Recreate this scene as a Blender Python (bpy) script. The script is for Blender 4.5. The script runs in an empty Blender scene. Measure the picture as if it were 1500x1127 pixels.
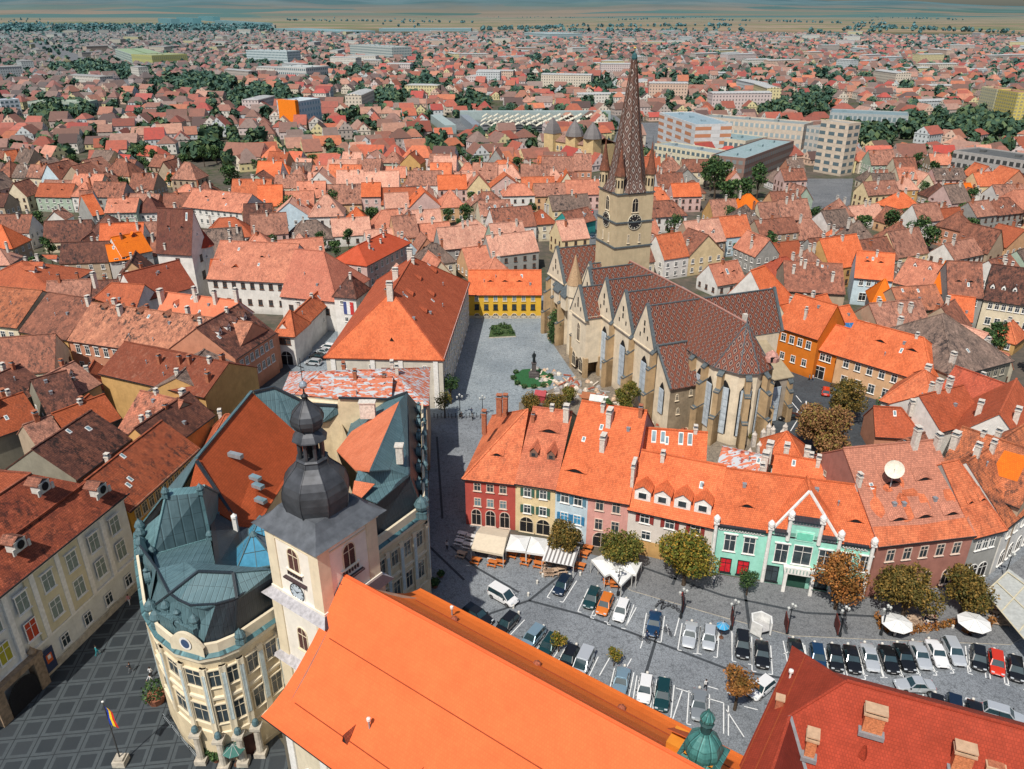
import bpy, math, random
import numpy as np
from mathutils import Vector
random.seed(7); np.random.seed(7)
R=math.radians; PI=math.pi
scene=bpy.context.scene; COL=scene.collection
# ---------------- camera ----------------
CH=78.; CF=1145.; TH=R(25.46); SN,CS=math.sin(TH),math.cos(TH)
cam_d=bpy.data.cameras.new('camera'); cam=bpy.data.objects.new('camera',cam_d); COL.objects.link(cam)
cam.location=(0,0,CH); cam.rotation_euler=(R(90)-TH,0,0)
cam_d.sensor_width=36; cam_d.lens=36*CF/1500; cam_d.clip_start=.5; cam_d.clip_end=90000
scene.camera=cam
scene.view_settings.view_transform='Standard'; scene.view_settings.look='None'; scene.view_settings.exposure=0
def V(px,py,z=0.):
    "world point seen in the survey photo at px,py at height z"
    dx=px-750; dy=CF*CS-(py-563.5)*SN; dz=-(CF*SN+(py-563.5)*CS); t=(z-CH)/dz
    return Vector((dx*t,dy*t,z))
# ---------------- light ----------------
SUN=Vector((-.26,-.53,.80)).normalized()
elev=math.asin(SUN.z); azi=math.atan2(SUN.x,SUN.y)
w=bpy.data.worlds.new('World'); scene.world=w; w.use_nodes=True
nt=w.node_tree; bg=nt.nodes['Background']; sky=nt.nodes.new('ShaderNodeTexSky')
sky.sky_type='NISHITA'; sky.sun_disc=False; sky.sun_elevation=elev; sky.sun_rotation=azi; sky.air_density=1.2; sky.dust_density=2.0; sky.ozone_density=2.5
nt.links.new(sky.outputs[0],bg.inputs[0]); bg.inputs[1].default_value=.088
sd=bpy.data.lights.new('sun','SUN'); so=bpy.data.objects.new('sun',sd); COL.objects.link(so)
sd.energy=4.7; sd.angle=R(.53); sd.color=(1.,.93,.83)
so.rotation_euler=SUN.to_track_quat('Z','Y').to_euler(); so.location=(0,0,300)
# ---------------- node helpers ----------------
def newmat(name):
    m=bpy.data.materials.new(name); m.use_nodes=True; n=m.node_tree
    p=n.nodes['Principled BSDF']; p.inputs['Roughness'].default_value=.85; p.inputs['Specular IOR Level'].default_value=.25
    return m,n,p
def N(n,t,**k):
    o=n.nodes.new(t)
    for a,b in k.items(): setattr(o,a,b)
    return o
def math_(n,op,a,b=None,c=None,clamp=False):
    o=N(n,'ShaderNodeMath',operation=op); o.use_clamp=clamp
    for i,x in enumerate((a,b,c)):
        if x is None: continue
        if isinstance(x,(int,float)): o.inputs[i].default_value=x
        else: n.links.new(x,o.inputs[i])
    return o.outputs[0]
def mix(n,f,a,b,blend='MIX'):
    o=N(n,'ShaderNodeMix',data_type='RGBA',blend_type=blend); o.clamp_factor=True
    for s,x in ((0,f),(6,a),(7,b)):
        if isinstance(x,(int,float)): o.inputs[s].default_value=x
        elif isinstance(x,(tuple,list)): o.inputs[s].default_value=(*x[:3],1)
        else: n.links.new(x,o.inputs[s])
    return o.outputs[2]
def noise(n,vec,scale,detail=3,rough=.6,stretch=None):
    if stretch:
        mp=N(n,'ShaderNodeMapping'); n.links.new(vec,mp.inputs[0]); mp.inputs[3].default_value=stretch; vec=mp.outputs[0]
    o=N(n,'ShaderNodeTexNoise'); o.inputs['Scale'].default_value=scale; o.inputs['Detail'].default_value=detail; o.inputs['Roughness'].default_value=rough
    n.links.new(vec,o.inputs['Vector']); return o.outputs['Fac']
def ramp(n,f,lo,hi):
    o=N(n,'ShaderNodeMapRange'); n.links.new(f,o.inputs[0]); o.inputs[1].default_value=lo; o.inputs[2].default_value=hi; return o.outputs[0]
def coords(n):
    uv=N(n,'ShaderNodeTexCoord'); geo=N(n,'ShaderNodeNewGeometry'); oi=N(n,'ShaderNodeObjectInfo')
    return uv.outputs['UV'],geo.outputs['Position'],oi.outputs['Random'],geo.outputs['Random Per Island']
def sep(n,v):
    o=N(n,'ShaderNodeSeparateXYZ'); n.links.new(v,o.inputs[0]); return o.outputs
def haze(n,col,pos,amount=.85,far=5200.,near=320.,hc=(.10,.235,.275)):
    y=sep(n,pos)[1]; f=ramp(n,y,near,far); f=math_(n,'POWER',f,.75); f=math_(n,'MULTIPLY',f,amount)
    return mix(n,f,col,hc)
def bump(n,p,h,strength=.4,dist=.05):
    b=N(n,'ShaderNodeBump'); b.inputs['Strength'].default_value=strength; b.inputs['Distance'].default_value=dist
    n.links.new(h,b.inputs['Height']); n.links.new(b.outputs[0],p.inputs['Normal'])
MC={}
def roofmat(name,c1,c2,moss=.3,mossc=(.05,.035,.03),patch=.25,hz=False,rnd=.25):
    "clay tiles: rows, mottled tones, dark lichen specks, replaced patches"
    if name in MC: return MC[name]
    m,n,p=newmat(name); uv,pos,ri,isl=coords(n)
    a=noise(n,pos,.35,4,.7); a=ramp(n,a,.35,.65)
    col=mix(n,a,c1,c2)
    s=noise(n,uv,.95,6,.8,(1,.6,1)); s=ramp(n,s,.55-.10*moss,.64-.10*moss)
    pm=noise(n,pos,.12,2,.5); pm=ramp(n,pm,.38,.62)
    mf=math_(n,'MULTIPLY',s,math_(n,'MULTIPLY_ADD',pm,.7,.3)); mf=math_(n,'MULTIPLY',mf,min(1,moss*1.6),clamp=True)
    col=mix(n,mf,col,mossc)
    if moss>.15:
        s2=noise(n,uv,.8,6,.85,(1,.8,1)); s2=ramp(n,s2,.54,.60); col=mix(n,math_(n,'MULTIPLY',s2,min(.7,moss*.9)),col,tuple(min(.8,x*1.38+.01) for x in c1))
    # tiles: rows and small random tone of each tile
    br=N(n,'ShaderNodeTexBrick'); n.links.new(uv,br.inputs['Vector']); br.inputs['Scale'].default_value=1
    br.inputs['Brick Width'].default_value=.26; br.inputs['Row Height'].default_value=.32; br.inputs['Mortar Size'].default_value=.025; br.inputs['Bias'].default_value=-.1
    br.inputs['Color1'].default_value=(1.25,1.22,1.2,1); br.inputs['Color2'].default_value=(.72,.72,.74,1); br.inputs['Mortar'].default_value=(.38,.36,.36,1)
    col=mix(n,.75 if moss>.1 else .42 if moss>.01 else .16,col,br.outputs[0],'MULTIPLY')
    v=math_(n,'MULTIPLY_ADD',ri,rnd,1-rnd/2)
    cmb=N(n,'ShaderNodeCombineXYZ')
    for i in range(3): n.links.new(v,cmb.inputs[i])
    col=mix(n,1.,col,cmb.outputs[0],'MULTIPLY')
    if hz: col=haze(n,col,pos)
    n.links.new(col,p.inputs['Base Color']); p.inputs['Roughness'].default_value=.8
    bump(n,p,br.outputs['Fac'],-.5,.03)
    MC[name]=m; return m
def wallmat(name,c,stain=.25,hz=False,rough=.9):
    if name in MC: return MC[name]
    m,n,p=newmat(name); uv,pos,ri,isl=coords(n)
    a=noise(n,pos,.5,5,.7); a=ramp(n,a,.3,.75)
    d=tuple(x*(1-stain)*.9 for x in c); col=mix(n,a,c,d)
    st=noise(n,uv,1.,4,.7,(2.2,.25,1)); st=ramp(n,st,.52,.75); col=mix(n,math_(n,'MULTIPLY',st,stain*1.2),col,tuple(x*.45 for x in c))
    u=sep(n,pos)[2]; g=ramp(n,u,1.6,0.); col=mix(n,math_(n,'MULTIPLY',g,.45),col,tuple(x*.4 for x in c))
    if hz: col=haze(n,col,pos)
    n.links.new(col,p.inputs['Base Color']); p.inputs['Roughness'].default_value=rough
    bump(n,p,noise(n,pos,6,3),.15,.03)
    MC[name]=m; return m
def flat(name,c,rough=.7,metal=0.,spec=.3,var=.15,scale=2.,coat=0.):
    if name in MC: return MC[name]
    m,n,p=newmat(name); uv,pos,ri,isl=coords(n)
    a=noise(n,pos,scale,4,.6); a=ramp(n,a,.3,.7)
    n.links.new(mix(n,a,tuple(min(1,x*(1+var)) for x in c),tuple(x*(1-var) for x in c)),p.inputs['Base Color'])
    p.inputs['Roughness'].default_value=rough; p.inputs['Metallic'].default_value=metal; p.inputs['Specular IOR Level'].default_value=spec
    p.inputs['Coat Weight'].default_value=coat
    MC[name]=m; return m
def seammat(name,c1,c2,w=.6,rough=.55,metal=.0,patina=.5):
    "standing-seam sheet metal"
    if name in MC: return MC[name]
    m,n,p=newmat(name); uv,pos,ri,isl=coords(n)
    a=noise(n,pos,.45,5,.7); col=mix(n,ramp(n,a,.35,.68),c1,c2)
    x,y,_=sep(n,uv); fx=math_(n,'FRACT',math_(n,'DIVIDE',x,w)); seam=math_(n,'LESS_THAN',fx,.12)
    hi=math_(n,'LESS_THAN',math_(n,'ABSOLUTE',math_(n,'SUBTRACT',fx,.17)),.05)
    fy=math_(n,'FRACT',math_(n,'DIVIDE',y,2.1)); s2=math_(n,'LESS_THAN',fy,.03)
    st=noise(n,uv,1.,4,.7,(3,.3,1)); col=mix(n,math_(n,'MULTIPLY',ramp(n,st,.45,.75),patina),col,tuple(x*.5 for x in c1))
    col=mix(n,math_(n,'MULTIPLY',math_(n,'MAXIMUM',seam,s2),.65),col,tuple(x*.25 for x in c1))
    col=mix(n,math_(n,'MULTIPLY',hi,.35),col,tuple(min(1,x*1.8) for x in c2))
    n.links.new(col,p.inputs['Base Color']); p.inputs['Roughness'].default_value=rough; p.inputs['Metallic'].default_value=metal; p.inputs['Specular IOR Level'].default_value=.4
    bump(n,p,seam,.5,.05)
    MC[name]=m; return m
# ---------------- mesh builder ----------------
class MB:
    def __init__(s,org=(0,0,0)): s.v=[];s.f=[];s.m=[];s.o=Vector(org)
    def poly(s,pts,m=0):
        i=len(s.v); s.v+= [tuple(Vector(p)-s.o) for p in pts]; s.f.append(tuple(range(i,i+len(pts)))); s.m.append(m)
    def quads(s,ring0,ring1,m=0,close=True):
        n=len(ring0)
        for i in range(n if close else n-1):
            j=(i+1)%n; s.poly([ring0[i],ring0[j],ring1[j],ring1[i]],m)
    def slab(s,pts,t=.2,m=0,ms=None):
        "a sloping sheet with thickness t downward"
        ms=m if ms is None else ms
        pts=[Vector(p) for p in pts]; lo=[p-Vector((0,0,t)) for p in pts]
        s.poly(pts,m); s.poly(lo[::-1],ms); s.quads(lo,pts,ms)
    def box(s,c,d,rz=0.,m=0,mt=None):
        cx,cy,cz=c; a,b,h=d[0]/2,d[1]/2,d[2]/2; co,si=math.cos(rz),math.sin(rz)
        P=[Vector((cx+x*co-y*si,cy+x*si+y*co,cz+z)) for z in(-h,h) for x,y in((-a,-b),(a,-b),(a,b),(-a,b))]
        s.poly([P[i] for i in(3,2,1,0)],m); s.poly(P[4:],m if mt is None else mt)
        for i in range(4): j=(i+1)%4; s.poly([P[i],P[j],P[4+j],P[4+i]],m)
    def beam(s,a,b,w=.2,h=.2,m=0):
        a=Vector(a);b=Vector(b); d=(b-a); 
        if d.length<1e-4: return
        d.normalize(); sd=d.cross(Vector((0,0,1)))
        if sd.length<1e-3: sd=Vector((1,0,0))
        sd.normalize(); up=sd.cross(d)
        r=lambda p:[p+sd*x*w/2+up*y*h/2 for x,y in((-1,-1),(1,-1),(1,1),(-1,1))]
        A,B=r(a),r(b); s.quads(A,B,m); s.poly(A[::-1],m); s.poly(B,m)
    def tube(s,a,b,r0,r1=None,n=8,m=0,cap=True):
        a=Vector(a);b=Vector(b); r1=r0 if r1 is None else r1; d=(b-a).normalized()
        sd=d.cross(Vector((0,0,1))); sd=Vector((1,0,0)) if sd.length<1e-3 else sd.normalized(); up=sd.cross(d)
        A=[a+(sd*math.cos(k*2*PI/n)+up*math.sin(k*2*PI/n))*r0 for k in range(n)]
        B=[b+(sd*math.cos(k*2*PI/n)+up*math.sin(k*2*PI/n))*r1 for k in range(n)]
        s.quads(A,B,m)
        if cap: s.poly(A[::-1],m); s.poly(B,m)
    def lathe(s,c,prof,n=8,m=0,rot=0.,sq=None):
        cx,cy=c[0],c[1]; z0=c[2] if len(c)>2 else 0; prev=None
        for r,z in prof:
            ring=[Vector((cx+r*math.cos(rot+k*2*PI/n),cy+r*math.sin(rot+k*2*PI/n),z0+z)) for k in range(n)]
            if prev: s.quads(prev,ring,m)
            else: s.poly(ring[::-1],m)
            prev=ring
        s.poly(prev,m)
    def extr(s,pts2,z0,z1,m=0,mt=None):
        A=[Vector((p[0],p[1],z0)) for p in pts2];B=[Vector((p[0],p[1],z1)) for p in pts2]
        s.quads(A,B,m); s.poly(B,m if mt is None else mt); s.poly(A[::-1],m)
    def mesh(s,name,mats,smooth=False):
        me=bpy.data.meshes.new(name); me.from_pydata(s.v,[],s.f)
        for x in (mats if isinstance(mats,(list,tuple)) else [mats]): me.materials.append(x)
        me.polygons.foreach_set('material_index',s.m)
        uvs=[]; 
        for f in s.f:
            p0=Vector(s.v[f[0]]); nn=Vector((0,0,0))
            for i in range(len(f)):
                a=Vector(s.v[f[i]])-p0; b=Vector(s.v[f[(i+1)%len(f)]])-p0; nn+=a.cross(b)
            if nn.length<1e-9: nn=Vector((0,0,1))
            nn.normalize(); 
            if nn.z<0: nn=-nn
            t=Vector((0,0,1)).cross(nn); t=Vector((1,0,0)) if t.length<.02 else t.normalized(); b=nn.cross(t)
            for i in f: q=Vector(s.v[i]); uvs+=[q.dot(t),q.dot(b)]
        l=me.uv_layers.new(name='UVMap'); l.data.foreach_set('uv',uvs)
        if smooth: me.polygons.foreach_set('use_smooth',[True]*len(s.f))
        me.validate(); me.update(); return me
    def build(s,name,mats,parent=None,smooth=False,label=None):
        o=bpy.data.objects.new(name,s.mesh(name,mats,smooth)); COL.objects.link(o)
        if parent: o.parent=parent
        elif s.o.length>0: o.location=s.o
        if label: o['label']=label
        return o
def obj(name,me,parent=None,loc=(0,0,0),rz=0.):
    o=bpy.data.objects.new(name,me); COL.objects.link(o); o.location=loc; o.rotation_euler=(0,0,rz)
    if parent: o.parent=parent
    return o
def tag(o,label,cat,group=None,kind=None):
    if label: o['label']=label
    if cat: o['category']=cat
    if group: o['group']=group
    if kind: o['kind']=kind
    return o
def thing(name,label,cat,loc=(0,0,0),rz=0.,group=None):
    o=bpy.data.objects.new(name,None); o.empty_display_size=.5; COL.objects.link(o); o.location=loc; o.rotation_euler=(0,0,rz)
    return tag(o,label,cat,group)
def dup(root,loc,rz=0.,label=None,group=None,scale=None):
    def cp(o,par):
        c=o.copy(); COL.objects.link(c); c.parent=par
        for ch in KIDS(o): cp(ch,c)
        return c
    r=cp(root,None); r.location=loc; r.rotation_euler=(0,0,rz)
    if scale: r.scale=(scale,)*3 if isinstance(scale,(int,float)) else scale
    if label: r['label']=label
    if group: r['group']=group
    return r
def KIDS(o): return [c for c in o.children]
# ---------------- shared materials ----------------
ORANGE=roofmat('orange_tiles',(.68,.175,.068),(.54,.125,.045),.12,patch=0)
ORANGE2=roofmat('weathered_orange_tiles',(.64,.19,.085),(.48,.125,.055),.36)
PINK=roofmat('salmon_tiles',(.60,.24,.15),(.44,.165,.105),.42,(.13,.06,.045))
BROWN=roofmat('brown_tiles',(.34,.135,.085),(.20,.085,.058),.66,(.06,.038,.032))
DARKT=roofmat('dark_brown_tiles',(.20,.08,.052),(.10,.045,.036),.8,(.022,.018,.018))
REDT=roofmat('brick_red_tiles',(.36,.055,.028),(.28,.042,.02),.08)
MAROON=roofmat('maroon_tiles',(.34,.085,.04),(.20,.05,.03),.7,(.03,.018,.016))
SAND=roofmat('sandy_old_tiles',(.44,.21,.145),(.29,.135,.095),.62,(.07,.045,.04))
GREYT=roofmat('grey_old_tiles',(.25,.175,.14),(.15,.11,.09),.7,(.04,.035,.035))
COPPER=seammat('green_copper_sheet',(.068,.13,.15),(.105,.185,.21),.62)
SLATE=seammat('dark_sheet_metal',(.022,.032,.042),(.035,.046,.056),.5,.45)
ONION=flat('dark_dome_metal',(.065,.07,.08),.45,.3,var=.35,scale=.7)
ZINC=flat('grey_zinc',(.30,.34,.37),.45,.3)
WHITEM=flat('white_trim',(.74,.73,.70),.7)
CREAMT=flat('cream_trim',(.66,.57,.42),.8,var=.12)
GLASS=flat('window_glass',(.035,.05,.06),.12,0,.6,.4,.6)
GLASSB=flat('pale_window_glass',(.16,.25,.29),.15,0,.6,.3,.6)
DARK=flat('dark_opening',(.012,.012,.014),.9)
BRICK=flat('chimney_brick',(.36,.13,.07),.9,var=.35,scale=5)
PLAST=flat('chimney_plaster',(.58,.54,.48),.9,var=.25,scale=3)
IRON=flat('dark_iron',(.03,.035,.04),.5,.4)
STONE=flat('pale_stone',(.45,.41,.34),.9,var=.3,scale=1.5)
WOOD=flat('brown_wood',(.13,.06,.035),.8,var=.3,scale=3)
def patch(ro,pts,sf,ze,mat,name='tile_patch'):
    "newer tiles laid into a front roof slope"
    q=MB(); q.slab([(x,y,ze+sf*y+.035) for x,y in pts],.05,0); return q.build(name,[mat],ro)
def onplane(px,py,P0,P1,P2):
    'point seen at px,py on the plane through three roof points'
    n_=(P1-P0).cross(P2-P0); o=Vector((0,0,CH)); d=V(px,py,0)-o; return o+d*((P0-o).dot(n_)/d.dot(n_))
W={ 'cream':(.74,.65,.48),'white':(.78,.76,.72),'yellow':(.68,.42,.12),'ochre':(.62,.38,.15),'pink':(.74,.38,.33),'salmon':(.58,.27,.17),'red':(.50,.095,.075),
'blue':(.58,.72,.80),'green':(.36,.76,.63),'lemon':(.80,.64,.38),'grey':(.36,.36,.34),'orange':(.66,.21,.05),'peach':(.70,.44,.25),'tan':(.46,.36,.26),'palegreen':(.42,.52,.42),'rose':(.66,.46,.42),'dirty':(.30,.28,.22)}
def wm(k): return wallmat(k+'_plaster',W[k])
# ---------------- windows ----------------
WC={}
def _winmesh(w,h,arch,full,fm,pm,hood):
    key=(w,h,arch,full,fm.name,pm.name,hood)
    if key in WC: return WC[key]
    a=MB(); t=.12; fr=0
    def outline(x,z0,z1,n=8):
        if not arch: return [(-x,z0),(x,z0),(x,z1),(-x,z1)]
        r=x; pts=[(-x,z0),(x,z0)]
        k=1. if arch==1 else 1.5
        for i in range(n+1):
            q=PI*i/n; pts.append((math.cos(q)*r,z1-r*k+math.sin(q)*r*k))
        return pts
    o=outline(w/2+t,-h/2-t,h/2+t); i_=outline(w/2,-h/2,h/2)
    F=[Vector((x,-.09,z)) for x,z in o]; Bk=[Vector((x,0,z)) for x,z in o]; I=[Vector((x,-.09,z)) for x,z in i_]; J=[Vector((x,-.03,z)) for x,z in i_]
    a.quads(F,I,0); a.quads(Bk,F,0); a.quads(I,J,0)
    a.box((0,-.045,0),(.07,.05,h*.98),0,0)
    if h>1.2: a.box((0,-.045,h*.18),(w*.98,.05,.06),0,0)
    a.box((0,-.12,-h/2-t-.03),(w+.5,.22,.08),0,0)
    if hood: a.box((0,-.12,h/2+t+.16),(w+.6,.28,.14),0,0)
    g=a if not full else MB()
    g.poly([(p.x,-.025,p.z) for p in I],1 if not full else 0)
    fme=a.mesh('window',[fm,pm] if not full else [fm]); gme=g.mesh('pane',[pm]) if full else None
    WC[key]=(fme,gme); return WC[key]
def window(par,x,y,z,rz,w=1.,h=1.6,arch=0,full=True,fm=None,pm=None,hood=False,sh=None,name='window'):
    fme,gme=_winmesh(w,h,arch,full,fm or WHITEM,pm or GLASS,hood)
    o=obj(name,fme,par,(x,y,z),rz)
    if gme: obj('pane',gme,o)
    if sh:
        k=('sh',w,h,sh.name)
        if k not in WC:
            b=MB(); b.box((0,-.04,0),(w*.5,.05,h),0,0)
            for q in range(5): b.box((0,-.075,-h*.4+q*h*.2),(w*.4,.02,.05),0,0)
            WC[k]=b.mesh('shutter',[sh])
        for sg in(-1,1):
            s=obj('shutter',WC[k],o,(sg*(w*.5+w*.27+.1),-.04,0)); s.rotation_euler=(0,0,sg*-.25)
    return o
def facade(root,A,B,rows,full=True,margin=1.0):
    "rows: (count,z,w,h,dict) windows spread on wall A->B (outside to the right of A->B)"
    A=Vector(A[:2]);B=Vector(B[:2]); d=B-A; L=d.length; d/=L; rz=math.atan2(d.y,d.x)
    for r in rows:
        n,z,w,h=r[:4]; kw=dict(r[4]) if len(r)>4 else {}; mg=kw.pop('margin',margin); off=kw.pop('off',0.); nm=kw.pop('name','window'); skip=kw.pop('skip',())
        for i in range(n):
            if i in skip: continue
            q=A+d*(mg+(L-2*mg)*(i+.5)/n+off)
            window(root,q.x,q.y,z,rz,w,h,full=kw.get('full',full),name=nm,**{k:v for k,v in kw.items() if k!='full'})
# ---------------- roof things ----------------
CC={}
def chimney(par,x,y,z,h=2.2,w=.7,d=.9,mat=None,rz=0.,pots=True,below=1.5):
    mat=mat or PLAST; k=('c',round(h,1),w,d,mat.name,pots,below)
    if k not in CC:
        b=MB(); b.box((0,0,(h-below)/2),(w,d,h+below),0,0); b.box((0,0,h-.25),(w+.18,d+.18,.16),0,0); b.box((0,0,h+.03),(w+.1,d+.1,.07),0,1)
        if pots:
            for q in(-.22,.22): b.box((0,q*d,h+.2),(w*.55,d*.25,.3),0,2)
            b.box((0,0,h+.39),(w+.1,d+.1,.06),0,0)
        CC[k]=b.mesh('chimney',[mat,ZINC,DARK])
    return obj('chimney',CC[k],par,(x,y,z),rz)
def eyebrow(par,x,y,z,slope,w=2.4,h=.5,mat=None,rz=0.):
    "low curved roof vent"
    mat=mat or ORANGE; k=('e',w,h,mat.name,round(slope,1))
    if k not in CC:
        b=MB(); n=10; f=[];g=[]
        for i in range(n+1):
            t=-1+2*i/n; zz=h*(math.cos(t*PI/2)**2); f.append(Vector((t*w/2,-.12,zz+.05)))
            g.append(Vector((t*w/2,(h*1.6+.9),(h*1.6+.9)*slope+.02)))
        b.quads(f,g,0,False); b.poly([Vector((p.x*.8,-.05,p.z*.85)) for p in f]+[Vector((-.0,-.05,-.12))],1)
        b.quads([p+Vector((0,-.05,.06)) for p in f],[p for p in f],0,False)
        CC[k]=b.mesh('dormer',[mat,DARK])
    return obj('dormer',CC[k],par,(x,y,z),rz)
def dormer(par,x,y,z,slope,w=1.3,h=1.5,wmat=None,rmat=None,rz=0.,peak=.8,pane=None):
    wmat=wmat or WHITEM; rmat=rmat or ORANGE; k=('d',w,h,wmat.name,rmat.name,round(slope,1),peak)
    if k not in CC:
        b=MB(); L=(h+peak)/slope; l2=h/slope
        b.poly([(-w/2,0,-.2),(w/2,0,-.2),(w/2,0,h),(0,0,h+peak),(-w/2,0,h)],0)
        for sx in(-1,1): b.poly([(sx*w/2,0,-.2),(sx*w/2,l2,h),(sx*w/2,0,h)],0)
        for sx in(-1,1): b.slab([(sx*(w/2+.18),-.25,h-.1),(sx*(w/2+.18),l2,h-.1),(0,L,h+peak+.05),(0,-.25,h+peak+.05)],.1,1)
        b.box((0,-.04,h*.45),(w*.62,.06,h*.62),0,0); b.box((0,-.075,h*.45),(w*.48,.04,h*.5),0,2)
        CC[k]=b.mesh('dormer',[wmat,rmat,GLASS])
    return obj('dormer',CC[k],par,(x,y,z),rz)
def skylight(par,x,y,z,slope,w=.9,l=1.3,rz=0.,m=None):
    k=('s',w,l,round(slope,2))
    if k not in CC:
        b=MB(); dz=l*slope
        b.slab([(-w/2,0,.12),(w/2,0,.12),(w/2,l,dz+.12),(-w/2,l,dz+.12)],.2,0)
        b.poly([(-w/2+.1,.1,.14+.1*slope),(w/2-.1,.1,.14+.1*slope),(w/2-.1,l-.1,dz+.14-.1*slope),(-w/2+.1,l-.1,dz+.14-.1*slope)],1)
        CC[k]=b.mesh('skylight',[WHITEM,GLASSB])
    return obj('skylight',CC[k],par,(x,y,z),rz)
OCC=[]   # occupied plan polygons
def occupy(pts): OCC.append([(p[0],p[1]) for p in pts])
def inside(p,poly):
    x,y=p; c=False; n=len(poly)
    for i in range(n):
        x1,y1=poly[i];x2,y2=poly[(i+1)%n]
        if (y1>y)!=(y2>y) and x<(x2-x1)*(y-y1)/(y2-y1)+x1: c=not c
    return c
def polyroof(b,W_,D,ze,zr,kind,ov=.4,rp=.5,hk=.9,m=0,mt=0,cap=1,t=.2,hl=None,hr=None):
    "roof on a W_ x D rectangle; returns slope of the front face and ridge ends"
    if kind=='x': # ridge runs front to back
        o2=.25; sl=(zr-ze)/(W_/2)
        for sx in(0,1):
            e=-ov if sx==0 else W_+ov; ez=ze-ov*sl
            q=[(e,-o2,ez),(W_/2,-o2,zr),(W_/2,D+o2,zr),(e,D+o2,ez)]
            b.slab(q,t,m)
        b.beam((W_/2,-o2,zr+.04),(W_/2,D+o2,zr+.04),.35,.16,cap); return sl
    yr=D*rp; sf=(zr-ze)/yr; sb=(zr-ze)/(D-yr)
    L=0;Rr=0
    if kind in('h','hl'): L=min(W_*.48,yr*hk) if hl is None else hl
    if kind in('h','hr'): Rr=min(W_*.48,yr*hk) if hr is None else hr
    oL=ov if L else .12; oR=ov if Rr else .12
    fl=(-oL,-ov,ze-ov*sf); fr=(W_+oR,-ov,ze-ov*sf); bl=(-oL,D+ov,ze-ov*sb); br=(W_+oR,D+ov,ze-ov*sb)
    rl=(L if L else -oL,yr,zr); rr=(W_-Rr if Rr else W_+oR,yr,zr)
    b.slab([fl,fr,rr,rl],t,m); b.slab([br,bl,rl,rr],t,m)
    up=Vector((0,0,.05))
    if L: b.slab([bl,fl,rl],t,m); b.beam(Vector(fl)+up,Vector(rl)+up,.3,.14,cap); b.beam(Vector(bl)+up,Vector(rl)+up,.3,.14,cap)
    if Rr: b.slab([fr,br,rr],t,m); b.beam(Vector(fr)+up,Vector(rr)+up,.3,.14,cap); b.beam(Vector(br)+up,Vector(rr)+up,.3,.14,cap)
    b.beam(Vector(rl)+up,Vector(rr)+up,.35,.16,cap)
    b.beam(Vector(fl)+Vector((0,-.06,-.1)),Vector(fr)+Vector((0,-.06,-.1)),.14,.14,cap+1)  # gutter
    return sf
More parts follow.
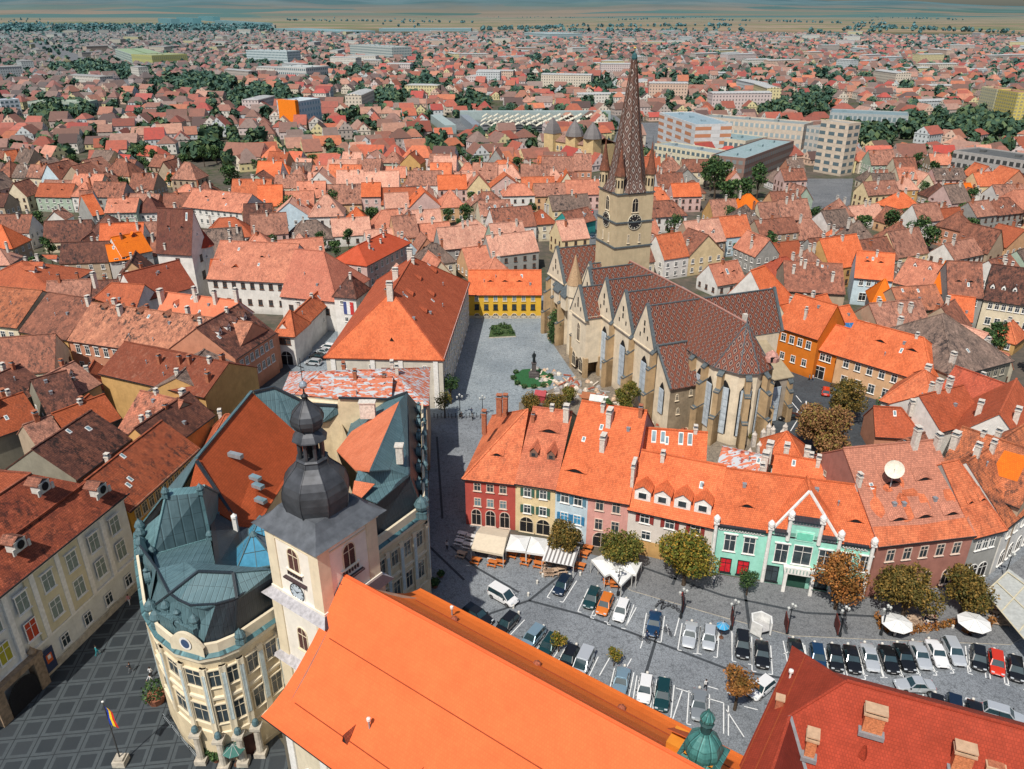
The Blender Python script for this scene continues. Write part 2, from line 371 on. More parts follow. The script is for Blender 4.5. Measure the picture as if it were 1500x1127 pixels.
def house(name,label,A,B,depth,ze,zr,kind,wmat,rmat,rows=(),side=(),sideL=(),back=(),chim=(),eyes=(),dorms=(),skys=(),cat='house',group=None,rp=.5,hl=None,hr=None,capm=None,z0=0.,occ=True,full=True,base=None,cornice=None,hk=.9,ov=.4,gm=None):
    A=Vector(A[:2]);B=Vector(B[:2]); d=B-A; W_=d.length; rz=math.atan2(d.y,d.x)
    root=thing(name,label,cat,(A.x,A.y,z0),rz,group)
    n=Vector((-d.y,d.x))/W_
    if occ: occupy([A,B,B+n*depth,A+n*depth])
    b=MB(); zt=ze-.12; yr=depth*rp
    c=[(0,0),(W_,0),(W_,depth),(0,depth)]
    if kind=='x':
        for (p,q) in((0,1),(2,3)):
            P,Q=c[p],c[q]; M=((P[0]+Q[0])/2,(P[1]+Q[1])/2)
            b.poly([(*P,-3),(*Q,-3),(*Q,zt),(*M,zr-.18),(*P,zt)],0)
        for (p,q) in((1,2),(3,0)): b.poly([(*c[p],-3),(*c[q],-3),(*c[q],zt),(*c[p],zt)],0)
    else:
        for (p,q) in((0,1),(2,3)): b.poly([(*c[p],-3),(*c[q],-3),(*c[q],zt),(*c[p],zt)],0)
        b.poly([(W_,0,-3),(W_,depth,-3),(W_,depth,zt)]+([(W_,yr,zr-.18)] if kind in('g','hl') else [])+[(W_,0,zt)],0)
        b.poly([(0,depth,-3),(0,0,-3),(0,0,zt)]+([(0,yr,zr-.18)] if kind in('g','hr') else [])+[(0,depth,zt)],0)
    if base: b.box((W_/2,-.04,.35),(W_+.02,.1,.9),0,1)
    if cornice: b.box((W_/2,-.14,ze-.35),(W_+.06,.3,.3),0,2)
    b.build('wall',[wmat,STONE,cornice or WHITEM],root)
    r=MB(); sf=polyroof(r,W_,depth,ze,zr,kind,ov,rp,hk,hl=hl,hr=hr)
    ro=r.build('roof',[rmat,capm or rmat,IRON],root)
    def RZ(x,y):
        if kind=='x': return zr-abs(x-W_/2)*sf
        return ze+sf*y if y<=yr else zr-(y-yr)*(zr-ze)/(depth-yr)
    for q in chim:
        fx,fy,h=q[:3]; x=fx*W_; y=fy*depth
        chimney(ro,x,y,RZ(x,y)-.1,h,*(q[3:5] if len(q)>4 else (.6,.8)),mat=(q[5] if len(q)>5 else None))
    for q in eyes: x=q[0]*W_; y=q[1]*depth; eyebrow(ro,x,y,RZ(x,y)+.02,sf,*(q[2:4] if len(q)>3 else (2.2,.45)),mat=rmat)
    for q in dorms: x=q[0]*W_; y=q[1]*depth; dormer(ro,x,y,RZ(x,y),sf,*(q[2:4] if len(q)>3 else (1.3,1.4)),wmat=(q[4] if len(q)>4 else None),rmat=rmat)
    for q in skys: x=q[0]*W_; y=q[1]*depth; skylight(ro,x,y,RZ(x,y),sf,*(q[2:4] if len(q)>3 else (.8,1.2)))
    if group is None and kind!='x' and W_>5:
        cr=random.Random(int(abs(A.x*7+A.y*3)*10))
        for _ in range(int(W_/5)+1):
            x=cr.uniform(.12,.88)*W_; y=depth*cr.uniform(.12,.42); u_=cr.random()
            if kind!='g' and (x<y or W_-x<y): continue
            if u_<.3: chimney(ro,x,yr+cr.uniform(-1,1),zr-.9,cr.uniform(1.3,2.2),.6,.7,BRICK if cr.random()<.3 else None)
            elif u_<.5: skylight(ro,x,y,RZ(x,y),sf,.6,.8)
            else:
                k='pv%d'%(u_<.75)
                if k not in CC:
                    q=MB()
                    if k=='pv1': q.tube((0,0,-.2),(0,0,.7),.08,.08,6,0); q.lathe((0,0,.65),[(.17,0),(.15,.18),(.02,.28)],7,0)
                    else: q.box((0,0,.15),(.5,.5,.6),0,0); q.box((0,0,.48),(.62,.62,.08),0,0)
                    CC[k]=q.mesh('roof_vent',[ZINC])
                obj('roof_vent',CC[k],ro,(x,y,RZ(x,y)))
    if rows: facade(root,(0,0),(W_,0),rows,full)
    if side: facade(root,(W_,0),(W_,depth),side,full)
    if sideL: facade(root,(0,depth),(0,0),sideL,full)
    if back: facade(root,(W_,depth),(0,depth),back,full)
    root['_w']=W_; del root['_w']
    return root,ro,W_
def leafcloud(n,lumps,size,seed=0,flat_=.0):
    "leaf-sized quads spread near the surface of several lumps"
    rng=np.random.RandomState(seed); vs=[];per=n//len(lumps)
    for (cx,cy,cz,rx,rz) in lumps:
        d=rng.normal(size=(per,3)); d/=np.linalg.norm(d,axis=1)[:,None]
        r=(.55+.5*rng.rand(per)**.6)[:,None]*(1+.22*np.sin(d[:,:1]*5+cx)*np.cos(d[:,1:2]*6+cz))
        c=d*r*np.array([rx,rx,rz])+np.array([cx,cy,cz])
        a=rng.normal(size=(per,3)); a/=np.linalg.norm(a,axis=1)[:,None]; b=np.cross(a,d+rng.normal(size=(per,3))*.7); b/=np.linalg.norm(b,axis=1)[:,None]+1e-9
        s=size*(.6+.8*rng.rand(per))[:,None]
        q=np.stack([c-a*s-b*s*.3,c+b*s*.6-a*s*.1,c+a*s,c-b*s*.6+a*s*.1],1); vs.append(q)
    v=np.concatenate(vs).reshape(-1,3); k=len(v)//4
    return v,np.arange(k*4).reshape(-1,4)
def np_mesh(name,v,f,mats,mi=None):
    me=bpy.data.meshes.new(name); v=np.asarray(v,dtype=np.float32); f=np.asarray(f,dtype=np.int32)
    me.vertices.add(len(v)); me.vertices.foreach_set('co',v.ravel()); k=f.shape[1]
    me.loops.add(f.size); me.loops.foreach_set('vertex_index',f.ravel())
    me.polygons.add(len(f)); me.polygons.foreach_set('loop_start',np.arange(0,f.size,k,dtype=np.int32)); me.polygons.foreach_set('loop_total',np.full(len(f),k,dtype=np.int32))
    for m in mats: me.materials.append(m)
    if mi is not None: me.polygons.foreach_set('material_index',np.asarray(mi,dtype=np.int32))
    me.update(calc_edges=True); me.validate(); return me
def leafmat(name,c1,c2,c3,hz=False):
    if name in MC: return MC[name]
    m,n,p=newmat(name); uv,pos,ri,isl=coords(n)
    a=noise(n,pos,.55,3,.6); col=mix(n,ramp(n,a,.35,.65),c1,c2); col=mix(n,math_(n,'GREATER_THAN',isl,.72),col,c3)
    v=math_(n,'MULTIPLY_ADD',isl,.5,.7); cmb=N(n,'ShaderNodeCombineXYZ')
    for i in range(3): n.links.new(v,cmb.inputs[i])
    col=mix(n,1.,col,cmb.outputs[0],'MULTIPLY')
    if hz: col=haze(n,col,pos)
    n.links.new(col,p.inputs['Base Color']); p.inputs['Roughness'].default_value=.7
    p.inputs['Subsurface Weight'].default_value=0.
    MC[name]=m; return m
BARK=flat('bark',(.07,.05,.035),.95,var=.4,scale=4)
def tree(name,label,base,h,r,lm,seed=0,n=2600,leaf=.2,lumps=9,low=.3,group=None,flatk=.8,cat='tree'):
    root=thing(name,label,cat,base,random.random()*6,group)
    rng=random.Random(seed); t=MB(); ch=h*(1-low); cz=h*low+ch/2
    L=[(0,0,cz,r*.62,ch*.36)]
    for i in range(lumps):
        a=i*2.4+rng.random(); rr=r*(.35+.35*rng.random()); z=cz+ch*(rng.random()-.45)*.62; s=r*(.34+.2*rng.random())
        k=1-abs(z-cz)/(ch*.75); L.append((math.cos(a)*rr*k*1.1,math.sin(a)*rr*k*1.1,z,s,s*flatk))
    t.tube((0,0,-.1),(0,0,h*low),r*.085,r*.06,7); t.tube((0,0,h*low),(rng.uniform(-.2,.2),0,h*.8),r*.06,r*.015,6)
    for q in L[1:]: t.tube((0,0,h*low*(.8+.3*rng.random())),(q[0],q[1],q[2]),r*.035,r*.01,5,cap=False)
    t.build('trunk',[BARK],root)
    v,f=leafcloud(n,L,leaf,seed); o=bpy.data.objects.new('crown',np_mesh('crown',v,f,[lm])); COL.objects.link(o); o.parent=root
    return root
# ================= ground, squares, streets =================
def setting(name,b,mats,kind='structure'):
    o=b.build(name,mats); o['kind']=kind; return o
def groundmat():
    m,n,p=newmat('city_ground'); uv,pos,ri,isl=coords(n)
    a=noise(n,pos,.02,5,.7); b_=noise(n,pos,.25,4,.7)
    col=mix(n,ramp(n,a,.4,.6),(.085,.08,.07),(.05,.075,.035)); col=mix(n,ramp(n,b_,.4,.7),col,(.15,.12,.10))
    # farmland beyond the city
    y=sep(n,pos)[1]; x=sep(n,pos)[0]
    vo=N(n,'ShaderNodeTexVoronoi'); mp=N(n,'ShaderNodeMapping'); n.links.new(pos,mp.inputs[0]); mp.inputs[3].default_value=(.0011,.0034,1); mp.inputs[2].default_value=(0,0,.35); n.links.new(mp.outputs[0],vo.inputs['Vector']); vo.inputs['Scale'].default_value=1
    cr=N(n,'ShaderNodeValToRGB'); n.links.new(sep(n,vo.outputs['Color'])[0],cr.inputs[0]); e=cr.color_ramp.elements
    e[0].position=0;e[0].color=(.27,.19,.13,1); e[1].position=1;e[1].color=(.24,.22,.11,1)
    for q,c in((.3,(.32,.235,.17,1)),(.5,(.20,.17,.10,1)),(.62,(.34,.26,.20,1)),(.8,(.13,.16,.09,1))): z=e.new(q); z.color=c
    fine=noise(n,pos,.004,4,.6,(1,3.5,1)); col2=mix(n,ramp(n,fine,.5,.62),cr.outputs[0],(.10,.12,.07))
    f=ramp(n,math_(n,'ADD',y,math_(n,'MULTIPLY',x,.25)),3700,4300); col=mix(n,f,col,col2)
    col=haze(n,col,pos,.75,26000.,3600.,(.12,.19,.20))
    n.links.new(col,p.inputs['Base Color']); p.inputs['Roughness'].default_value=1; p.inputs['Specular IOR Level'].default_value=0
    return m
g=MB(); S=60000
g.poly([(-S,-S,-.06),(S,-S,-.06),(S,S,-.06),(-S,S,-.06)]); setting('ground',g,[groundmat()])
# hills: ridge mesh with real height at 9-14 km
def hills():
    rng=np.random.RandomState(3); m,n,p=newmat('distant_hills'); uv,pos,ri,isl=coords(n)
    a=noise(n,pos,.0005,4,.5,(1,1.2,1)); b_=noise(n,pos,.002,4,.6)
    col=mix(n,ramp(n,a,.42,.6),(.065,.125,.145),(.10,.165,.185)); col=mix(n,math_(n,'MULTIPLY',ramp(n,b_,.5,.7),.25),col,(.03,.09,.11))
    vo=N(n,'ShaderNodeTexVoronoi'); mp=N(n,'ShaderNodeMapping'); n.links.new(pos,mp.inputs[0]); mp.inputs[3].default_value=(.00035,.0011,.004); n.links.new(mp.outputs[0],vo.inputs['Vector']); vo.inputs['Scale'].default_value=1
    cr=N(n,'ShaderNodeValToRGB'); n.links.new(sep(n,vo.outputs['Color'])[0],cr.inputs[0]); e=cr.color_ramp.elements; cr.color_ramp.interpolation='CONSTANT'
    e[0].position=0;e[0].color=(.17,.16,.13,1); e[1].position=.75;e[1].color=(.08,.15,.15,1)
    for q_,c_ in((.25,(.07,.13,.12)),(.45,(.20,.175,.145)),(.6,(.12,.16,.14))): z_=e.new(q_); z_.color=(*c_,1)
    hz_=ramp(n,sep(n,pos)[2],70,330); nz=noise(n,pos,.0012,5,.6); hz_=math_(n,'ADD',hz_,math_(n,'MULTIPLY',math_(n,'SUBTRACT',nz,.5),.9),clamp=True)
    col=mix(n,hz_,cr.outputs[0],col)  # teal towards the ridge: distance haze put into the hill colour
    n.links.new(col,p.inputs['Base Color']); p.inputs['Roughness'].default_value=1; p.inputs['Specular IOR Level'].default_value=0
    nx,ny=220,34; X=np.linspace(-24000,26000,nx); Y=np.linspace(13000,28000,ny); v=[]
    for j,y in enumerate(Y):
        for i,x in enumerate(X):
            t=(y-13000)/(28000-13000); u=x/y
            H=620 if u<.1 else 620-(u-.1)/.55*455
            H=max(H,120) if u<.66 else 120+max(0,(u-.72))*300
            s=min(1,t*1.5)**1.6
            nn=.5+.25*math.sin(x*.0005+y*.0003)+.14*math.sin(x*.0013-y*.0006+2)+.07*math.sin(x*.0035+y*.002)
            v.append((x,y,-30+s*1.25*H*(.62+.45*nn)))
    f=[(j*nx+i,j*nx+i+1,(j+1)*nx+i+1,(j+1)*nx+i) for j in range(ny-1) for i in range(nx-1)]
    me=np_mesh('hills',v,f,[m]); o=obj('hills',me); me.polygons.foreach_set('use_smooth',[True]*len(f)); o['kind']='structure'
hills()
def pavemat(name,c1,c2,stone=.35,dark=(.03,.035,.04),patch=.15,lines=None):
    m,n,p=newmat(name); uv,pos,ri,isl=coords(n)
    a=noise(n,pos,.09,5,.65); col=mix(n,ramp(n,a,.36,.64),c1,c2)
    b_=noise(n,pos,1.3,5,.7); col=mix(n,math_(n,'MULTIPLY',ramp(n,b_,.5,.68),.55),col,dark)
    b2=noise(n,pos,2.4,4,.8); col=mix(n,math_(n,'MULTIPLY',ramp(n,b2,.56,.72),.35),col,tuple(min(1,x*2.1) for x in c2))
    vo=N(n,'ShaderNodeTexVoronoi'); vo.feature='DISTANCE_TO_EDGE'; n.links.new(pos,vo.inputs['Vector']); vo.inputs['Scale'].default_value=1/stone
    col=mix(n,math_(n,'MULTIPLY',math_(n,'LESS_THAN',vo.outputs['Distance'],.06),.5),col,dark)
    n.links.new(col,p.inputs['Base Color']); p.inputs['Roughness'].default_value=.8; bump(n,p,vo.outputs['Distance'],.4,.03)
    return m
COB=pavemat('cobblestones',(.25,.275,.30),(.18,.20,.222),.35,(.05,.056,.063))
ASP=pavemat('street_asphalt',(.075,.088,.10),(.05,.06,.07),.8)
ROADF=pavemat('old_street',(.20,.21,.22),(.14,.15,.16),.8)
LIGHTP=pavemat('light_paving',(.30,.345,.375),(.21,.25,.28),.5,(.07,.085,.10))
SLABP=pavemat('sidewalk_slabs',(.21,.22,.23),(.16,.168,.178),.4,(.06,.064,.07))
DIRT=pavemat('churchyard_dirt',(.27,.225,.17),(.16,.14,.115),.9,(.08,.07,.06))
PAINT=flat('road_paint',(.72,.74,.74),.8,var=.2,scale=6)
DSTRIP=flat('dark_paving_strip',(.045,.052,.06),.85,var=.25)
def sheet(name,px,z,mat,occ=True,raw=False):
    b=MB(); P=[Vector((q[0],q[1],z)) for q in px] if raw else [V(q[0],q[1],0) for q in px]
    b.poly([(p.x,p.y,z) for p in P]); o=setting(name,b,[mat]); 
    if occ: occupy(P)
    return P
# small square and the streets around it
sheet('small_square',[(628,612),(640,596),(735,596),(720,780),(1265,900),(1420,830),(1530,770),(1700,900),(1700,1330),(1000,1450),(520,1150),(560,900),(628,860)],.0,COB)
sheet('cathedral_square',[(560,620),(640,610),(760,608),(900,640),(1120,700),(1270,700),(1300,620),(1400,600),(1300,560),(1100,480),(1000,420),(690,440),(650,470),(480,470),(350,540),(400,620)],.02,LIGHTP)
sheet('churchyard',[(800,490),(845,555),(760,590),(760,640),(1000,700),(1130,660),(1100,600),(960,500)],.04,DIRT)
sheet('cathedral_street',[(1130,560),(1120,600),(1110,650),(1160,720),(1290,720),(1290,610),(1330,590),(1290,560),(1170,535)],.06,ASP)
sheet('alley',[(330,600),(352,605),(440,560),(410,520),(470,480),(540,450),(500,440),(400,500),(300,595)],.05,ASP)
sheet('river_street',[(850,410),(862,300),(905,190),(868,150),(878,148),(925,190),(890,300),(880,410)],.03,ROADF)
sheet('west_avenue',[(60,60),(170,100),(235,155),(225,160),(150,110),(30,66)],.03,ROADF)
sheet('market_lot',[(640,172),(860,180),(862,196),(640,190)],.03,ROADF)
sheet('factory_lot',[(930,180),(1010,180),(1010,215),(960,245),(930,215)],.03,ROADF)
sheet('far_street',[(1180,262),(1250,262),(1245,300),(1190,330)],.03,ROADF)
sheet('old_town_street',[(145,335),(250,328),(255,350),(150,352)],.03,ROADF)
# raised sidewalk in front of the houses with kerb
def strip(name,px,z0,z1,mats):
    P=[V(a,b,0) for a,b in px]; b=MB(); b.extr(P,z0,z1,1,0); return setting(name,b,mats)
strip('sidewalk',[(935,800),(1037,840),(1262,878),(1440,860),(1520,800),(1600,880),(1480,945),(1290,938),(1160,932),(1060,905),(925,866),(900,850)],-.3,.12,[SLABP,STONE])
# dark paving bands
bd=MB()
for pts in ([(1010,798),(985,858)],[(935,830),(1060,874),(1180,899),(1300,905)],[(1090,790+70),(1098,922)],[(1218,872),(1240,930)]):
    P=[V(a,b) for a,b in pts]
    for i in range(len(P)-1):
        a,c=P[i],P[i+1]; d=(c-a).normalized(); s=Vector((-d.y,d.x,0))*.22; z=Vector((0,0,.128))
        bd.poly([a-s+z,c-s+z,c+s+z,a+s+z])
setting('paving_bands',bd,[DSTRIP])
bd=MB()
for pts in ([(660,800),(700,833),(760,868)],[(700,905),(775,880),(822,842)],[(775,880),(850,900),(960,940),(1070,982),(1190,1000)],[(960,940),(945,990)],[(640,640),(648,760)],[(628,800),(680,850)]):
    P=[V(a,b) for a,b in pts]
    for i in range(len(P)-1):
        a,c=P[i],P[i+1]; d=(c-a).normalized(); s=Vector((-d.y,d.x,0))*.2; z=Vector((0,0,.012))
        bd.poly([a-s+z,c-s+z,c+s+z,a+s+z])
setting('gutter_channel',bd,[DSTRIP])
# large square with slab grid
def gridmat():
    m,n,p=newmat('grid_paving'); uv,pos,ri,isl=coords(n)
    mp=N(n,'ShaderNodeMapping'); mp.vector_type='TEXTURE'; n.links.new(pos,mp.inputs[0]); mp.inputs[1].default_value=(-54.3,71.9,0); mp.inputs[2].default_value=(0,0,R(6.8)); mp.inputs[3].default_value=(2.73,2.78,1)
    x,y,_=sep(n,mp.outputs[0]); cx=math_(n,'ABSOLUTE',math_(n,'SUBTRACT',math_(n,'FRACT',x),.5)); cy=math_(n,'ABSOLUTE',math_(n,'SUBTRACT',math_(n,'FRACT',y),.5)); d=math_(n,'MAXIMUM',cx,cy)
    a=noise(n,pos,.2,5,.7); fn=noise(n,pos,3,4,.7); vo=N(n,'ShaderNodeTexWhiteNoise'); fl=N(n,'ShaderNodeVectorMath',operation='FLOOR'); n.links.new(mp.outputs[0],fl.inputs[0]); n.links.new(fl.outputs[0],vo.inputs['Vector'])
    inner=mix(n,vo.outputs['Value'],(.026,.034,.041),(.038,.047,.055)); col=mix(n,math_(n,'GREATER_THAN',d,.335),inner,(.070,.086,.096)); col=mix(n,math_(n,'GREATER_THAN',d,.478),col,(.022,.027,.032))
    col=mix(n,math_(n,'MULTIPLY',ramp(n,fn,.4,.7),.3),col,(.03,.035,.04)); col=mix(n,math_(n,'MULTIPLY',ramp(n,a,.4,.65),.35),col,(.04,.046,.052))
    n.links.new(col,p.inputs['Base Color']); p.inputs['Roughness'].default_value=.7; return m
P=[V(a,b) for a,b in((-200,1400),(-60,930),(190,820),(215,800),(330,960),(440,1130),(520,1400))]
b=MB(); b.poly([(p.x,p.y,.01) for p in P]); setting('large_square',b,[gridmat()]); occupy(P)
strip('square_kerb_walk',[(-60,985),(190,838),(196,815),(185,806),(-60,960)],-.3,.13,[SLABP,STONE])
# ================= the row of houses on the small square =================
g1=MB() # placeholder builder
def xy(p): return (p[0],p[1])
def flat_eave(px,py,z): return V(px,py,z)
ARCH=dict(arch=1,pm=DARK,name='arch_opening')
FR=flat('red_house_trim',(.62,.50,.42),.8)
SHG=flat('green_shutter',(.05,.12,.09),.7); SHB=flat('blue_shutter',(.04,.20,.38),.6); SHR=flat('red_shutter',(.25,.04,.035),.7); SHD=flat('slate_blue_shutter',(.10,.22,.30),.7)
p0=V(683,768); p1=V(755,776.5); p2=V(812,786); p3=V(858,797); p4=V(916,808); p5=V(1037,837); 
red,rr,_=house('red_house','three storey red house with hipped roof and arched ground floor at the alley corner',p0,p1,22,9.4,17,'hl',wm('red'),ORANGE2,
 [(3,7.7,1.0,1.35,dict(fm=FR)),(3,4.75,.95,1.4,dict(fm=FR,pm=GLASSB)),(3,1.75,1.5,3.0,dict(arch=1,pm=DARK,fm=FR,margin=.6,name='arch_opening'))],
 sideL=[(5,7.7,1,1.35,dict(fm=FR)),(5,4.75,1,1.4,dict(fm=FR))],chim=[(.18,.36,2.6,.7,.9,BRICK),(.40,.52,2.2,.9,.9,BRICK),(.42,.72,3.2,.8,.9,BRICK)],eyes=[(.55,.16)],cornice=FR,hl=8.2)
house('yellow_house','yellow house with green shutters and two pointed dormers beside the red house',p1,p2,23,9.6,17.4,'g',wm('lemon'),roofmat('pale_orange_tiles',(.58,.19,.10),(.46,.13,.07),.2),
 [(2,7.8,1.05,1.5,dict(sh=SHG,margin=.7)),(2,4.6,1.05,1.5,dict(sh=SHG,margin=.7)),(2,1.5,2.2,2.9,dict(arch=1,pm=DARK,fm=CREAMT,margin=.5,name='arch_opening'))],
 chim=[(.9,.44,2.6,.9,1.0),(.08,.40,1.5,.5,.6,BRICK)],dorms=[(.30,.165,1.3,1.2,flat('dark_dormer',(.2,.12,.09))),(.74,.165,1.3,1.2,flat('dark_dormer',(.2,.12,.09)))],eyes=[(.55,.34,3.6,.6)])
house('pale_blue_house','narrow pale blue house with blue shutters sharing the wide orange roof',p2,p3,26,9.5,19,'g',wm('blue'),ORANGE,
 [(2,8.0,1.2,1.7,dict(sh=SHD,margin=.5)),(2,4.3,1.1,1.6,dict(sh=SHB,pm=flat('blue_blind',(.04,.25,.45)),margin=.5)),(2,1.4,1.6,2.6,dict(arch=1,pm=DARK,margin=.4,name='arch_opening'))],
 eyes=[(.45,.10,3.8,.6)],chim=[(1.02,.40,2.4,.8,1.6),(1.04,.26,2.2,.8,1.5)],skys=[(.4,.27,.6,.7)])
house('pink_house','pink house with tall windows under the right half of the wide orange roof',p3,p4,26,9.5,19,'g',wm('pink'),ORANGE,
 [(2,8.0,1.1,1.9,dict(fm=FR,margin=.6)),(2,4.3,1.1,1.9,dict(fm=FR,margin=.6)),(1,1.4,2.6,2.8,dict(arch=1,pm=DARK,fm=FR,margin=.4,off=-.8,name='arch_opening'))],chim=[(.99,.12,3.0,.5,2.4)])
b,ro,Wd=house('white_house','white house with red shutters and a row of four white gabled dormers',p4,p5,14,8.6,15,'g',wallmat('warm_white_plaster',(.72,.66,.60),.15),ORANGE,
 [(3,7.0,1.3,1.4,dict(sh=SHR,margin=.7)),(3,4.0,1.3,1.4,dict(margin=.7,off=.4)),(3,1.3,1.8,2.6,dict(arch=1,pm=DARK,fm=flat('ochre_trim',(.6,.36,.15)),margin=.5,name='arch_opening'))],
 dorms=[((i+.5)/4*.94+.02,.075,2.5,1.9,WHITEM) for i in range(4)])
bb=MB(); bb.box((Wd/2,-.03,1.45),(Wd,.06,2.9),0,0); bb.build('ground_floor',[wm('ochre')],b)
# rear building of the white house with skylights
q0=V(924,650,14);q1=V(1043,662,14)
a=V(923,684,14.9);c=V(1043,694,14.9)
d=Vector((c.x-a.x,c.y-a.y)).normalized(); nn=Vector((-d.y,d.x))
A=Vector((a.x,a.y))+nn*8; B=Vector((c.x,c.y))+nn*8
house('rear_house','orange roofed rear house with four white skylights behind the white house',A,B,9,9,15.2,'g',wm('white'),ORANGE,[],skys=[(.30,.34),(.42,.34),(.66,.34),(.78,.34)])
x0=Vector((a.x,a.y))+nn*.6; w1=house('courtyard_wing','orange wing roof sloping into the small courtyard behind the white house',x0,x0+d*4.2,8.6,10,13.6,'g',wm('white'),ORANGE,[],skys=[(.7,.25,1.2,2.0)])
x1=Vector((c.x,c.y))+nn*.6; house('courtyard_wing','short orange wing beside the stripped roof behind the green building',x1-d*3.4,x1,8.6,10,13.4,'g',wm('white'),ORANGE,[])
# green building
p6=V(1264,873); gw=wm('green'); gtrim=flat('pale_green_trim',(.62,.74,.68),.8)
A=Vector(xy(p5)); B=Vector(xy(p6)); d=(B-A); L=d.length; d/=L; rz=math.atan2(d.y,d.x)
gr,gro,_=house('green_theatre','long mint green building with stepped central bay, white pinnacles and red panels','x' and A,B,14,9.2,14.6,'g',gw,ORANGE,
 [(2,6.0,1.5,2.9,dict(fm=WHITEM,margin=1.0,off=0))] and [],eyes=[(.20,.17,2.4,.5),(.88,.17,2.4,.5)])
gr['category']='theatre'
for i,x in enumerate((2.6,5.4)): window(gr,x,0,5.9,0,1.5,2.8,hood=True)
for i,x in enumerate((19.0,21.6)): window(gr,x,0,5.7,0,1.4,2.6,hood=True)
RP=flat('red_poster',(.55,.02,.03),.6,var=.35,scale=2.5)
for x in(2.4,5.0):
    window(gr,x,0,1.7,0,1.5,2.4,pm=RP,fm=IRON,name='poster_panel')
# central bay projecting
cb=MB(); x0,x1=8.0,17.6
cb.box(((x0+x1)/2,.2,4.6),(x1-x0,1.2,9.8),0,0)
cb.box(((x0+x1)/2-.2,.2,10.3),(4.2,1.2,2.6),0,0)
for k,(xa,xb,z) in enumerate(((x0+.5,10.4,9.6),(10.8,14.6,11.9),(15,x1-.5,9.6))):
    cb.box(((xa+xb)/2,-.2,z),(xb-xa,1.6,.22),0,2); 
    nb=int((xb-xa)/.42)
    for i in range(nb): cb.box((xa+.2+i*.42,-.5,z-.42),(.2,.22,.45),0,1)
    cb.box(((xa+xb)/2,-.46,z-.75),(xb-xa,.12,.12),0,1)
cb.build('bay',[gw,WHITEM,SLATE],gr)
pn=[(x0,10.6),(10.5,12.8),(14.8,12.8),(x1,10.6),(0.3,10.2),(L-.3,10.2)]
for x,h in pn:
    q=MB(); q.tube((x,-.5,0 if x in(x0,x1,.3,L-.3) else 8.2),(x,-.5,h-.8),.32,.27,8,0); q.box((x,-.5,h-.7),(.8,.8,.25),0,0); q.lathe((x,-.5,h-.6),[(.40,0),(.5,.4),(.5,.8),(.3,1.1),(.0,1.4)],8,0); q.box((x,-.5,h-.1),(.3,1.1,.5),0,0); q.build('pinnacle',[WHITEM],gr)
window(gr,10.0,-.4,5.7,0,1.7,3.2,hood=True); window(gr,12.9,-.4,5.9,0,2.4,3.2); window(gr,16.0,-.4,5.7,0,1.6,3.2,hood=True)
q=MB(); q.box((12.8,-.45,9.2),(2.6,.12,1.7),0,0); q.box((12.8,-.5,9.2),(2.2,.14,1.2),0,1); q.build('panel',[flat('light_green_panel',(.40,.72,.60)),flat('mint_panel',(.16,.58,.42))],gr)
q=MB(); q.box((12.8,-1.3,3.7),(4.4,2.0,.3),0,0); q.box((12.8,-2.25,4.2),(4.4,.14,1.0),0,0)
for i in range(9): q.box((10.9+i*.47,-2.34,4.2),(.16,.06,.7),0,1)
for x in(10.9,14.7): q.box((x,-2.0,1.8),(.5,.5,3.6),0,0)
q.build('balcony',[WHITEM,flat('balcony_shadow',(.3,.42,.38))],gr)
q=MB(); q.box((12.8,-.45,1.6),(2.6,.1,3.2),0,0); q.build('door',[flat('dark_green_door',(.02,.07,.05))],gr)
for x in(9.2,16.2): window(gr,x,-.4,1.8,0,1.6,2.6,fm=IRON,name='shop_window')
for x in(19.0,21.6): window(gr,x,0,1.8,0,1.4,2.4,fm=IRON,name='shop_window')
q=MB(); nb=int(7/.45)
for seg in((.8,x0-.6),(x1+.6,L-.8)):
    q=MB()
    for i in range(int((seg[1]-seg[0])/.42)): q.box((seg[0]+i*.42,-.2,8.55),(.2,.3,.45),0,0)
    q.box(((seg[0]+seg[1])/2,-.25,9.0),(seg[1]-seg[0],.7,.22),0,1); q.box(((seg[0]+seg[1])/2,-.1,8.1),(seg[1]-seg[0],.14,.12),0,0)
    q.build('cornice',[WHITEM,SLATE],gr)
# triangular cross roof over the bay, white verge boards
q=MB(); xm=12.8; zf=9.4; zt=15.0; ry=6.9
q.slab([(x0+.4,-.2,zf),(xm,2.6,zt),(xm,ry+.6,zt),(x0+.4,3,zf+1.4)],.15,0); q.slab([(xm,2.6,zt),(x1-.4,-.2,zf),(x1-.4,3,zf+1.4),(xm,ry+.6,zt)],.15,0); q.poly([(x0+.4,-.2,zf),(x1-.4,-.2,zf),(xm,2.6,zt)],0)
q.beam((x0+.2,-.2,zf+.1),(xm,2.6,zt+.15),.3,.3,1); q.beam((x1-.2,-.2,zf+.1),(xm,2.6,zt+.15),.3,.3,1); q.beam((xm,2.6,zt+.1),(xm,ry,zt+.1),.3,.2,0)
q.build('cross_roof',[ORANGE,WHITEM],gro)
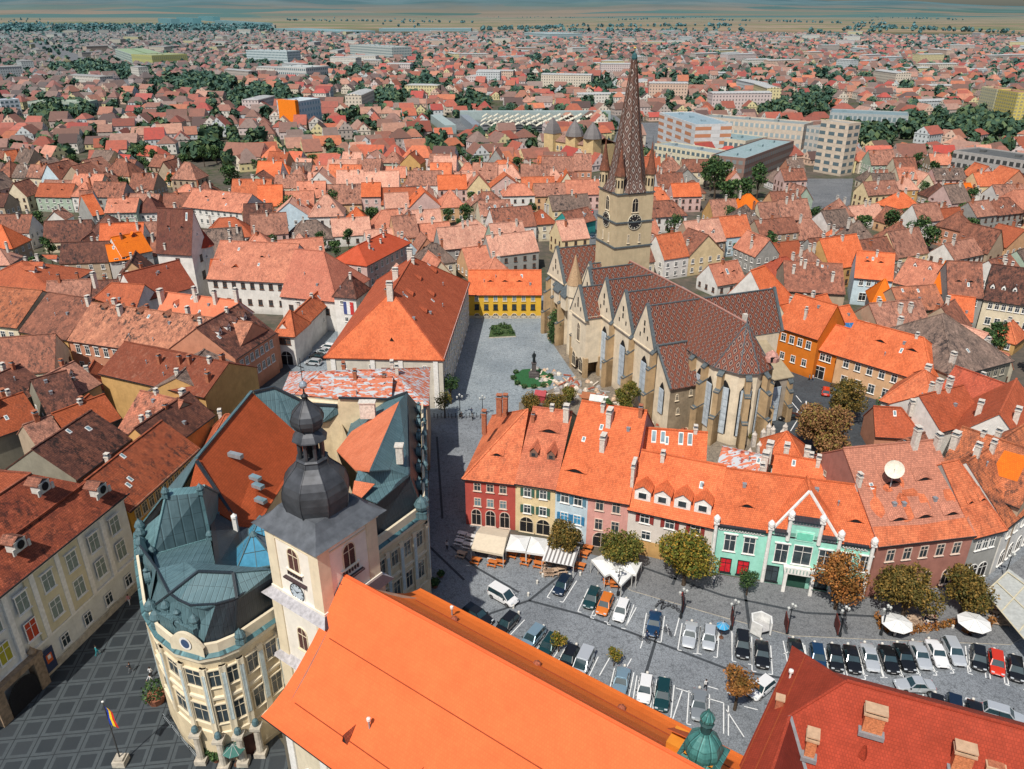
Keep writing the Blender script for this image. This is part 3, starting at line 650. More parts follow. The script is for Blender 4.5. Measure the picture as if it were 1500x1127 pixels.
# salmon building and right neighbours
A=V(1268,874); B=V(1404,857)
PATCHY=roofmat('salmon_patched_tiles',(.46,.19,.125),(.40,.165,.11),.22,(.16,.07,.05))
sa,sro,Wd=house('corner_mansion','broad salmon roofed mansion with rust walls, satellite dish and eyebrow dormers',A,B,24,9.6,18.4,'g',wallmat('rust_plaster',(.42,.19,.15)),PATCHY,
 [(5,7.2,1.1,1.9,dict(fm=FR)),(4,2.0,1.4,2.6,dict(arch=1,pm=DARK,fm=FR,name='arch_opening'))],sideL=[(3,12,.5,.5,dict(margin=7,fm=STONE))],
 eyes=[(.28,.10,3,.55),(.55,.10,3,.55),(.84,.10,2.6,.5),(.36,.29,3,.55),(.70,.29,2.8,.5)],chim=[(.74,.47,3.4,.8,.9),(.01,.30,1.8,.5,.8),(.98,.46,2.2,.6,1.)])
sfm=8.8/12
patch(sro,[(-.1,-.35),(Wd,-.35),(Wd*.97,1.9),(Wd*.5,1.6),(.0,2.0)],sfm,9.6,ORANGE2)
rp_=random.Random(9)
for cx,cy,w2,h2 in ((.12,4.2,1.1,1.6),(.40,3.6,1.3,2.2),(.50,5.6,1.6,.7),(.62,4.4,.8,1.4),(.30,6.4,.8,.6),(.90,4.6,.9,1.2),(.46,7.2,.6,.9)):
    patch(sro,[(cx*Wd+math.cos(k*PI/4)*w2*rp_.uniform(.7,1.2),cy+math.sin(k*PI/4)*h2*rp_.uniform(.6,1.1)) for k in range(8)],sfm,9.6,ORANGE2)

dish=thing('satellite_dish','large pale satellite dish standing on the salmon roof','satellite dish',tuple(V(1307,701,16.2)))
q=MB(); q.tube((0,0,-1.4),(0,0,1.0),.09,.07,8,0); q.beam((0,0,.2),(.5,.8,-.9),.07,.07,0); q.build('mast',[ZINC],dish)
q=MB(); pr=None; ax=Vector((-.35,-.75,.56)).normalized(); sx=ax.cross(Vector((0,0,1))).normalized(); sy=sx.cross(ax)
for k in range(6):
    r=k/5*1.35; ring=[Vector((0,0,1.5))+ax*(r*r*.22)+(sx*math.cos(t*PI/9)+sy*math.sin(t*PI/9))*r for t in range(18)]
    if pr: q.quads(pr,ring,0)
    pr=ring
q.beam(Vector((0,0,1.5)),Vector((0,0,1.5))+ax*1.3,.06,.06,0); q.build('reflector',[flat('dish_cream',(.66,.62,.52))],dish)
# neighbours right of the mansion
house('narrow_house','narrow house with plain orange roof squeezed beside the salmon mansion',V(1404,857),V(1447,845),16,9.2,16.8,'hr',wm('grey'),ORANGE2,[(3,7,.9,1.7),(2,2,1.6,2.6,ARCH)],eyes=[(.3,.2,1.2,.4),(.7,.2,1.2,.4)])
house('street_house','white house with mottled brown and orange roof along the side street at the right',V(1450,842),V(1530,775),15,9.4,16.6,'g',wm('white'),roofmat('speckled_orange_tiles',(.55,.17,.07),(.25,.09,.05),.6),[(7,7,.95,1.7),(6,2.2,1.5,2.6,ARCH)],chim=[(.15,.5,2,.6,.8),(.6,.55,2,.6,.8)])
# ================= near church: nave, tower, turret =================
CRZ=R(-35.8)
NEWR=roofmat('fresh_orange_tiles',(.74,.15,.046),(.67,.13,.04),.0,patch=0)
ch=thing('church','large church nave with smooth bright orange roof filling the foreground','church',(-16.3,64.7,0),CRZ)
D_=Vector((math.cos(CRZ),math.sin(CRZ))); Nn=Vector((-D_.y,D_.x)); O_=Vector((-16.3,64.7))
occupy([O_+D_*-12+Nn*-13,O_+D_*75+Nn*-13,O_+D_*75+Nn*13,O_+D_*-12+Nn*13])
cw=wallmat('church_cream_plaster',(.74,.66,.50),.2); q=MB(); LN=66
for sg in(-1,1): q.box((LN/2,sg*10.9,7),(LN-2,.5,14.2),0,0)
q.poly([(-.6,-11,-2),(-.6,11,-2),(-.6,11,14),(-.6,0,23.8),(-.6,-11,14)],0)
for sg in(-1,1):
    q.box((LN/2,sg*11.25,13.7),(LN-1,.5,.5),0,1); q.box((LN/2,sg*11.2,.8),(LN-1,.3,1.6),0,1)
    for i in range(14): q.box((1+i*4.9,sg*11.22,6.8),(1,.25,13.4),0,1)
q.build('wall',[cw,WHITEM],ch)
q=MB()
prof=[(0,24.6),(2.5,21.7),(5,19.0),(7.2,16.95),(9,15.6),(10.4,14.85),(11.3,14.5),(11.9,14.35)]
for sg in(-1,1):
    for i in range(len(prof)-1):
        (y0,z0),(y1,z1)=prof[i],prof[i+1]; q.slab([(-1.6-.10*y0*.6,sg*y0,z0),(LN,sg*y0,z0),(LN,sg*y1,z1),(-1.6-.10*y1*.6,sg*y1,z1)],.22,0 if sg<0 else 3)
q.beam((-1.6,0,24.55),(LN,0,24.55),.3,.14,0)
for sg in(-1,1): q.beam((-2.3,sg*11.85,14.25),(LN,sg*11.85,14.25),.16,.16,1)
# snow-guard lines
for sg,ys in((-1,(4.2,9.4)),(1,(4.0,8.6))):
    for y in ys:
        z=np.interp(y,[p[0] for p in prof],[p[1] for p in prof])
        q.beam((0,sg*y,z+.06),(LN,sg*y,z+.06),.07,.08,2)
ro=q.build('roof',[NEWR,IRON,flat('rusty_guard',(.28,.06,.02),.8),roofmat('brightened_orange_tiles',(.78,.18,.03),(.72,.155,.024),.0,patch=0)],ch)  # right slope coloured brighter to make up for the grazing sun
def pz(y): return float(np.interp(abs(y),[p[0] for p in prof],[p[1] for p in prof]))
for x,y in((7.5,-9.2),(16,-9.0),(27,-9.2),(38,-9.0)):
    q=MB(); q.poly([(x-.32,y-.5,pz(y-.5)+.02),(x+.32,y-.5,pz(y-.5)+.02),(x,y-.42,pz(y-.5)+1.1)],1); A_=(x,y+1.1,pz(y+1.1)+.05)
    q.poly([(x-.34,y-.55,pz(y-.5)),(x,y-.6,pz(y-.5)+1.2),A_],0); q.poly([(x+.34,y-.55,pz(y-.5)),(x,y-.6,pz(y-.5)+1.2),A_],0); q.build('roof_vent',[roofmat('vent_tiles',(.42,.12,.06),(.3,.1,.06),.2),DARK],ro)
for x,y in((5.5,9),(17,8.8),(27,9)):
    q=MB(); q.lathe((x,y,pz(y)-.1),[(.5,0),(.42,.35),(.05,.65)],7,0); q.build('roof_vent',[roofmat('vent_tiles',(.42,.12,.06),(.3,.1,.06),.2)],ro)
for x,y in((9.0,-7.8),(4.5,9.8)):
    q=MB(); q.tube((x,y,pz(y)-.2),(x,y,pz(y)+1.0),.09,.09,7,0); q.lathe((x,y,pz(y)+1.0),[(.2,0),(.2,.3),(.02,.4)],8,1); q.build('vent_pipe',[ZINC,WHITEM],ro)
facade(ch,(0,-11.2),(LN,-11.2),[(13,8.5,1.5,3.2,dict(arch=1,hood=False))]); facade(ch,(LN,11.2),(0,11.2),[(13,8.5,1.5,3.2,dict(arch=1))])
# tower
tw=thing('church_tower','cream baroque bell tower with dark onion dome and clock beside the orange church roof','bell tower',(-20.42,68.9,0),CRZ)
q=MB(); h=4.0
TWALL=wallmat('tower_cream_plaster',(.86,.81,.72),.12)
q.box((0,0,9.5),(2*h+.5,2*h+.5,24),0,0); q.box((0,0,25.7),(2*h,2*h,8.6),0,0)
for sx in(-1,1):
    for sy in(-1,1):
        q.box((sx*(h-.62),sy*(h-.62),25.2),(1.5,1.5,8.6),0,1); q.box((sx*(h-.4),sy*(h-.4),16.2),(1.6,1.6,9),0,1); q.box((sx*(h-.4),sy*(h-.4),6),(1.8,1.8,11),0,1)
for z,e,t in((29.55,.5,.35),(29.1,.3,.3),(20.2,.55,.3),(11.2,.6,.3),(1,.6,2)): q.box((0,0,z),(2*h+e+.3,2*h+e+.3,t),0,1)
for z in(28.3,): q.box((0,0,z),(2*h+.22,2*h+.22,.16),0,1)
q.build('wall',[TWALL,CREAMT if False else wallmat('tower_trim_plaster',(.78,.68,.50),.15)],tw)
def flare(q,half,z0,h0,z1,m,n=1):
    A=[Vector((sx*half,sy*half,z0)) for sx,sy in((-1,-1),(1,-1),(1,1),(-1,1))]; B=[Vector((p.x/half*h0,p.y/half*h0,z1)) for p in A]
    q.quads(A,B,m); q.poly(A[::-1],m)
LEDGE=flat('mottled_ledge_sheet',(.40,.39,.41),.6,.2,var=.28,scale=2)
q=MB(); 
for z in(20.5,11.5):
  if 1:
    q=MB(); e=h+.25; A=[Vector((sx*(e+.9),sy*(e+.9),z)) for sx,sy in((-1,-1),(1,-1),(1,1),(-1,1))]; B=[Vector((sx*(h-.1),sy*(h-.1),z+.95)) for sx,sy in((-1,-1),(1,-1),(1,1),(-1,1))]
    for i in range(4): j=(i+1)%4; q.poly([A[i],A[j],B[j],B[i]],1 if i==1 else 0)
    q.poly(A[::-1],0)
    q.build('ledge_roof',[LEDGE,flat('dark_brown_sheet',(.055,.035,.04),.5)],tw)
# roof: concave pyramid, onion, lantern
rf=MB(); pr=[(5.0,29.72),(4.3,30.05),(3.55,30.7),(2.9,31.6)]
sq=lambda r,z:[Vector((sx*r,sy*r,z)) for sx,sy in((-1,-1),(1,-1),(1,1),(-1,1))]
for i in range(len(pr)-1): rf.quads(sq(*pr[i]),sq(*pr[i+1]),0)
rf.poly(sq(*pr[0])[::-1],0); rf.poly(sq(*pr[-1]),0)
rfo=rf.build('roof',[flat('grey_slate_sheet',(.10,.11,.125),.5,.1,var=.3,scale=.8),IRON],tw)
def oct_(name,prof,m,par,ribs=True):
    q=MB(); q.lathe((0,0,0),prof,8,0,PI/8)
    if ribs:
        for k in range(8):
            a=PI/8+k*PI/4
            for i in range(len(prof)-1): q.beam(((prof[i][0]+.02)*math.cos(a),(prof[i][0]+.02)*math.sin(a),prof[i][1]),((prof[i+1][0]+.02)*math.cos(a),(prof[i+1][0]+.02)*math.sin(a),prof[i+1][1]),.08,.08,0)
    return q.build(name,[m],par)
oct_('onion_dome',[(2.95,30.9),(3.3,31.5),(3.52,32.3),(3.6,33.1),(3.52,33.9),(3.28,34.6),(2.8,35.3),(2.2,35.9),(1.75,36.4),(1.55,36.9)],ONION,tw)
q=MB(); q.lathe((0,0,36.9),[(1.62,0),(1.7,.15),(1.5,.3)],8,0,PI/8)
for k in range(8): a=PI/8+k*PI/4; q.tube((1.2*math.cos(a),1.2*math.sin(a),37.1),(1.2*math.cos(a),1.2*math.sin(a),39.1),.2,.2,6,0)
q.tube((0,0,37),(0,0,39),.5,.5,8,1); q.lathe((0,0,39.0),[(1.35,0),(1.35,.25),(1.85,.3),(1.8,.42),(1.45,.9),(1.05,1.25),(1.0,1.4)],8,0,PI/8); q.build('lantern',[ONION,DARK],tw)
oct_('small_onion',[(1.0,40.3),(1.35,40.6),(1.62,41.1),(1.68,41.6),(1.5,42.1),(1.1,42.6),(.6,43.1),(.28,43.5),(.2,43.8)],ONION,tw)
q=MB(); q.lathe((0,0,43.7),[(.2,0),(.36,.15),(.36,.3),(.12,.5),(.07,.9),(.06,1.1)],10,0); q.lathe((0,0,44.7),[(.05,0),(.33,.2),(.42,.45),(.33,.7),(.05,.9)],12,1); q.tube((0,0,45.4),(0,0,48.0),.04,.03,6,0); q.beam((-.42,0,47.1),(.42,0,47.1),.07,.07,0); q.beam((0,-.4,46.6),(0,.4,46.6),.05,.05,0)
q.build('finial',[IRON,flat('pale_ball',(.45,.5,.55),.3,.6)],tw)
LOUV=flat('brown_louvre',(.09,.04,.035),.8,var=.4,scale=8)
def bal(q,rzf):
    pass
for fx,fy,rz in((0,-1,0),(1,0,PI/2),(0,1,PI),(-1,0,-PI/2)):
    cx,cy=fx*h,fy*h
    wo=window(tw,cx,cy,26.5,rz,1.55,2.8,arch=1,fm=wallmat('tower_trim_plaster',(.78,.68,.50)),pm=LOUV)
    q=MB(); q.box((0,-.2,-2.75),(3.4,.4,.18),0,1)
    for i in range(6): q.box((-1+i*.4,-.12,-1.9),(.16,.16,.55),0,1)
    q.box((0,-.1,-1.5),(2.6,.2,.12),0,0); o=q.build('balustrade',[TWALL,flat('dark_brown_sheet',(.055,.035,.04))],wo)
    window(tw,fx*(h+.25),fy*(h+.25),15.9,rz,1.4,3.1,arch=1,fm=wallmat('tower_trim_plaster',(.78,.68,.50)),pm=LOUV)
    window(tw,fx*(h+.25),fy*(h+.25),6.5,rz,1.2,2.4,arch=1,fm=wallmat('tower_trim_plaster',(.78,.68,.50)),pm=GLASS)
def clock(name,par,x,y,z,rz,r,facem,markm,hh=1,mm=50,sqr=None):
    o=thing_part=bpy.data.objects.new(name,None); bpy.data.objects.remove(o)
    q=MB(); ring=lambda rr,yy,n=28:[Vector((rr*math.cos(k*2*PI/n),yy,rr*math.sin(k*2*PI/n))) for k in range(n)]
    if sqr: q.box((0,-.05,0),(sqr,.1,sqr),0,2)
    q.poly(ring(r,-.14),0); q.quads(ring(r,-.14),ring(r,0),0); q.quads(ring(r*1.06,-.18),ring(r*.98,-.18),1); q.quads(ring(r*1.06,-.18),ring(r*1.06,0),1)
    for k in range(12):
        a=k*PI/6; p0=Vector((math.sin(a)*r*.72,-.17,math.cos(a)*r*.72)); p1=Vector((math.sin(a)*r*.92,-.17,math.cos(a)*r*.92)); s=Vector((math.cos(a),0,-math.sin(a)))*r*(.045 if k%3 else .075)
        q.poly([p0-s,p0+s,p1+s,p1-s],1)
    for a,l,wd in(((hh+mm/60)*PI/6,.52,.06),(mm*PI/30,.82,.04)):
        p0=Vector((-math.sin(a)*r*.12,-.2,-math.cos(a)*r*.12)); p1=Vector((math.sin(a)*r*l,-.2,math.cos(a)*r*l)); s=Vector((math.cos(a),0,-math.sin(a)))*r*wd; q.poly([p0-s,p0+s,p1+s*.4,p1-s*.4],1)
    c=q.build(name,[facem,markm,WHITEM],par); c.location=(x,y,z); c.rotation_euler=(0,0,rz); return c
clock('clock',tw,.0,-h,22.3,0,1.05,flat('pale_clock_face',(.45,.52,.58)),IRON,1,50,2.3); clock('clock',tw,-h,0,22.35,-PI/2,.95,flat('pale_clock_face',(.45,.52,.58)),IRON,1,50,2.3)
occupy([(-27,62),(-14,62),(-14,76),(-27,76)])
# orange-walled turret with green onion at the far end
tp=V(1030,1097,24); tu=thing('roof_turret','small orange turret with green copper onion cap at the edge of the orange roof','turret',(tp.x,tp.y,0),CRZ)
OW=wallmat('bright_orange_plaster',(.70,.26,.03),.12); q=MB(); q.box((0,0,11.3),(3.9,3.9,19),0,0)
for sx in(-1,1):
    for sy in(-1,1): q.box((sx*1.75,sy*1.75,15.3),(.6,.6,11),0,1)
q.box((0,0,20.4),(4.3,4.3,.3),0,1); q.build('wall',[OW,WHITEM],tu)
q=MB(); pr=[(2.7,20.55),(2.2,20.9),(1.95,21.2)]
for i in range(2): q.quads(sq(*pr[i]),sq(*pr[i+1]),0)
q.poly(sq(*pr[0])[::-1],0)
q.lathe((0,0,0),[(2.35,21.0),(2.45,21.6),(2.4,22.3),(2.1,23.1),(1.5,23.8),(.95,24.3),(.8,24.6)],8,0,PI/8); q.lathe((0,0,24.6),[(.7,0),(.7,1.3),(.95,1.4),(.6,1.7)],8,1,PI/8)
q.lathe((0,0,26.2),[(.55,0),(.9,.4),(.95,.8),(.6,1.4),(.2,1.8),(.05,2.3)],8,0,PI/8)
q.build('dome',[seammat('verdigris_sheet',(.03,.13,.12),(.09,.27,.25),1.2,.5,.1,.7),flat('dark_green_metal',(.02,.06,.06))],tu)
for fx,fy,rz in((0,-1,0),(1,0,PI/2),(0,1,PI),(-1,0,-PI/2)): window(tu,fx*1.96,fy*1.96,18.2,rz,1.3,2.2,arch=1,pm=flat('violet_grey_glass',(.16,.13,.17)))
q=MB(); dl=-3.6
q.slab([(-2.2,-.2,22.2),(-2.2,3.6,19.0),(-5.2,3.6,18.4),(-5.2,.4,21.2)],.2,0); q.box((-3.6,1.8,17.5),(2.8,3.2,3.2),0,1); q.build('side_roof',[NEWR,OW],tu)
tu.scale=(.64,.64,.64); tu.location.z=28.5*.36
# red roofed building bottom right
RR=REDT
rb=thing('red_roofed_building','building with deep red roof, brick chimneys and a grey gutter valley','building',(29.5,63.2,0),0.)
org=(29.5,63.2,0)
ZE,ZR=15.,21.5
a=V(1155,965,ZE); c=V(1083,1121,ZE); dc=(c-a).normalized(); cf=a+dc*40; b1=V(1240,998,ZR); b2=V(1500,1068,ZR); dd=(b2-b1).normalized(); b2f=b1+dd*50
r=onplane(1157,1049,a,c,b1); w0=onplane(1129,1135,a,c,b1); wd=(w0-r).normalized(); w1=r+wd*30
v=onplane(1176,1116,b1,b2,r); vd=(v-r); v1=r+vd.normalized()*9
nb=(a-r); q=MB(org)
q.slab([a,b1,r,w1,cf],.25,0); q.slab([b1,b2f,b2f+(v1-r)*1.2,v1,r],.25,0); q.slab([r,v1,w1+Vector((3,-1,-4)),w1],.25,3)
q.slab([b1,a,a+Vector((1.5,3,-1)),b1+Vector((2.5,7,-6)),b2f+Vector((2.5,7,-6)),b2f],.25,0)
q.beam(b1+Vector((0,0,.06)),b2f+Vector((0,0,.06)),.3,.15,0); q.beam(r+Vector((0,0,.05)),b1+Vector((0,0,.05)),.2,.1,0); q.beam(r+Vector((0,0,.05)),w1+Vector((0,0,.05)),.25,.12,0); q.beam(r+Vector((0,0,.1)),v1+Vector((0,0,.12)),.45,.1,1)
pe=(r-a)-dc*(r-a).dot(dc)
for k in(.10,.62): q.beam(a+pe*k+dc*.5+Vector((0,0,.06)),a+pe*k+dc*36+Vector((0,0,.06)),.08,.08,2)
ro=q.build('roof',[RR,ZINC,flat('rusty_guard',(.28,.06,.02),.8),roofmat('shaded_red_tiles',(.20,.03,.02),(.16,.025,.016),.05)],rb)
q=MB(org)
i0=a+Vector((.5,-.3,0)); i1=cf+Vector((.5,-.3,0)); q.poly([(i0.x,i0.y,-1),(i1.x,i1.y,-1),(i1.x,i1.y,ZE-.2),(i0.x,i0.y,ZE-.2)],0); j1=b2f+Vector((2,6.4,0)); j0=b1+Vector((2,6.4,0)); q.poly([(i0.x,i0.y,-1),(i0.x,i0.y,ZE-.2),(j0.x,j0.y,ZE-.3),(j0.x,j0.y,-1)],0); q.poly([(j0.x,j0.y,-1),(j0.x,j0.y,ZE-.3),(j1.x,j1.y,ZE-.3),(j1.x,j1.y,-1)],0)
q.build('wall',[wm('cream')],rb)
bfar=b2f
def bigchim(px,py,dz,w,l,rz):
    p=onplane(px,py,b1,b2,r); q=MB(org); p=p+Vector((0,0,.9))
    q.box((p.x,p.y,p.z),(w,l,2.6),rz,0); q.box((p.x,p.y,p.z+1.35),(w+.3,l+.3,.2),rz,1); q.box((p.x,p.y,p.z+1.55),(w*.9,l*.9,.3),rz,3); q.box((p.x,p.y,p.z+1.8),(w+.25,l+.25,.14),rz,1); q.box((p.x,p.y,p.z-1.0),(w+.5,l+.5,.5),rz,2)
    q.build('chimney',[flat('orange_brick',(.52,.20,.09),.9,var=.4,scale=6),flat('sand_cap',(.50,.34,.22),.9),ZINC,DARK],ro)
ar=math.atan2(dd.y,dd.x)
bigchim(1276,1070,0,1.7,1.0,ar); bigchim(1185,1104,0,.9,1.1,ar); bigchim(1405,1126,0,1.5,1.0,ar)
p=onplane(1264,1106,b1,b2,r); q=MB(org); q.lathe((p.x,p.y,p.z-.2),[(.5,0),(.1,1.5)],4,0); q.build('roof_vent',[RR],ro)
p=onplane(1157,993,a,c,b1); q=MB(org); q.tube((p.x,p.y,p.z-.3),(p.x,p.y,p.z+.8),.1,.1,6,0); q.lathe((p.x,p.y,p.z+.8),[(.25,0),(.25,.25),(.02,.35)],8,0); q.build('vent_pipe',[WHITEM],ro)
p=onplane(1141,1034,a,c,b1); q=MB(org); q.box((p.x,p.y,p.z+.3),(.7,.7,1.6),ar,0); q.box((p.x,p.y,p.z+1.1),(.9,.9,.15),ar,1); q.build('chimney',[BRICK,flat('sand_cap',(.5,.34,.22))],ro)
p=onplane(1458,1122,b1,b2,r); q=MB(org); q.box((p.x,p.y,p.z+.1),(1.6,1.3,.35),ar,0); q.box((p.x,p.y,p.z+.3),(1.3,1,.1),ar,1); q.build('roof_hatch',[flat('sand_cap',(.5,.34,.22)),BRICK],ro)
occupy([a,bfar+Vector((2,8,0)),bfar+dc*30,cf])
# ================= corner hall with copper and mansard roofs =================
HO=(-30,95,0)
hall=thing('corner_hall','cream corner palace with green copper caps, dark mansards and a rounded front','palace',HO)
HW=wallmat('hall_cream_plaster',(.72,.60,.40),.25); HT=wallmat('hall_trim_plaster',(.76,.67,.50),.2)
PB=flat('pale_blue_panel',(.46,.54,.55),.8,var=.2)
zc=16.0
# outer wall line (counter-clockwise seen from above, starting at the street side)
outer=[V(p[0],p[1],zc) for p in ((624,598),(628,752),(548,812),(350,950),(322,962),(290,968),(255,958),(226,934),(207,900),(197,830),(195,782),(240,724),(372,572))]
o2=[Vector((p.x,p.y)) for p in outer]; occupy(o2)
q=MB(HO)
def offs(pts,d):
    out=[]; n=len(pts)
    for i in range(n):
        a,b,c=pts[i-1],pts[i],pts[(i+1)%n]; e1=(b-a).normalized(); e2=(c-b).normalized(); n1=Vector((-e1.y,e1.x)); n2=Vector((-e2.y,e2.x)); m=(n1+n2); m=m/max(.3,m.length_squared)*2; out.append(b+m*d/2*1.0)
    return out
area=sum(o2[i].x*o2[(i+1)%len(o2)].y-o2[(i+1)%len(o2)].x*o2[i].y for i in range(len(o2)))
SG=-1 if area>0 else 1   # +d moves outward when SG*d
def ring(d,z): return [Vector((p.x,p.y,z)) for p in offs(o2,SG*d)]
wallr=ring(-1.0,0)
r=lambda d,z:ring(d,z)
q.quads(r(-1,-2),r(-1,15.2),0); q.quads(r(-.6,-2),r(-.6,4.6),0); q.quads(r(-.6,4.6),r(-1,4.7),1); q.quads(r(-.55,9.7),r(-.55,10.0),1); q.quads(r(-.55,10),r(-1,10.1),1); q.quads(r(-1,9.6),r(-.55,9.7),1)
q.quads(r(-1,14.9),r(-.2,15.5),1); q.quads(r(-.2,15.5),r(-.2,15.9),1); 
NS=10
for A_,B_ in((r(-.9,15.9),r(-.9,17.5)),(r(-.9,17.5),r(-1.5,17.55)),(r(-1.5,17.55),r(-1.5,16))): q.quads(A_[:NS],B_[:NS],1,False)
q.build('wall',[HW,HT],hall)
q=MB(HO); q.quads(r(-.2,15.95),r(0,16.0),0); q.quads(r(0,16.02),r(-.95,16.3),0); q.build('cornice_walk',[seammat('blue_green_sheet',(.05,.13,.15),(.11,.22,.24),2.4,.5,.1,.4)],hall)
# windows and pilasters on the visible facades
def hall_face(i,n,shutw=1.25,full=True,pil=True):
    a=Vector((wallr[i].x-HO[0],wallr[i].y-HO[1])); b=Vector((wallr[(i+1)%len(wallr)].x-HO[0],wallr[(i+1)%len(wallr)].y-HO[1]))
    cx=sum(p.x for p in o2)/len(o2)-HO[0]; cy=sum(p.y for p in o2)/len(o2)-HO[1]
    d=b-a; nn=Vector((d.y,-d.x)); 
    if nn.dot((a+b)/2-Vector((cx,cy)))<0: a,b=b,a
    facade(hall,a,b,[(n,12.6,shutw,2.2,dict(fm=HT,hood=True,margin=.3)),(n,7.4,shutw,2.6,dict(fm=HT,hood=True,margin=.3)),(n,2.1,shutw+.2,2.6,dict(fm=HT,margin=.3))])
    if pil:
        d=(b-a); L=d.length; d/=L; rz=math.atan2(d.y,d.x); p=MB()
        for k in range(n+1):
            c=a+d*(L*k/n); p.box((c.x,c.y,9.6),(.75,.5,9.6),rz,0); p.box((c.x,c.y,10),(.5,.62,7),rz,1)
        p.build('pilaster',[HT,PB],hall)
hall_face(2,8,1.3); hall_face(3,1,1.9); hall_face(4,1,1.9); hall_face(5,1,1.9); hall_face(6,1,1.8); hall_face(7,1,1.8); hall_face(8,1,1.5); hall_face(1,4,1.2); hall_face(0,9,1.2)
hall_face(11,12,1.1,pil=False)
# columns and door at the rounded corner
for i in(3,4,5,6):
    p=wallr[i]; q=MB(HO); out=(Vector((p.x,p.y))-Vector((-38,72))).normalized()*.9; c=(p.x+out.x,p.y+out.y)
    q.tube((*c,0),(*c,4.3),.45,.38,10,0); q.box((*c,.3),(1.3,1.3,.7),0,0); q.box((*c,4.5),(1.2,1.2,.4),0,0); q.lathe((*c,4.7),[(.3,0),(.42,.4),(.3,.8),(0,1.1)],8,1); q.build('column',[STONE,COPPER],hall)
a=wallr[4];b=wallr[3]; mm=(a+b)/2; q=MB(HO); rz=math.atan2(b.y-a.y,b.x-a.x); 
q.box((mm.x,mm.y,1.9),(2.2,.8,3.8),rz,0); q.box((mm.x,mm.y,1.7),(1.5,1.0,3.2),rz,1); q.build('door',[HT,flat('brown_door',(.08,.03,.02))],hall)
# parapet gable with oval window above the corner
a=ring(-.85,0)[5];b=ring(-.85,0)[6]; d=(b-a); L=d.length; d.normalize(); q=MB(HO); pts=[]
for k in range(13): t=k/12; pts.append((t,17.4+1.5*math.sin(PI*t)**.8))
f=[a+d*L*(t*1.5-.25)+Vector((0,0,z)) for t,z in pts]; n2=Vector((d.y,-d.x,0)); 
if n2.y>0: n2=-n2
f2=[p-n2*.35 for p in f]; base=[Vector((p.x,p.y,16.2)) for p in f]; q.quads(base,f,0,False); q.quads(f,f2,0,False); q.quads(f2,[Vector((p.x,p.y,16.2)) for p in f2],0,False)
c=a+d*L*.5+n2*.06+Vector((0,0,17.6)); s=d; ov=[c+s*math.cos(t*PI/9)*.75+Vector((0,0,math.sin(t*PI/9)*.85)) for t in range(18)]; q.poly([p+n2*.05 for p in ov],1); q.poly([c+(p-c)*.7+n2*.08 for p in ov],2)
q.build('parapet_gable',[HT,WHITEM,flat('navy_glass',(.05,.09,.18),.2)],hall)
# ---- roofs (points measured at their heights)
TEAL=COPPER; DK=SLATE
def P3(x,y,z): return V(x,y,z)
def rp(name,faces,mats,par=None,t=.18):
    q=MB(HO)
    for pts,m in faces: q.slab([P3(*p) for p in pts],t,m)
    return q.build(name,mats,par or hall)
inr=ring(-1.7,16.2)
# corner cap (low copper cone) and steep skirt
capb=[(248,870,21.6),(262,880,21.6),(279,888,21.6),(298,891,21.6),(316,886,21.6),(334,881,21.6),(347,877,21.6)]
apexs=[(290,837,23.2),(341,839,23.2)]
cap=rp('corner_roof',[([*capb,*apexs[::-1]],0),([(248,870,21.6),apexs[0],(273,824,22.4),(229,833,21.4)],0),([apexs[1],(347,877,21.6),(404,841,21.6),(400,834,22.8)],0),([apexs[0],apexs[1],(400,834,22.8),(388,832,22.2),(316,830,22.0),(273,824,22.4)],0)],[TEAL,DK])
q=MB(HO)
for A_,B_ in (((248,870,21.75),(290,837,23.3)),((290,837,23.3),(341,839,23.3)),((341,839,23.3),(347,877,21.75))): q.beam(P3(*A_),P3(*B_),.3,.2,0)
q.build('ridge',[DK],cap); q=MB(HO)
skirt=[P3(*p) for p in [(205,800,21.2),(229,833,21.4)]+capb+[(404,841,21.6),(470,795,21.6),(552,737,21.6)]]
low=[Vector((inr[i].x,inr[i].y,16.4)) for i in(10,9,8,7,6,5,4,3)]
def resample(P,n):
    L=[0]; 
    for i in range(1,len(P)): L.append(L[-1]+(P[i]-P[i-1]).length)
    out=[]
    for k in range(n):
        s=L[-1]*k/(n-1); i=max(j for j in range(len(L)) if L[j]<=s+1e-6); i=min(i,len(P)-2); t=(s-L[i])/(L[i+1]-L[i]); out.append(P[i].lerp(P[i+1],t))
    return out
lw=[inr[10],inr[9],inr[8],inr[7],inr[6],inr[5],inr[4],inr[3],inr[2]]
lw=[Vector((p.x,p.y,16.3)) for p in lw]
sk=[P3(205,800,21.2),P3(229,833,21.4),P3(248,870,21.6),P3(262,880,21.6),P3(279,888,21.6),P3(316,886,21.6),P3(334,881,21.6),P3(347,877,21.6),P3(552,737,21.6)]
for i in range(len(sk)-1): q.poly([lw[i],lw[i+1],sk[i+1],sk[i]],1 if i>4 else 0)
q.beam(sk[2],lw[2],.2,.2,1); q.beam(sk[7],lw[7],.2,.2,1)
for i in range(len(sk)-1): q.beam(sk[i]+Vector((0,0,.1)),sk[i+1]+Vector((0,0,.1)),.22,.18,1)
# east steep slope along the street
e0=P3(596,575,22.0); e1=P3(599,695,22.0); q.poly([Vector((inr[1].x,inr[1].y,16.3)),Vector((inr[0].x,inr[0].y,16.3)),e0,e1],1); q.poly([lw[8],Vector((inr[1].x,inr[1].y,16.3)),e1,sk[8]],1)
q.beam(e1,Vector((inr[1].x,inr[1].y,16.3)),.3,.25,1); q.beam(sk[8],e1,.35,.25,1); q.beam(e1,e0,.35,.25,1)
q.build('mansard_slope',[TEAL,DK],hall)
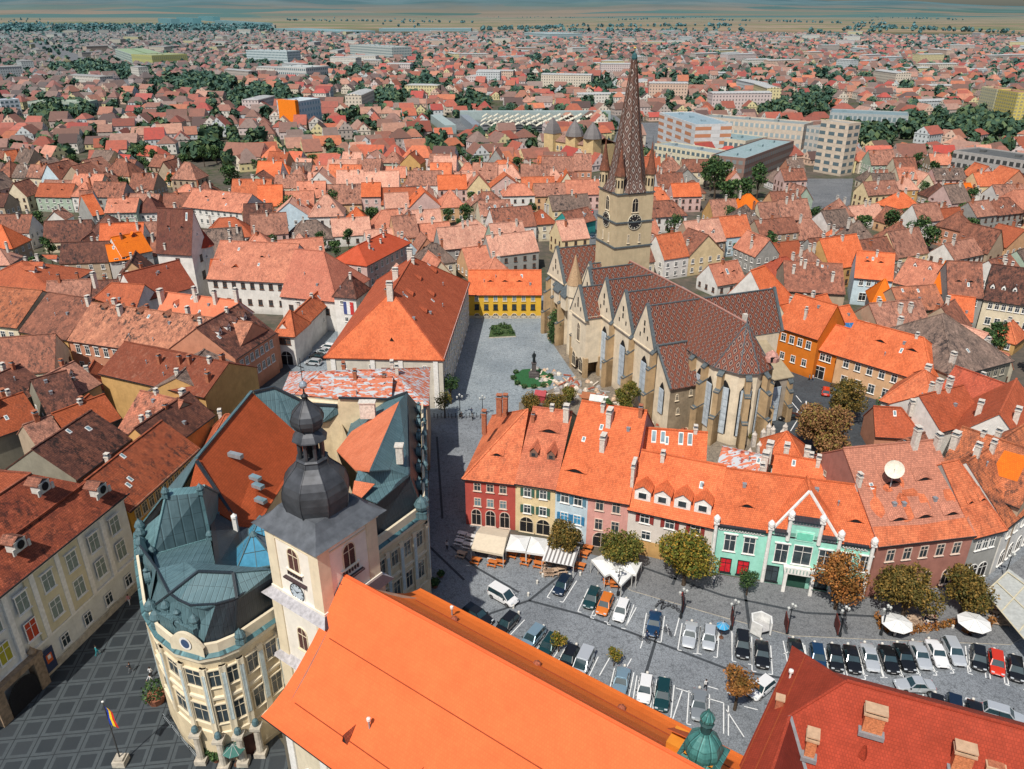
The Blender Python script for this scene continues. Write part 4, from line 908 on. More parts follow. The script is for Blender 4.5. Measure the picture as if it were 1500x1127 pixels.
# ornamental dormers and urns on the mansards
def urn(p,s=1.,name='urn'):
    q=MB(HO); q.lathe((p.x,p.y,p.z),[(.35*s,0),(.35*s,.6*s),(.6*s,.75*s),(.7*s,1.1*s),(.45*s,1.6*s),(.15*s,1.9*s),(0,2.2*s)],8,0); q.box((p.x,p.y,p.z+.2),(1.0*s,1.0*s,.7*s),0,0); q.build(name,[TEAL],hall)
def bull(p,nrm,s=1.):
    q=MB(HO); nrm=Vector((nrm[0],nrm[1],0)).normalized(); sd=Vector((-nrm.y,nrm.x,0)); R_=[p+sd*math.cos(k*PI/7)*.75*s+Vector((0,0,math.sin(k*PI/7)*.95*s)) for k in range(14)]
    f=[x+nrm*.9*s for x in R_]; q.quads(R_,f,0); g=[p+(x-p)*.62+nrm*.9*s for x in R_]; q.quads(f,g,0); q.poly([x-nrm*.15 for x in g],1); t=p+Vector((0,0,1.15*s))+nrm*.5*s; q.lathe((t.x,t.y,t.z),[(.3*s,0),(.4*s,.25*s),(.1*s,.55*s),(0,.8*s)],8,0)
    q.build('dormer',[TEAL,GLASSB],hall)
ea=Vector((inr[1].x,inr[1].y,0)); eb=Vector((inr[0].x,inr[0].y,0)); 
for k in range(6):
    t=(k+.7)/6.6; p=ea.lerp(eb,t); bull(Vector((p.x-.7,p.y,18.3)),(1,0,0),.8)
    p=ea.lerp(eb,(k+.2)/6.6); urn(Vector((p.x+.5,p.y,16.6)),.75)
sa_=lw[7];sb_=lw[8]; dn=(sb_-sa_).normalized(); nn=Vector((dn.y,-dn.x,0))
for t in(.62,.80,.93): p=sa_.lerp(sb_,t)-nn*.9; bull(Vector((p.x,p.y,18.2)),nn,.85)
for t in(.02,.3,.55,.70,.86): p=sa_.lerp(sb_,t)+nn*.6; urn(Vector((p.x,p.y,16.4)),.9)
urn(Vector((e1.x+1.6,e1.y-1.2,16.3)),1.5)
for i,t in((2,.35),(2,.8)): p=lw[i].lerp(lw[i+1],t); urn(Vector((p.x,p.y,16.6)),1.1)
bull(lw[1].lerp(lw[2],.7)+Vector((.6,.8,2)),(-1,-.5,0),.8); bull(lw[4].lerp(lw[5],.0)+Vector((.1,1.4,2.6)),(-.2,-1,0),1.0)
q=MB(HO); a=lw[3].lerp(lw[4],.2); b=lw[5]; m=(a+b)/2+Vector((0,.9,0))
q.box((m.x,m.y,17.8),(5.4,1.6,2.6),math.atan2(b.y-a.y,b.x-a.x),0); q.build('attic_ornament',[TEAL],hall)
for t in(.1,.5,.9): urn(a.lerp(b,t)+Vector((0,.8,2.7)),.8)
# left pavilion: steep copper pyramid with cresting
T=[(243,727,26.0),(294,722,26.0),(292,714,26.0),(252,716,26.0)]; Bt=[(224,813,19.5),(308,789,19.5),(300,735,19.5),(214,752,19.5)]
STRIPE=seammat('ribbed_copper_sheet',(.085,.17,.19),(.14,.26,.28),.55,.5,0,.6); STRD=seammat('ribbed_dark_copper',(.045,.085,.10),(.075,.13,.15),1.2,.5,0,.4)
q=MB(HO); Tp=[P3(*p) for p in T]; Bp=[P3(*p) for p in Bt]
Bp[3]=Vector((Bp[0].x-2.2,Bp[0].y+9.5,19.5)); Bp[2]=Vector((Bp[1].x-1.5,Bp[1].y+9.5,19.5)); Tp[3]=Tp[0]+Vector((-.2,1.6,0)); Tp[2]=Tp[1]+Vector((-.2,1.6,0))
for i in range(4): j=(i+1)%4; q.poly([Bp[i],Bp[j],Tp[j],Tp[i]],1 if i==0 else 0)
q.poly(Tp,0)
for i in range(4): q.beam(Bp[i],Tp[i],.28,.25,0); q.beam(Bp[i],Bp[(i+1)%4],.35,.3,0)
ex=[Vector((p.x,p.y,16.3)) for p in Bp]; q.quads(ex,Bp,2)
pv=q.build('pavilion_roof',[STRIPE,STRD,DK],hall)
for p in(Bp[0],Tp[0],Tp[1],Bp[1]): urn(p+Vector((0,0,-.1)),.7,'finial')
# left steep skirt of the pavilion down to the cornice
q=MB(HO); q.poly([Vector((inr[9].x,inr[9].y,16.3)),Vector((inr[10].x,inr[10].y,16.3)),Bp[3],Bp[0]],0)
q.poly([Vector((inr[8].x,inr[8].y,16.3)),Vector((inr[9].x,inr[9].y,16.3)),Bp[0],P3(229,833,21.4)],1); q.poly([Bp[0],Bp[1],P3(316,830,20.5),P3(273,824,21.0),P3(229,833,21.0)],1); q.build('side_slope',[STRIPE,TEAL],hall)
for t in(.1,.4,.7,.95): p=inr[9].lerp(inr[10],t); urn(Vector((p.x+.2,p.y,16.4)),1.)
# west wing: big orange courtyard slope, thin copper street slope
zr=25.0
W0=P3(369,575,zr); W1=P3(288,673,zr)
rp('west_roof',[([(369,575,zr),(288,673,zr),(276,722,22.3),(352,772,17.6),(376,772,17.0),(452,650,17.0)],0),([(288,673,zr),(369,575,zr),(372,572,17.5),(345,600,17.2)],1),([(288,673,zr),(345,600,17.2),(240,722,17.0),(262,722,21.5)],1)],[roofmat('dark_orange_tiles',(.42,.085,.028),(.34,.07,.022),.08,patch=0),TEAL])
q=MB(HO); q.beam(P3(288,675,zr),P3(345,762,18.2),.4,.35,0); q.beam(W0+Vector((0,0,.2)),W1+Vector((0,0,.2)),.4,.25,1); q.build('ridge',[SLATE,TEAL],hall)
# dark inner slopes
rp('inner_dark_roof',[([(305,745,20.5),(352,772,18.0),(360,830,17.4),(316,830,21.0)],0),([(352,772,18.0),(378,775,17.5),(380,830,17.4),(360,830,17.4)],0)],[DK])
for px,py,w_,l_ in((374,700,.9,1.5),(378,712,.9,1.5),(382,733,1.2,1.4)): 
    q=MB(HO); c=P3(px,py,20.0 if py<720 else 18.8); q.box((c.x,c.y,c.z),(1.7,.8,.5),-.5,0,1); q.build('skylight',[ZINC,GLASSB],hall)
q=MB(HO); c=P3(345,667,23.2); q.box((c.x,c.y,c.z),(2.2,.7,.6),-.4,0); q.build('roof_vent',[ZINC],hall)
# north wing
rp('north_roof',[([(372,574,25),(401,567,25),(428,634,18.5),(392,633,18.5)],0),([(401,567,25),(452,592,21.5),(440,634,18.0),(428,634,18.5)],0),([(452,592,21.5),(494,594,21.5),(472,618,19.0),(450,622,18.5)],0),
 ([(494,594,21.5),(505,600,20.6),(498,613,18.5),(472,618,19.0)],0),([(496,583,23),(567,585,23),(515,617,18.5),(499,617,18.5)],0),([(567,585,23),(596,575,24.5),(585,588,24.0),(540,642,18.5),(508,639,18.5),(515,617,18.5)],0)],[TEAL])
q=MB(HO)
for a,b in(((372,574,25.1),(401,567,25.1)),((401,567,25.1),(452,592,21.6)),((452,592,21.6),(494,594,21.6)),((496,583,23.1),(567,585,23.1)),((567,585,23.1),(596,575,24.6))): q.beam(P3(*a),P3(*b),.4,.3,0)
a=P3(372,574,25);b=P3(596,575,24.5); pts=[P3(372,574,25),P3(401,567,25),P3(452,592,21.5),P3(494,594,21.5),P3(496,583,23),P3(567,585,23),P3(596,575,24.5)]
lo=[Vector((p.x,p.y+1.2,0)) for p in pts]; q.quads([Vector((p.x,p.y+.5,0)) for p in pts],[p for p in pts],1,False); q.build('north_wall',[SLATE,HW],hall)
# east wing: ridge between street copper slope and orange courtyard slope
OB=roofmat('bright_salmon_tiles',(.64,.20,.10),(.56,.16,.075),.08,patch=0)
rp('east_roof',[([(596,575,24.5),(585,588,25.4),(541,690,25.4),(573,688,23.6),(599,697,22.0)],0),([(585,588,25.4),(541,690,25.4),(520,688,22.6),(493,660,18.8),(515,632,18.8)],1),
 ([(541,690,24.2),(573,688,23.6),(599,697,22.0),(552,737,21.8),(516,722,22.2),(524,690,23.4)],0)],[TEAL,OB])
q=MB(HO); q.slab([P3(519,704,23.25),P3(549,709,23.1),P3(530,729,22.55),P3(516,722,22.75)],.1,0); q.build('roof_patch',[OB],hall)
q=MB(HO); c=P3(585,660,25.2); q.box((c.x,c.y,c.z-.6),(.9,.9,2.6),0,0); q.box((c.x,c.y,c.z+.8),(1.2,1.2,.2),0,0); q.build('chimney',[PLAST],hall)
q=MB(HO); c=P3(538,594,24.0); q.box((c.x,c.y,c.z-.8),(2.3,1,2.6),0,0); q.box((c.x,c.y,c.z+.6),(2.6,1.3,.2),0,0); q.build('chimney',[PLAST],hall)
# courtyard walls and floor, filling under roofs
q=MB(HO); cy=[P3(392,633,18.3),P3(428,634,18.3),P3(450,622,18.3),P3(499,617,18.3),P3(508,639,18.3),P3(540,642,18.3),P3(493,660,18.3),P3(516,722,18.3),P3(440,800,18.3),P3(376,772,17),P3(452,650,17)]
q.quads([Vector((p.x,p.y,0)) for p in cy],cy,0); q.build('courtyard_wall',[HW],hall)
q=MB(HO); q.box((-30,88,9.0),(16,16,.4),0,0); q.box((-33,96,12),(5,4,6),.4,0); q.build('courtyard_roof',[flat('grey_flat_roof',(.16,.17,.18),.9,var=.4)],hall)
def pyr(px,py,z,half,h,rz):
    c=P3(px,py,z); q=MB(HO); B=[Vector((c.x+math.cos(rz+k*PI/2)*half,c.y+math.sin(rz+k*PI/2)*half,z)) for k in range(4)]; t=Vector((c.x,c.y,z+h))
    for i in range(4):
        a,b=B[i],B[(i+1)%4]; q.poly([a,b,b.lerp(t,.85),a.lerp(t,.85)],0); q.beam(a,t,.14,.14,1); q.beam(a,b,.2,.2,1); q.beam((a+b)/2,t,.08,.08,1); q.beam(a.lerp(t,.45),b.lerp(t,.45),.08,.08,1)
    q.lathe((c.x,c.y,z+h*.8),[(.3,0),(.5,.3),(.1,.8)],8,1); q.build('glass_skylight',[flat('sky_blue_glass',(.07,.27,.42),.15,0,.6),TEAL],hall)
pyr(376,815,18.2,3.4,3.6,PI/4+.3); pyr(385,783,18.2,2.4,2.6,PI/4+.3)
q=MB(HO); c=P3(345,770,19.0); q.box((c.x,c.y,c.z),(.5,.5,2.6),0,0); q.lathe((c.x,c.y,c.z+1.2),[(.4,0),(.4,.3),(.0,.7)],8,0); q.build('chimney',[WHITEM],hall)
# filler slab below inner roofs so no gaps show
q=MB(HO); fl=[p for p in ring(-2.0,15.9)]; 
q.build('attic_floor',[IRON],hall) if False else None
# ================= gothic cathedral =================
U=math.atan2(-.934,.357); KO=(28.5,180.6,0)
ca=thing('cathedral','gothic stone cathedral with patterned diamond tile roofs and row of side gables','cathedral',KO,U)
def K2W(x,y): return Vector((KO[0]+math.cos(U)*x-math.sin(U)*y,KO[1]+math.sin(U)*x+math.cos(U)*y))
occupy([K2W(-26,-16),K2W(52,-16),K2W(52,14),K2W(36,24),K2W(-26,20)])
def diam(name,a_,b_,cols):
    m,n,p=newmat(name); uv,pos,ri,isl=coords(n); x,y,_=sep(n,uv)
    x=math_(n,'DIVIDE',x,a_); y=math_(n,'DIVIDE',y,b_); s=math_(n,'ADD',x,y); t=math_(n,'SUBTRACT',x,y)
    f=lambda v:math_(n,'ABSOLUTE',math_(n,'SUBTRACT',math_(n,'FRACT',v),.5))
    d=math_(n,'MULTIPLY',math_(n,'MAXIMUM',f(s),f(t)),2.)
    cr=N(n,'ShaderNodeValToRGB'); cr.color_ramp.interpolation='CONSTANT'; e=cr.color_ramp.elements; e[0].position=0; e[0].color=(*cols[0],1); e[1].position=.34; e[1].color=(*cols[1],1)
    for q,c in((.54,cols[2]),(.80,cols[3])): z=e.new(q); z.color=(*c,1)
    n.links.new(d,cr.inputs[0]); col=cr.outputs[0]
    ns=noise(n,pos,.4,5,.7); col=mix(n,math_(n,'MULTIPLY',ramp(n,ns,.4,.7),.25),col,(.16,.07,.05)); n2=noise(n,uv,7,3,.7); col=mix(n,math_(n,'MULTIPLY',ramp(n,n2,.45,.7),.35),col,(.06,.035,.03))
    n.links.new(col,p.inputs['Base Color']); p.inputs['Roughness'].default_value=.55; return m
DI=diam('diamond_tiles',1.45,2.5,((.03,.014,.017),(.34,.25,.21),(.05,.02,.018),(.24,.075,.042)))
DI2=diam('spire_tiles',1.7,3.0,((.055,.04,.036),(.46,.40,.36),(.07,.045,.04),(.17,.105,.085)))
STN=wallmat('cathedral_stone',(.80,.69,.52),.28); STW=wallmat('warm_buttress_stone',(.52,.37,.21),.35); SL=flat('grey_blue_coping',(.09,.11,.12),.8,var=.3)
SHEET=flat('pale_blue_protection_sheet',(.45,.52,.58),.6,var=.22,scale=1.2)
q=MB()
# body
q.box((5,0,6.5),(42,13,17),0,0); q.box((29,0,6.5),(8,9.6,17),0,0)
apse=[(33,-4.6),(43,-4.6),(47.3,-2.2),(48.6,1.2),(47.3,4.8),(43,6.6),(33,6.6)]
q.extr(apse,-3,15.9,0)
for gx in(.8,9.6,18.6,27.8): q.box((gx,-7,6.5),(8.6,9,18.8),0,0)
for gx in(27.8,): q.box((gx,12,6.5),(8.8,14,18.8),0,0)
q.box((-17,-3,6.5),(9.6,17,20),0,0); q.box((-8.5,-4,6),(8,12,18),0,0)
q.build('wall',[STN],ca)
def groof(par,gx,hw,y0,y1,ze,zr,wy,mat=DI,gable=True,name='gable_roof'):
    "roof with ridge along y at x=gx from facade y0 back to y1"
    q=MB(); sl=(zr-ze)/hw
    for sg in(-1,1): q.slab([(gx+sg*(hw+.1),y0,ze-.1*sl),(gx,y0,zr),(gx,y1,zr),(gx+sg*(hw+.1),y1,ze-.1*sl)],.15,0,1)
    q.beam((gx,y0,zr+.08),(gx,y1,zr+.08),.28,.2,1); o=q.build(name,[mat,SL],par)
    g=MB(); yf=y0
    g.poly([(gx-hw-.35,yf-.3,ze-.8),(gx+hw+.35,yf-.3,ze-.8),(gx,yf-.3,zr+.55)],0); g.poly([(gx-hw-.35,yf+.3,ze-.8),(gx,yf+.3,zr+.55),(gx+hw+.35,yf+.3,ze-.8)],0)
    for sg in(-1,1): g.beam((gx+sg*(hw+.4),yf,ze-.5),(gx,yf,zr+.65),.75,.25,1)
    for dz in(.35,.55): g.box((gx,yf-.32,ze+(zr-ze)*dz),(.45,.1,1.1),0,2)
    g.box((gx-1.5,yf-.32,ze+1.5),(.35,.1,.9),0,2); g.box((gx+1.5,yf-.32,ze+1.5),(.35,.1,.9),0,2)
    g.box((gx,yf-.2,ze-.7),(2*hw+.6,.5,.3),0,0)
    g.build('gable',[STN,SL,DARK],o); return o
for gx in(.8,9.6,18.6,27.8): groof(ca,gx,4.25,-11.6,.5,16,24,0)
# north transept gable
q=MB(); 
for sg in(-1,1): q.slab([(27.8+sg*4.5,19.6,15.8),(27.8,19.6,24),(27.8,0,24),(27.8+sg*4.5,0,15.8)],.15,0,1)
q.beam((27.8,19.6,24.1),(27.8,0,24.1),.3,.2,1); q.beam((32.5,19.6,15.9),(27.8,19.6,24.4),.6,.3,1); q.beam((23.2,19.6,15.9),(27.8,19.6,24.4),.6,.3,1); q.poly([(23.4,19.4,15),(32.2,19.4,15),(27.8,19.4,24.2)],2); q.build('transept_roof',[DI,SL,STN],ca)
# nave and choir roof with polygonal apse
q=MB(); zr=24.3; ze=15.9; rc=1.0
nav=[(-2,-6),(32,-5)]
q.slab([(-1,-6.2,16),(32,-5.2,ze),(32,rc,zr),(-1,0,zr)],.15,0,1); q.slab([(-1,0,zr),(32,rc,zr),(32,7.4,ze),(-1,7,ze)],.15,0,1)
ap=[(32,-5.2),(43.3,-5.2),(47.9,-2.5),(49.2,1.2),(47.9,5.1),(43.3,7.2),(32,7.2)]; tip=(43.6,rc,zr)
q.slab([(32,-5.2,ze),(43.3,-5.2,ze),tip,(32,rc,zr)],.15,0,1); q.slab([(32,rc,zr),tip,(43.3,7.2,ze),(32,7.2,ze)],.15,0,1)
for i in range(1,5): q.slab([(*ap[i],ze),(*ap[i+1],ze),tip],.15,0,1)
q.beam((-1,0,zr+.1),(32,rc,zr+.1),.3,.22,2); q.beam((32,rc,zr+.1),tip,.35,.22,2)
for i in range(1,6): q.beam((*ap[i],ze+.05),tip,.22,.15,1)
q.tube(tip,(tip[0],tip[1],tip[2]+1.2),.15,.05,6,1)
q.build('main_roof',[DI,SL,flat('pinkish_ridge',(.42,.22,.18),.8)],ca)
q=MB(); c=(47.0,5.2,18.4); q.lathe((c[0],c[1],17.2),[(1.5,0),(1.5,.8),(1.0,1.5),(.0,2.2)],8,0); q.box((c[0]+1.1,c[1]-.4,17.9),(.3,1.3,.9),0,1); q.build('dormer',[flat('faded_pink_dormer',(.45,.24,.20),.8,var=.4),DARK],ca)
q=MB(); q.box((37,5.6,20.5),(.8,.8,5.5),0,0); q.build('chimney',[PLAST],ca)
# lean-to chapel beside the last gable
q=MB(); q.poly([(32.3,-11.2,-3),(38.3,-11.2,-3),(38.3,-11.2,10.3),(32.6,-11.2,16.6)],0); q.poly([(38.3,-11.2,-3),(38.3,-4.5,-3),(38.3,-4.5,10.3),(38.3,-11.2,10.3)],1)
q.slab([(32.4,-11.5,16.9),(38.8,-11.5,10.1),(38.8,-4.4,10.1),(32.4,-4.4,16.9)],.2,2); q.beam((32.4,-11.5,17.1),(38.8,-11.5,10.3),.5,.3,3); q.beam((32.4,-11.5,17.1),(32.4,-4.4,17.1),.4,.3,3)
q.build('side_chapel',[STN,wallmat('mottled_chapel_stone',(.36,.29,.20),.5),DI,SL],ca)
for z,x in((8,38.3),(4.5,38.3),(8.5,38.3)): pass
for y,z in((-9.5,7.8),(-6.3,8.4),(-9.0,4.6)): window(ca,38.3,y,z,PI/2,.5,1.3,arch=2,fm=STN,pm=DARK)
# buttresses
def butt(x,y,dx,dy,h,l=2.6,w=1.1):
    a=math.atan2(dy,dx); q=MB(); co,si=math.cos(a),math.sin(a)
    for (r0,r1,z) in((0,l,h*.42),(0,l*.72,h*.78),(0,l*.45,h)):
        m=(r0+r1)/2; q.box((x+co*m,y+si*m,z/2-1),(r1-r0,w*(1 if z<h else .9),z+2),a,0)
        A=[Vector((x+co*r+(-si)*s*w*.55,y+si*r+co*s*w*.55,zz)) for r,s,zz in((r1+.1,-1,z-.1),(r1+.1,1,z-.1),(0,1,z+.9),(0,-1,z+.9))]; q.slab(A,.25,1)
    q.build('buttress',[STW,SL],ca)
for x,y,dx,dy in((36.2,-4.6,0,-1),(40.6,-4.6,0,-1),(44.6,-3.9,.45,-.9),(48.1,-.6,1,-.45),(48.3,3.0,1,.35),(45.2,5.9,.5,.9)): butt(x,y,dx,dy,15)
for x in(-3.4,5.2,14.1,23.2,32.1): butt(x,-11.4,0,-1,15.5,2.4,1.0)
for x in(-21.6,-17,-12.6): butt(x,-11.6,0,-1,15,2.2,1)
# tall windows / protective sheets
def sheetw(x,y,rz,w,h,z,mat=SHEET,par=ca):
    q=MB(); q.box((0,-.22,0),(w,.12,h),0,0)
    for i in range(1,int(h/1.5)): q.box((0,-.30,-h/2+i*1.5),(w,.04,.05),0,1)
    q.box((0,-.3,0),(.06,.04,h),0,1); q.poly([(-w/2-.25,-.12,-h/2),(w/2+.25,-.12,-h/2),(w/2+.25,-.12,h/2-.3),(w*.25,-.12,h/2+1.0),(0,-.12,h/2+1.5),(-w*.25,-.12,h/2+1.0),(-w/2-.25,-.12,h/2-.3)],2)
    o=q.build('tall_window',[mat,ZINC,DARK],par); o.location=(x,y,z); o.rotation_euler=(0,0,rz)
sheetw(38.4,-4.6,0,1.8,9.5,7.4)
for (xa,ya),(xb,yb) in zip(apse[1:5],apse[2:6]): sheetw((xa+xb)/2,(ya+yb)/2,math.atan2(yb-ya,xb-xa),2.0,10,7.2)
for x,h_ in((42.0,9.5),): sheetw(x,-4.6,0,1.7,9.5,7.2)
for x in(10,18.8,28.2): sheetw(x,-11.5,0,2.2,9.5,7.0)
sheetw(35.4,-11.2,0,1.6,5.5,6.0)
DW=flat('dark_tracery',(.06,.045,.04),.7,var=.5,scale=8)
for x in(-18.8,-14.2): window(ca,x,-11.6,9,0,1.7,9,arch=2,fm=STN,pm=flat('warm_stone_infill',(.42,.26,.12),.9,var=.3))
# west gable and porch
groof(ca,-17.5,4.8,-11.6,4,17,24.2,0); groof(ca,-9,4.0,-6.5,2,16.5,22,0)
q=MB(); q.box((4.5,-13,9.5),(7.6,5,11.5),0,0); 
for sx in(1.0,8.0): q.box((sx,-15.2,2),(1.0,1.0,6),0,1); q.box((sx,-11.5,2),(1,1,6),0,1)
q.box((4.5,-11.4,2),(7,.3,6),0,2)
q.build('porch',[STN,STW,flat('porch_shadow_stone',(.10,.075,.05),.9)],ca)
groof(ca,4.5,3.9,-15.6,-9.5,15,21.2,0,name='porch_roof'); window(ca,4.5,-15.5,10.4,0,1.3,4.4,arch=2,fm=STN,pm=DW)
for sx in(2.6,6.4): window(ca,sx,-15.55,2.9,0,1.6,3.4,arch=2,fm=STN,pm=DARK,name='arch_opening')
# stair turret with conical stone cap
q=MB(); q.lathe((-6.2,-11.8,0),[(1.5,-2),(1.5,15),(1.9,15.4),(1.9,18.3)],10,0); q.lathe((-6.2,-11.8,18.3),[(2.0,0),(1.3,2.6),(.6,5),(.12,7.2)],10,1); q.build('stair_turret',[STN,flat('tan_stone_tiles',(.40,.27,.16),.9,var=.35,scale=4)],ca)
for x in(-14.5,-10.2): 
    q=MB(); q.slab([(x-1.7,-13.2,14.2),(x+1.7,-13.2,14.2),(x+1.7,-11.4,16.4),(x-1.7,-11.4,16.4)],.3,0); q.box((x,-12.2,12.4),(3.0,1.4,3.4),0,1); q.build('lean_roof',[SL,STN],ca)
# low eastern chapel right of the apse
q=MB(); q.box((36.5,11.5,4),(11,8,12),0,0); q.slab([(30.8,7.2,15.0),(42.3,7.4,10),(42.3,15.8,10),(30.8,15.8,15.0)],.2,1); q.build('north_chapel',[wallmat('grey_chapel_plaster',(.44,.38,.31),.35),wallmat('sandy_lead_roof',(.40,.33,.22),.3)],ca)
butt(42,8.6,1,-.1,9,1.6); butt(42,15.0,1,.1,9,1.6); sheetw(42.0,11.9,R(90),2.2,8,4.2)
# tower
TC=Vector((27.2,187.9)); q=MB(); tx=(TC.x-KO[0])*math.cos(U)+(TC.y-KO[1])*math.sin(U); ty=-(TC.x-KO[0])*math.sin(U)+(TC.y-KO[1])*math.cos(U)
hw=4.75
for z0,z1,e in((0,27.4,.15),(27.4,33.3,.08),(33.3,40,0)): q.box((tx,ty,(z0+z1)/2),(2*(hw+e),2*(hw+e),z1-z0),0,0); q.box((tx,ty,z1),(2*(hw+e)+.5,2*(hw+e)+.5,.35),0,1)
q.build('tower',[wallmat('tower_stone',(.58,.47,.30),.2),SL],ca)
to=[o for o in ca.children if o.name.startswith('tower')][-1]
for fx,fy,rz in((0,-1,0),(1,0,PI/2),(0,1,PI),(-1,0,-PI/2)):
    window(to,tx+fx*hw,ty+fy*hw,37.2,rz,1.5,3.2,arch=2,fm=STN,pm=DARK)
    clock('clock',to,tx+fx*(hw+.12),ty+fy*(hw+.12),32.4+.9,rz,1.75,flat('black_clock_face',(.02,.02,.022)),flat('pale_gilt',(.62,.58,.46)),10,8)
    for s in(-1.4,1.6): window(to,tx+fx*(hw+.1)+(s if fx==0 else 0),ty+fy*(hw+.1)+(s if fy==0 else 0),29.3,rz,.3,1.9,fm=STN,pm=DARK)
# spire: 8-sided, with corner turrets
q=MB(); R8=lambda r,z:[Vector((tx+r*math.cos(PI/8+k*PI/4),ty+r*math.sin(PI/8+k*PI/4),z)) for k in range(8)]
pr=[(5.6,40.1),(4.5,42.4),(4.0,45),(2.9,51.5),(1.85,58.5),(1.0,65),(.55,68.6)]
for i in range(len(pr)-1): q.quads(R8(*pr[i]),R8(*pr[i+1]),0)
for k in range(8):
    for i in range(len(pr)-1): q.beam(R8(*pr[i])[k],R8(*pr[i+1])[k],.2,.2,1)
q.poly(R8(*pr[0]),0); q.build('spire',[DI2,flat('dark_ridge_tiles',(.10,.05,.035))],to)
q=MB(); q.lathe((tx,ty,68.4),[(.6,0),(.7,.5),(.5,1.2),(.15,1.6),(.08,3.0)],8,0); q.lathe((tx,ty,70.6),[(.05,0),(.35,.3),(.05,.6)],8,1); q.beam((tx-.9,ty,71.7),(tx+.7,ty,71.7),.1,.4,0); q.build('finial',[flat('green_finial',(.03,.10,.11)),flat('gilt',(.6,.42,.1))],to)
for sx in(-1,1):
    for sy in(-1,1):
        x,y=tx+sx*3.95,ty+sy*3.95; q=MB(); q.lathe((x,y,40.2),[(1.05,0),(1.05,3.6),(1.3,3.9)],8,0,PI/8)
        for k in range(8): a=k*PI/4; q.box((x+math.cos(a)*.99,y+math.sin(a)*.99,42.3),(.12,.38,1.7),a,3)
        q.lathe((x,y,44.1),[(1.35,0),(.9,1.8),(.45,4.2),(.06,7.2)],8,1,PI/8); q.tube((x,y,51),(x,y,52.6),.05,.03,5,2); q.build('corner_turret',[wallmat('tower_stone',(.58,.47,.30)),roofmat('turret_tiles',(.26,.10,.06),(.17,.07,.045),.5),IRON,DARK],to)
# ================= other hand-placed buildings =================
SALMONW=wallmat('salmon_plaster',W['salmon']); 
def EH(name,label,a,b,ze,depth,zr,kind,wc,rmat,rows=(),**k):
    return house(name,label,V(*a,ze),V(*b,ze),depth,ze,zr,kind,wm(wc) if isinstance(wc,str) else wc,rmat,rows,**k)
def r2(n,z=6.6,w=1.,h=1.5,**k): return [(n,z,w,h,k)]
def rr_(n,zs,w=1.,h=1.5,**k): return [(n,z,w,h,k) for z in zs]
# hipped roof hall on the cathedral square
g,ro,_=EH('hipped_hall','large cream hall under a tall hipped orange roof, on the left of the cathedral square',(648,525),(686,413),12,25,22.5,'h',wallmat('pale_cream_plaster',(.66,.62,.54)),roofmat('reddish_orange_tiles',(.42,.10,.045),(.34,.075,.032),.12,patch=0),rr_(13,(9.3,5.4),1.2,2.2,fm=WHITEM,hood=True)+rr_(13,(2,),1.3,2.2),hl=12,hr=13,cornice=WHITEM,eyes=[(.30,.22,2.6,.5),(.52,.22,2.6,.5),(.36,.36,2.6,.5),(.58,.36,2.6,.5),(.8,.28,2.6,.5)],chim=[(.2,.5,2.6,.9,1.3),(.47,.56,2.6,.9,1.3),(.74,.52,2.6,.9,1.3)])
q=MB(); Wd=_; q.box((-.12,12,8),(.3,2.4,3.0),0,0); q.build('door',[flat('brown_door',(.08,.03,.02))],g)
for y in(1.5,9,15,23.5): q=MB(); q.box((-.1,y,6),(.3,1,11.6),0,0); q.build('pilaster',[WHITEM],g)
facade(g,(0,25),(0,0),[(4,9.6,.7,.9)]); 
# front hip overlaid in brighter orange, sunlight put into the tile colour
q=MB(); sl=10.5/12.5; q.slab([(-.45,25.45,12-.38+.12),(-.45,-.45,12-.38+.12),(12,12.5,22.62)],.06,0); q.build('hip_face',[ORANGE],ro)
q=MB(); q.poly([(2.6,10.6,14.6),(2.6,11.6,14.6),(2.3,11.1,15.6)],0); q.build('roof_vent',[IRON],ro)
EH('yellow_school','bright yellow building with orange roof closing the far side of the cathedral square',(686,430),(793,430),7.4,10,12.6,'g',wallmat('bright_yellow_plaster',(.70,.43,.05),.12),ORANGE,rr_(7,(6,),.9,1.5,fm=CREAMT,pm=GLASSB)+rr_(7,(3.4,),1.0,1.4,fm=IRON)+rr_(7,(.8,),1.5,1.3,arch=1,pm=DARK,fm=CREAMT,name='arch_opening'),eyes=[(.3,.25,1.8,.4),(.5,.25,1.8,.4),(.7,.25,1.8,.4)],base=1,cat='school')
EH('pink_townhouse','pinkish two storey house with smooth red roof above a dark conifer',(537,388),(600,355),9.5,12,13.5,'h',wm('rose'),roofmat('smooth_red_tiles',(.55,.10,.045),(.48,.08,.03),.05,patch=0),rr_(8,(7.4,3.4),1.0,1.8,fm=WHITEM),sideL=rr_(3,(7.4,3.4),1.,1.8),cornice=WHITEM,chim=[(.3,.3,1.2,.5,.5),(.55,.3,1.2,.5,.5),(.7,.4,1.2,.5,.5)])
